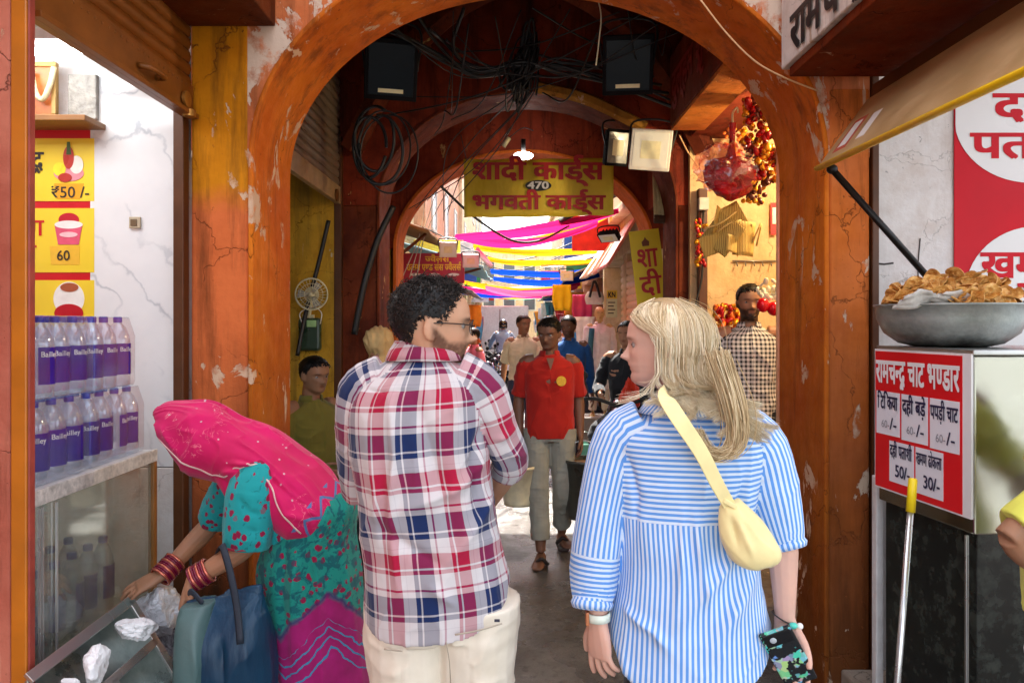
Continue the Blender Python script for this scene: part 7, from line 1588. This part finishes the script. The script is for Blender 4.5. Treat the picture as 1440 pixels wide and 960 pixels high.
awning('dark green tarpaulin awning hanging right behind the banner end', [(1.6, 8.0, 3.35), (1.6, 9.2, 3.35), (.55, 9.2, 2.86), (.80, 8.0, 3.0)], mat=M_DTARP, wavy=.05)
awning('pale pink striped canvas awning on the right of the street', [(1.52, 9.0, 2.95), (1.52, 11.6, 3.0), (1.02, 11.2, 2.30), (1.16, 9.0, 2.34)], mat=cloth_mat('faded pink stripe canvas', lambda t, u, v, uv: t.mix(t.ramp(t.noise(t.scalev(t.coord(), (1, 9, 1)), 2., 3), [(.45, 0.), (.52, 1.)]), lin(236, 224, 208), lin(232, 150, 130))), wavy=.02)
awning('brown canvas awning over the far right stalls', [(1.75, 12.6, 2.75), (1.75, 17, 2.75), (.95, 17, 2.35), (.92, 12.6, 2.4)], mat=M_CORR, wavy=.05)
awning('grey canvas awning far along the right row', [(1.9, 21.2, 2.8), (1.9, 28, 2.8), (.95, 28, 2.45), (.95, 21.2, 2.45)], mat=plain('grey canvas', (.25, .26, .26), .7), wavy=.05)
def swag(label, a, b, w, sag, col, seed, tw=.0):
    a, b = np.asarray(a, float), np.asarray(b, float); rg = np.random.default_rng(seed); n_ = 48; m_ = 7; V = []; F = []
    for i in range(n_):
        u = i / (n_ - 1); c = a * (1 - u) + b * u + V3(0, 0, -sag * 4 * u * (1 - u)); ww = w * (.35 + .65 * math.sin(math.pi * min(1, max(0, u * .9 + .05))) ** .5)
        for j in range(m_): v = j / (m_ - 1) - .5; V.append(c + V3(0, v * ww * 1.6, -abs(v) * ww * .5 + .03 * math.sin(j * 2.3 + u * 4 + seed)))
    for i in range(n_ - 1):
        for j in range(m_ - 1): q = i * m_ + j; F.append((q, q + 1, q + m_ + 1, q + m_))
    t = NT('thin cloth %s' % label[:18]); d = t.n('BsdfDiffuse', (*col, 1)); tr = t.n('BsdfTranslucent', (*col, 1)); t.t.links.new(t.n('MixShader', .5, d, tr), t.out.inputs[0])
    return tag(obj('cloth_swag', MB().add(V, F), t.m, None, smooth=True), label, 'cloth', 'cloth lengths strung across the street')
rg_s = np.random.default_rng(99); PKC, ORC, BLC = (.52, .012, .11), (.62, .24, .006), (.005, .04, .36)
swag('upper pink cloth length strung across the street below the banner', P(640, 333, 9.0), P(868, 294, 9.2), .30, .03, PKC, 1)
swag('second pink cloth length sagging just below the upper one', P(652, 334, 9.6), P(840, 312, 9.6), .22, .12, PKC, 2)
swag('yellow orange cloth rising to the right behind the pink ones', P(738, 338, 10.2), P(862, 298, 10.2), .24, .03, ORC, 3)
swag('long orange cloth length sagging over the street', P(666, 343, 11), P(838, 352, 11), .30, .04, ORC, 4)
swag('lower orange cloth length sagging over the street', P(686, 362, 12), P(838, 364, 12), .26, .06, ORC, 5)
swag('upper bright blue cloth length over the street', P(690, 379, 12.8), P(832, 378, 12.8), .30, .06, BLC, 6)
swag('lower bright blue cloth length over the street', P(694, 391, 13.6), P(842, 384, 13.6), .34, .08, BLC, 7)
swag('white cloth length below the orange ones on the right', P(760, 372, 12.2), P(852, 350, 12.2), .22, .02, (.7, .68, .66), 8)
swag('far pink cloth length lowest over the street', P(683, 402, 15), P(812, 402, 15), .40, .10, lin(236, 80, 120), 9)
for k in range(14):
    y = 16 + 1.5 * k; swag('cloth length strung across the far street among others', (-1.3, y, 2.45 + .05 * k + rg_s.uniform(-.2, .2)), (1.5, y + .3, 2.5 + .05 * k + rg_s.uniform(-.2, .2)), .34, rg_s.uniform(.05, .25), [PKC, ORC, BLC, (.6, .6, .6), (.5, .03, .02), (.02, .3, .22)][k % 6], 20 + k)
for k in range(16):
    s_ = -1 if k % 2 else 1; y = 10.5 + 1.35 * k; x = (-1.5 if s_ < 0 else 1.55 + .02 * k); bw = rg_s.uniform(.5, .9); bz = rg_s.uniform(2.5, 3.2); cl = [lin(200, 40, 40), lin(230, 190, 60), lin(40, 90, 170), lin(230, 230, 226), lin(40, 130, 80)][k % 5]
    B_ = thing('shop_board', 'painted name board jutting out over the street shops', 'sign', (x, y, bz), 'name boards over the street shops'); obj('board', MB().box((x - s_ * bw * .4, y, bz), (bw, .05, rg_s.uniform(.3, .55))), plain('board paint %d' % (k % 5), cl, .5, 0, .3, 9, .1), B_, bevel=.006); obj('bracket', MB().tube([(x + s_ * .3, y, bz + .1), (x - s_ * bw * .8, y, bz + .1)], .015, 6), M_BLK, B_, smooth=True)
MS2 = thing('maroon_shop_sign', 'maroon shop sign board with yellow Hindi words beyond the arch on the left', 'sign', P(611, 398, 9.3)); y_ = 9.3
obj('board', MB().bb(P(566, 0, y_)[0], P(653, 0, y_)[0], y_, y_ + .04, P(0, 398, y_)[2], P(0, 356, y_)[2]), plain('bright maroon board', lin(176, 26, 66), .45), MS2, bevel=.004)
lettering('lettering', [('ज्वैलर्स', P(598, 368, y_ - .002), (1, 0, 0), (0, 0, 1), .075, .30, .03), ('उत्तम एण्ड संस ज्वैलर्स', P(572, 380, y_ - .002), (1, 0, 0), (0, 0, 1), .085, .68, .03)], M_GOLD, MS2, .003)
obj('oval_row', MB().prism(disc(P(584, 386, y_ - .002), .07, .018), (0, .002, 0)), M_SWL, MS2)
for k in (1, 2): obj('oval_row', MB().prism(disc(P(584 + 27 * k, 386, y_ - .002), .07, .018), (0, .002, 0)), M_SWL, MS2)
KN = thing('price_board', 'small green and white board lettered KN beside the shutter', 'sign', P(861, 450, 10.5)); y_ = 10.55; xa, xb = P(853, 0, y_)[0], P(868, 0, y_)[0]
obj('board', MB().bb(xa, xb, y_, y_ + .03, P(0, 446, y_)[2], P(0, 408, y_)[2]), plain('pale green board', lin(200, 210, 170), .5), KN, bevel=.003); obj('top_strip', MB().bb(xa, xb, y_ - .006, y_ - .001, P(0, 420, y_)[2], P(0, 408, y_)[2]), plain('yellow strip', lin(220, 196, 60), .5), KN)
lettering('lettering', [('KN', P(855, 418, y_ - .008), (1, 0, 0), (0, 0, 1), .08, .11, .03)], M_BLK, KN)
for k in range(4): obj('text_line', MB().bb(xa + .02, xb - .03 - .02 * (k % 2), y_ - .003, y_ - .001, P(0, 426 + 5 * k, y_)[2], P(0, 424.5 + 5 * k, y_)[2]), M_BLK, KN)
flood('pale floodlight hung at the left under the brown tarpaulin', P(630, 351, 8.6), (.1, -1, -.15), .19, .17, G_W, B_W); flood('second pale floodlight, lower, beside the tube lamp', P(662, 367, 9.2), (.1, -1, -.1), .19, .16, G_W, B_W)
flood('white floodlight far over the street below the blue cloths', P(797, 388, 12.0), (0, -1, -.1), .2, .15, G_W, B_W); flood('black floodlight edge on under the green tarpaulin', P(856, 334, 8.2), (-.5, -.6, -.9), .24, .12, G_W, B_D)
UT = thing('street_tube', 'white tube lamp slanting at the left above the street', 'lamp', P(680, 364, 9.6)); obj('tube', MB().tube([P(670, 352, 9.6), P(690, 376, 9.4)], .024, 8), plain('white tube', (.8, .8, .8), .3), UT, smooth=True); obj('batten', MB().tube([P(671, 350, 9.64), P(692, 375, 9.44)], .03, 6), B_W, UT)
for k in range(3): cable([P(566 + 10 * k, 390, 8.4), P(590 + 4 * k, 330, 8.5), P(600 + 16 * k, 262, 7.7)], .006, 'pale wire tangle left of the banner beyond the arch', mat=plain('grey flex', (.45, .42, .42), .6), group='street wires')
cable([P(620, 262, 7.0), P(668, 306, 7.4), P(720, 338, 8.2), P(760, 338, 8.8), P(800, 318, 9.2)], .014, 'thick dark cable looping below the banner', group='street wires')
for k in range(7): cable([(-1.5, 12 + 4 * k, 3.2 + .1 * k), (0, 12.6 + 4 * k, 2.7 + .12 * k), (1.7, 13 + 4 * k, 3.3 + .1 * k)], .010, 'wire crossing far down the street', group='street wires')
# stalls: racks with cloth and goods hung along both sides
rg = np.random.default_rng(77); CL = [lin(236, 236, 240), lin(40, 90, 190), lin(206, 60, 120), lin(240, 150, 40), lin(90, 160, 190), lin(220, 220, 200), lin(60, 50, 60), lin(150, 40, 50), lin(150, 190, 120)]
def cloth_piece(label, c, w, h, col, ang):
    n_, m_ = 9, 9; V = []; F = []; B_ = np.array(Matrix.Rotation(ang, 3, 'Z')); ph = rg.uniform(0, 6)
    for i in range(n_):
        for j in range(m_): u, v = i / 8 - .5, j / 8; V.append(np.asarray(c) + B_ @ V3(u * w * (1 - .25 * v + .1 * math.sin(v * 5 + ph)), .035 * math.sin(u * 14 + ph) * (.3 + v), -v * h))
    for i in range(n_ - 1):
        for j in range(m_ - 1): q = i * m_ + j; F.append((q, q + 1, q + m_ + 1, q + m_))
    o = obj('hanging_cloth', MB().add(V, F), plain('market cloth %d' % CL.index(col), col, .8, 0, .2, 8, .2), None, smooth=True); m_2 = o.modifiers.new('t', 'SOLIDIFY'); m_2.thickness = .012
    return tag(o, label, 'cloth', 'garments and goods hung at the stalls')
YG = cloth_piece('bright yellow garment hanging above the crowd', P(790, 400, 12), .34, .42, CL[3], .2); YG.data.materials[0] = plain('yellow cloth', lin(250, 200, 10), .8, 0, .15, 8, .2); YG['group'] = 'yellow garments above the crowd'
for s_, x in ((-1, -1.2), (1, 1.32)):
    for k in range(26):
        y = 10.4 + k * .85 + rg.uniform(-.2, .2); 
        if s_ > 0 and y < 11: continue
        cloth_piece('garment hung among the stalls on the %s of the street' % ('left' if s_ < 0 else 'right'), (x + s_ * (-.1 - .012 * k * (1 if s_ < 0 else .2)) + rg.uniform(-.12, .12), y, rg.uniform(1.5, 2.35)), rg.uniform(.25, .5), rg.uniform(.4, .85), CL[rg.integers(0, 9)], rg.uniform(-.7, .7))
def stall(label, x, y, side, col):
    T_ = thing('market_stall', label, 'stall', (x, y, 0), 'market stalls'); obj('table', MB().bb(x - .3, x + .3, y - .8, y + .8, .70, .74), M_BRW, T_, bevel=.006)
    for a_ in (-.25, .25):
        for b_ in (-.72, .72): obj('leg', MB().bb(x + a_ - .02, x + a_ + .02, y + b_ - .02, y + b_ + .02, 0, .70), M_BRW, T_)
    obj('skirt_cloth', MB().bb(x - .31, x + .31, y - .81, y + .81, .3, .698), plain('stall cloth %.2f' % col[0], col, .8, 0, .25, 6, .4, .02), T_, bevel=.02)
    for j in range(6):
        h = .06 + rg.uniform(0, .2); b_ = tag(obj('goods_box', MB().box((x + rg.uniform(-.15, .15), y - .65 + j * .25, .742 + h / 2), (.24, .2, h), rz=rg.uniform(-.2, .2)), plain('goods %d' % (j % 4), CL[(j * 2) % 9], .5, 0, .4, 30, .2), None, bevel=.01), 'small goods box on a market stall table', 'box', 'goods boxes on the stalls')
for k, (x, y, s_) in enumerate([(-1.45, 10.9, -1), (-1.35, 17.6, -1), (-1.3, 20.5, -1), (1.5, 14, 1), (1.55, 16.4, 1), (1.6, 19, 1)]): stall('%s stall with draped cloth on the %s of the street' % (('near', 'middle', 'far', 'near', 'middle', 'far')[k], 'left' if s_ < 0 else 'right'), x, y, s_, CL[(k * 3 + 1) % 9])
# yellow cloth doll shape, white bag with black handle, mint bucket
HBG = thing('hanging_bag', 'white cloth bag with black handles hung by the shutter', 'bag', P(836, 428, 10.6)); obj('pouch', MB().tube([P(836, 428, 10.6), P(836, 418, 10.6), P(836, 410, 10.6)], [.12, .14, .10], 12, n=8, flat=.5), plain('white cloth bag', (.6, .58, .54), .8), HBG, smooth=True); obj('strap', MB().tube([P(829, 418, 10.5), P(834, 398, 10.5), P(838, 398, 10.5), P(844, 418, 10.5)], .018, 6, n=12), M_BLK, HBG, smooth=True)
def bucket(label, c, r0, r1, h, mat, fill=None, bail=True):
    T_ = thing('bucket', label, 'bucket', c); c = np.asarray(c, float); obj('tub', MB().lathe([(.0, .004), (r0, 0), (r0 + .004, .02), (r1, h - .02), (r1 + .008, h - .018), (r1 + .008, h), (r1 - .004, h), (r0 - .006, .02), (0, .012)], c, 32, cap=False), mat, T_, smooth=True)
    if fill is not None: obj('contents', MB().lathe([(0, h - .035), (r1 - .008, h - .03), (r1 - .008, h - .05), (0, h - .055)], c, 24, cap=False), fill, T_, smooth=True)
    if bail: a = np.linspace(0, math.pi, 14); obj('bail', MB().tube([c + V3(r1 * math.cos(x), .0, h - .02 + .145 * math.sin(x)) for x in a], .004, 6), M_STEEL, T_, smooth=True)
    return T_
bucket('mint green plastic bucket standing on the street', P(822, 588, 8.6) * V3(1, 1, 0), .10, .13, .24, plain('mint plastic', lin(130, 206, 180), .4))
M_KICK = plain('grey concrete block', (.3, .29, .27), .8)
# ------------------------------------------------------------------ everyone else
def simple_person(label, loc, rz, h=1.68, skin=None, shirt=(.5, .5, .5), pants=(.05, .05, .06), hair=H_DARK, sleeve='short', over={}, look=None, fem=False, voxel=.009, hands=True, shirtmat=None, beard=0., eyes=False, hairn=700, shoes=True, name='person', cat='person', hem=.80, hairpar={}, collar=True, group=None, trouser_hem=.02, drop_hair=False):
    T_ = thing(name, label, cat, loc, group); s = h / 1.72; B_ = np.array(Matrix.Rotation(rz, 3, 'Z')); L_ = np.asarray(loc, float)
    W_ = lambda p: L_ + s * (B_ @ np.asarray(p, float)); D_ = lambda p: B_ @ np.asarray(p, float)
    Jl = dict(neck=(0, -.01, 1.445), pel=(0, 0, .93), sh_l=(-.175, -.01, 1.395), sh_r=(.175, -.01, 1.395), el_l=(-.225, -.03, 1.12), el_r=(.225, -.03, 1.12), wr_l=(-.24, .05, .88), wr_r=(.24, .05, .88), hip_l=(-.09, 0, .90), hip_r=(.09, 0, .90), kn_l=(-.10, .02, .49), kn_r=(.10, .02, .49), an_l=(-.105, -.03, .08), an_r=(.105, -.03, .08))
    Jl.update(over); J = {k: W_(v) for k, v in Jl.items()}
    for k in 'lr': J['toe_' + k] = J['an_' + k] + D_((.02 if k == 'r' else -.02, .1, 0))
    J['chest'] = W_(np.array(Jl['pel']) * .33 + np.array(Jl['neck']) * .67 + (0, .01, 0)); J['waist'] = W_(np.array(Jl['pel']) * .68 + np.array(Jl['neck']) * .32)
    f = D_(look if look is not None else (0, 1, -.04)); hd = Head(W_(np.array(Jl['neck']) + (0, .025, .055)), f, (0, 0, 1), .228 * s)
    hn = dict(l=dict(d=J['wr_l'] - J['el_l'], n=D_((1, .1, 0)), curl=.5, side=-1), r=dict(d=J['wr_r'] - J['el_r'], n=D_((-1, .1, 0)), curl=.5, side=1)) if hands else None
    person_body(T_, J, hd, skin or SK_BROWN, voxel, tint=dict(beard=beard, bcol=(.1, .08, .07), lips=(.75, .5, .48)), eyes=eyes, fem=fem, s=s, hands=hn, it=2)
    la, fw = D_((1, 0, 0)), D_((0, 1, 0)); up = nrm(J['neck'] - J['pel']); fwt = nrm(np.cross(up, la)) 
    mat = shirtmat or solid_cloth('shirt cloth %.3f %.3f' % (shirt[0], shirt[2]), shirt)
    pz = lambda z: J['pel'] + (J['neck'] - J['pel']) * ((z - .93) / .515)
    rows = [(pz(hem), la * .175 * s, fwt * .125 * s), (pz(.93), la * .178 * s, fwt * .128 * s), (pz(1.1), la * .168 * s, fwt * .122 * s), (pz(1.28), la * .185 * s, fwt * .125 * s), (pz(1.37), la * .182 * s, fwt * .105 * s), (pz(1.405), la * .155 * s, fwt * .09 * s), (pz(1.432), la * .105 * s, fwt * .075 * s), (pz(1.455), la * .068 * s, fwt * .064 * s)]
    lim = []
    for k in 'lr':
        S_, E_, Wr = J['sh_' + k], J['el_' + k], J['wr_' + k]; S_ = S_ - up * .022 * s; i0 = S_ * .8 + J['neck'] * .2 - up * .03 * s
        if sleeve == 'short': lim.append(([i0, S_, S_ * .45 + E_ * .55, S_ * .12 + E_ * .88], [.05 * s, .056 * s, .060 * s, .064 * s]))
        elif sleeve == 'long': lim.append(([i0, S_, E_, E_ * .5 + Wr * .5, Wr * .95 + E_ * .05], [.05 * s, .058 * s, .052 * s, .047 * s, .04 * s]))
    g = garment('shirt', mat, T_, rows, lim, voxel * .9, 2, (.006, (7, 6, 5)), seed=int(h * 100) % 7)
    if collar: band('collar', mat, g, J['neck'] + up * .0, la * .082 * s, fwt * .076 * s, .04 * s, .006, n=30, flare=-.012, up=up, gap=(R(118), R(422)))
    if pants is not None: trousers('trousers', solid_cloth('trouser cloth %.3f' % pants[0], pants), T_, J, trouser_hem, hw=.165 * s, hd=.115 * s, voxel=voxel, leg=(.105 * s, .088 * s, .075 * s, .066 * s), fw=fwt)
    if hair is not None: short_hair(T_, hd, hair, hairn, .024, .006, .6, .35, seed=int(abs(L_[1]) * 10) % 9, **{**dict(front=.80, cap=.035), **hairpar})
    return T_, J, hd, W_
ck = lambda t, u, v, uv: t.mix(t.math('MULTIPLY', t.math('ADD', t.math('LESS_THAN', frac(t, u, .027), .48), t.math('LESS_THAN', frac(t, v, .027), .48)), .5), (.74, .70, .66), (.02, .018, .018))
# man in the red polo walking towards us with two buckets
RM, RJ, RH, RW = simple_person('man in a red polo shirt walking towards us carrying two buckets', (P(773, 0, 5.15)[0], 5.15, 0), R(180), 1.66, SK_DARK, (.42, .014, .008), lin(150, 150, 138), voxel=.0055, eyes=True, hairn=1600, hem=.86,
    over=dict(el_l=(-.215, -.05, 1.13), wr_l=(-.22, .02, .87), el_r=(.225, -.05, 1.13), wr_r=(.215, .03, .87), kn_r=(.085, .10, .50), an_r=(.07, .16, .085), kn_l=(-.09, .06, .49), an_l=(-.10, -.18, .13)), trouser_hem=.20, look=(.38, 1, -.22))
WALK = dict(kn_r=(.09, .16, .50), an_r=(.08, .22, .10), kn_l=(-.09, .02, .49), an_l=(-.10, -.24, .15), el_l=(-.23, .10, 1.13), wr_l=(-.20, .26, .93), el_r=(.22, -.14, 1.13), wr_r=(.24, -.14, .88))
WALK2 = dict(kn_l=(-.09, .15, .50), an_l=(-.08, .2, .10), an_r=(.10, -.2, .14), el_r=(.25, .06, 1.14), wr_r=(.10, .24, 1.12), el_l=(-.22, -.10, 1.12), wr_l=(-.25, -.08, .87))
def on_chest(J, W_, x, z): return W_((x, .128, z))
bd = np.array([on_chest(RJ, RW, -.075 + .035 * math.cos(a_), 1.275 + .035 * math.sin(a_)) for a_ in np.linspace(0, 6.2, 20)])
obj('badge', MB().prism(bd, (0, -.012, 0)), plain('yellow badge', lin(240, 180, 40), .6, 0, .35, 90, .1), RM)
obj('placket', MB().prism(np.array([RW((-.028, .092, 1.435)), RW((.028, .092, 1.435)), RW((.0, .128, 1.35))]), (0, -.006, 0)), SK_DARK, RM, col=np.ones((6, 3)))
for k in 'lr':
    f_ = MB().tube([RJ['an_' + k] + V3(0, .05, -.075), RJ['an_' + k] + V3(0, -.06, -.075), RJ['an_' + k] + V3(0, -.2, -.078)], [.04, .045, .035], 10, n=8, flat=.3, up=(1, 0, 0)); s_ = obj('sandal', f_, plain('dark rubber sandal', (.02, .012, .01), .6), RM, smooth=True)
    obj('sandal_strap', MB().tube([RJ['an_' + k] + V3(-.045, -.09, -.06), RJ['an_' + k] + V3(0, -.10, -.015), RJ['an_' + k] + V3(.045, -.09, -.06)], .012, 6, n=8), plain('dark rubber sandal', (.02, .012, .01), .6), s_, smooth=True)
bucket('cream plastic bucket carried by the man in the red polo', RJ['wr_r'] + V3(-.01, -.03, -.46), .10, .125, .27, plain('cream plastic', lin(226, 216, 180), .4), plain('brown grain', lin(150, 110, 60), .8, 0, .4, 60, .8, .01))
bucket('dark steel bucket full of grain carried by the man in the red polo', RJ['wr_l'] + V3(.02, -.03, -.55), .12, .135, .40, plain('dark tin', (.10, .10, .085), .35, .6), plain('brown grain', lin(150, 110, 60), .8, 0, .4, 60, .8, .01))
# shopkeepers
sit = dict(pel=(0, 0, .62), neck=(0, -.02, 1.135), sh_l=(-.175, -.02, 1.085), sh_r=(.175, -.02, 1.085), el_l=(-.21, .03, .83), el_r=(.21, .03, .83), wr_l=(-.13, .22, .76), wr_r=(.13, .22, .76), hip_l=(-.09, 0, .58), hip_r=(.09, 0, .58), kn_l=(-.11, .38, .56), kn_r=(.11, .38, .56), an_l=(-.11, .36, .13), an_r=(.11, .36, .13))
simple_person('man in olive shirt sitting in the dim shop on the left', (P(436, 0, 4.55)[0], 4.62, .0), R(-128), 1.72, skin_mat('shaded brown skin', (.28, .14, .075)), lin(112, 104, 40), (.012, .012, .014), sleeve='long', over={k: (v[0], v[1], v[2]) for k, v in sit.items()}, voxel=.007, eyes=True, hairn=1400, look=(.05, 1, -.12), hem=.84)  # brown skin darkened in colour for the shade of the dim shop
stl = thing('stool', 'low stool under the man in olive shirt', 'stool', (-1.24, 4.62, 0)); obj('seat', MB().lathe([(.16, .47), (.17, .48), (.17, .50), (.16, .51)], (-1.24, 4.62, 0), 20), M_BRW, stl, autos=40)
for k in range(3): obj('leg', MB().tube([(-1.24 + .12 * math.cos(k * 2.1), 4.62 + .12 * math.sin(k * 2.1), .47), (-1.24 + .17 * math.cos(k * 2.1), 4.62 + .17 * math.sin(k * 2.1), 0)], .018, 8), M_BRW, stl, smooth=True)
simple_person('bearded man in black and white checked shirt standing in the trinket shop', (P(1055, 0, 4.6)[0], 4.62, .18), R(172), 1.68, SK_BROWN, (.5, .5, .5), (.012, .012, .014), sleeve='long', shirtmat=cloth_mat('black white check cotton', ck), voxel=.0065, beard=1., eyes=True, hairn=1400, hem=.84)
# person in the beige head scarf
SP_, SJ, SHd, SW_ = simple_person('person with beige scarf wrapped round the head behind the man in plaid', (P(531, 0, 5.0)[0], 5.0, 0), R(-20), 1.58, SK_BROWN, lin(196, 200, 192), (.2, .2, .19), sleeve='long', voxel=.008, hair=None)
mb = MB(); th = np.arange(40) / 40 * 2 * math.pi
rows = []
for z in (-.42, -.3, -.12, .02, .2, .4, .6, .8, .93, .985):
    v = head_surf(th, np.full(40, max(z, .22)), .085, 0); v[:, 2] = np.where(v[:, 2] > -9, v[:, 2] + min(0, z - .22), 0); w = 1 + .55 * max(0, .1 - z); v[:, :2] *= w; rows.append(SHd.w(v))
mb.loft(rows); V, F, N = remesh(mb, .007, 2, .5); V = V + N * (.010 * (1 - 2 * np.abs(vnoise(V * V3(9, 9, 16) + V3(0, 0, 3) + (V[:, :1] * 22), 3))))[:, None]
link('head_scarf', mesh_of('head_scarf', V - wloc(SP_), F, plain('beige scarf cotton', lin(206, 172, 116), .85, 0, .12, 12, .2), True), SP_)
# rider
ride = dict(pel=(0, -.2, .93), neck=(0, -.08, 1.44), sh_l=(-.19, -.08, 1.39), sh_r=(.19, -.08, 1.39), el_l=(-.30, .12, 1.16), el_r=(.30, .12, 1.16), wr_l=(-.34, .34, 1.03), wr_r=(.34, .34, 1.03), hip_l=(-.10, -.2, .90), hip_r=(.10, -.2, .90), kn_l=(-.24, .2, .74), kn_r=(.24, .2, .74), an_l=(-.2, .02, .40), an_r=(.2, .02, .40))
RD, DJ, DH, DW = simple_person('motorcycle rider in pale blue shirt and black helmet seen from behind', (-.22, 18.2, 0), R(3), 1.70, SK_BROWN, lin(150, 180, 216), (.02, .022, .03), sleeve='long', over=ride, voxel=.011, hair=None, hands=False, hem=.90)
obj('helmet', MB().ell(DH.w((0, -.02, .58)), np.array([.47, .56, .54]) * DH.H, DH.B, 24, 18).tube([DH.w((0, -.1, .1)), DH.w((0, -.08, .4))], [.095, .11], 16), plain('black helmet', (.008, .009, .014), .12, 0, .1, 5, 0, coat=1.), RD, smooth=True)
simple_person('man in cream short sleeved shirt walking behind the red polo man', (P(736, 0, 9)[0], 9.0, 0), R(185), 1.72, SK_BROWN, lin(240, 226, 190), (.04, .05, .09), voxel=.009, eyes=True, hem=.84, over=WALK, look=(-.35, 1, -.05))
simple_person('man in blue shirt walking behind the red polo man\'s shoulder', (P(800, 0, 8)[0], 8.0, 0), R(170), 1.70, SK_DARK, lin(30, 84, 150), (.02, .02, .03), sleeve='long', voxel=.008, eyes=True, beard=.5, hem=.84, over=WALK2, look=(.3, 1, -.12))
simple_person('dark haired man in white shirt far behind, between two heads', (P(776, 0, 11.5)[0], 11.5, 0), R(180), 1.74, SK_BROWN, (.6, .6, .62), (.03, .03, .04), voxel=.012, over=WALK, look=(.4, 1, 0))
simple_person('person in light blue walking away beyond the blue shirted man', (P(812, 0, 12)[0], 12.0, 0), R(10), 1.72, SK_BROWN, lin(70, 150, 214), (.04, .04, .05), sleeve='long', voxel=.012, over=WALK2)
bk = dict(pel=(0, 0, .75), neck=(0, .02, 1.30), sh_l=(-.19, .02, 1.25), sh_r=(.19, .02, 1.25), el_l=(-.25, .10, 1.0), el_r=(.25, .10, 1.0), wr_l=(-.15, .3, .95), wr_r=(.15, .3, .95), hip_l=(-.09, 0, .72), hip_r=(.09, 0, .72), kn_l=(-.16, .35, .62), kn_r=(.16, .35, .62), an_l=(-.2, .2, .2), an_r=(.2, .2, .2))
NB, NJ, NH, NW = simple_person('dark haired person in black jacket sitting on the parked motorcycle beside the blonde woman', (P(885, 0, 6.6)[0], 6.62, .06), R(150), 1.72, SK_BROWN, (.012, .014, .018), (.02, .02, .024), sleeve='long', over=bk, voxel=.008, hem=.86)
tag(crumple('red_bundle', 'red cloth bundle in front of the person in black jacket', 'bundle', P(886, 556, 6.2), (.09, .09, .17), solid_cloth('orange red cloth', lin(206, 50, 22)), 71, .14), kind='thing')
simple_person('woman in pink top beside the parked motorcycles', (P(666, 0, 9.6)[0], 9.6, 0), R(120), 1.56, SK_BROWN, lin(236, 130, 150), lin(30, 60, 170), voxel=.010, fem=True, hem=.80)
simple_person('person in orange far along the left stalls', (-.95, 16.8, 0), R(160), 1.62, SK_BROWN, lin(230, 120, 50), (.05, .04, .05), voxel=.014, over=WALK2, look=(-.5, 1, -.1))
simple_person('person in white shirt far along the right stalls', (.95, 17.5, 0), R(200), 1.68, SK_BROWN, (.65, .65, .66), (.05, .05, .07), voxel=.014, over=WALK, look=(.5, 1, 0))
# mannequin in a long white kurta on a block
MNQ, MJ, MH, MW = simple_person('shop mannequin with golden head wearing a long white tunic', (P(843, 0, 9.7)[0], 9.7, .42), R(180), 1.42, skin_mat('golden mannequin', (.62, .46, .20), .3), (.86, .86, .88), lin(224, 216, 200), sleeve='long', voxel=.010, hair=None, name='mannequin', cat='mannequin', hem=.42)
obj('stole', MB().tube([MW((.13, .10, 1.38)), MW((.16, .16, 1.1)), MW((.17, .16, .7))], .035, 6, n=12, flat=.3), plain('teal stole', lin(40, 110, 130), .8), MNQ, smooth=True)
bs = thing('plinth_block', 'grey block under the white tunic mannequin', 'plinth', (P(843, 0, 9.7)[0], 9.7, 0)); obj('block', MB().box((P(843, 0, 9.7)[0], 9.7, .21), (.5, .45, .42)), M_KICK, bs, bevel=.02)
# someone at the right edge in a yellow green shirt: only the near arm reaches into the photo
simple_person('person in yellow green shirt at the right edge of the photo', (1.605, 2.08, 0), R(80), 1.66, SK_BROWN, lin(226, 226, 96), lin(226, 226, 230), sleeve='short', voxel=.006, over=dict(el_l=(-.23, .30, 1.10), wr_l=(-.12, .06, .93), el_r=(.22, -.16, 1.12), wr_r=(.22, -.30, .90), sh_l=(-.18, .02, 1.36)), hem=.8)
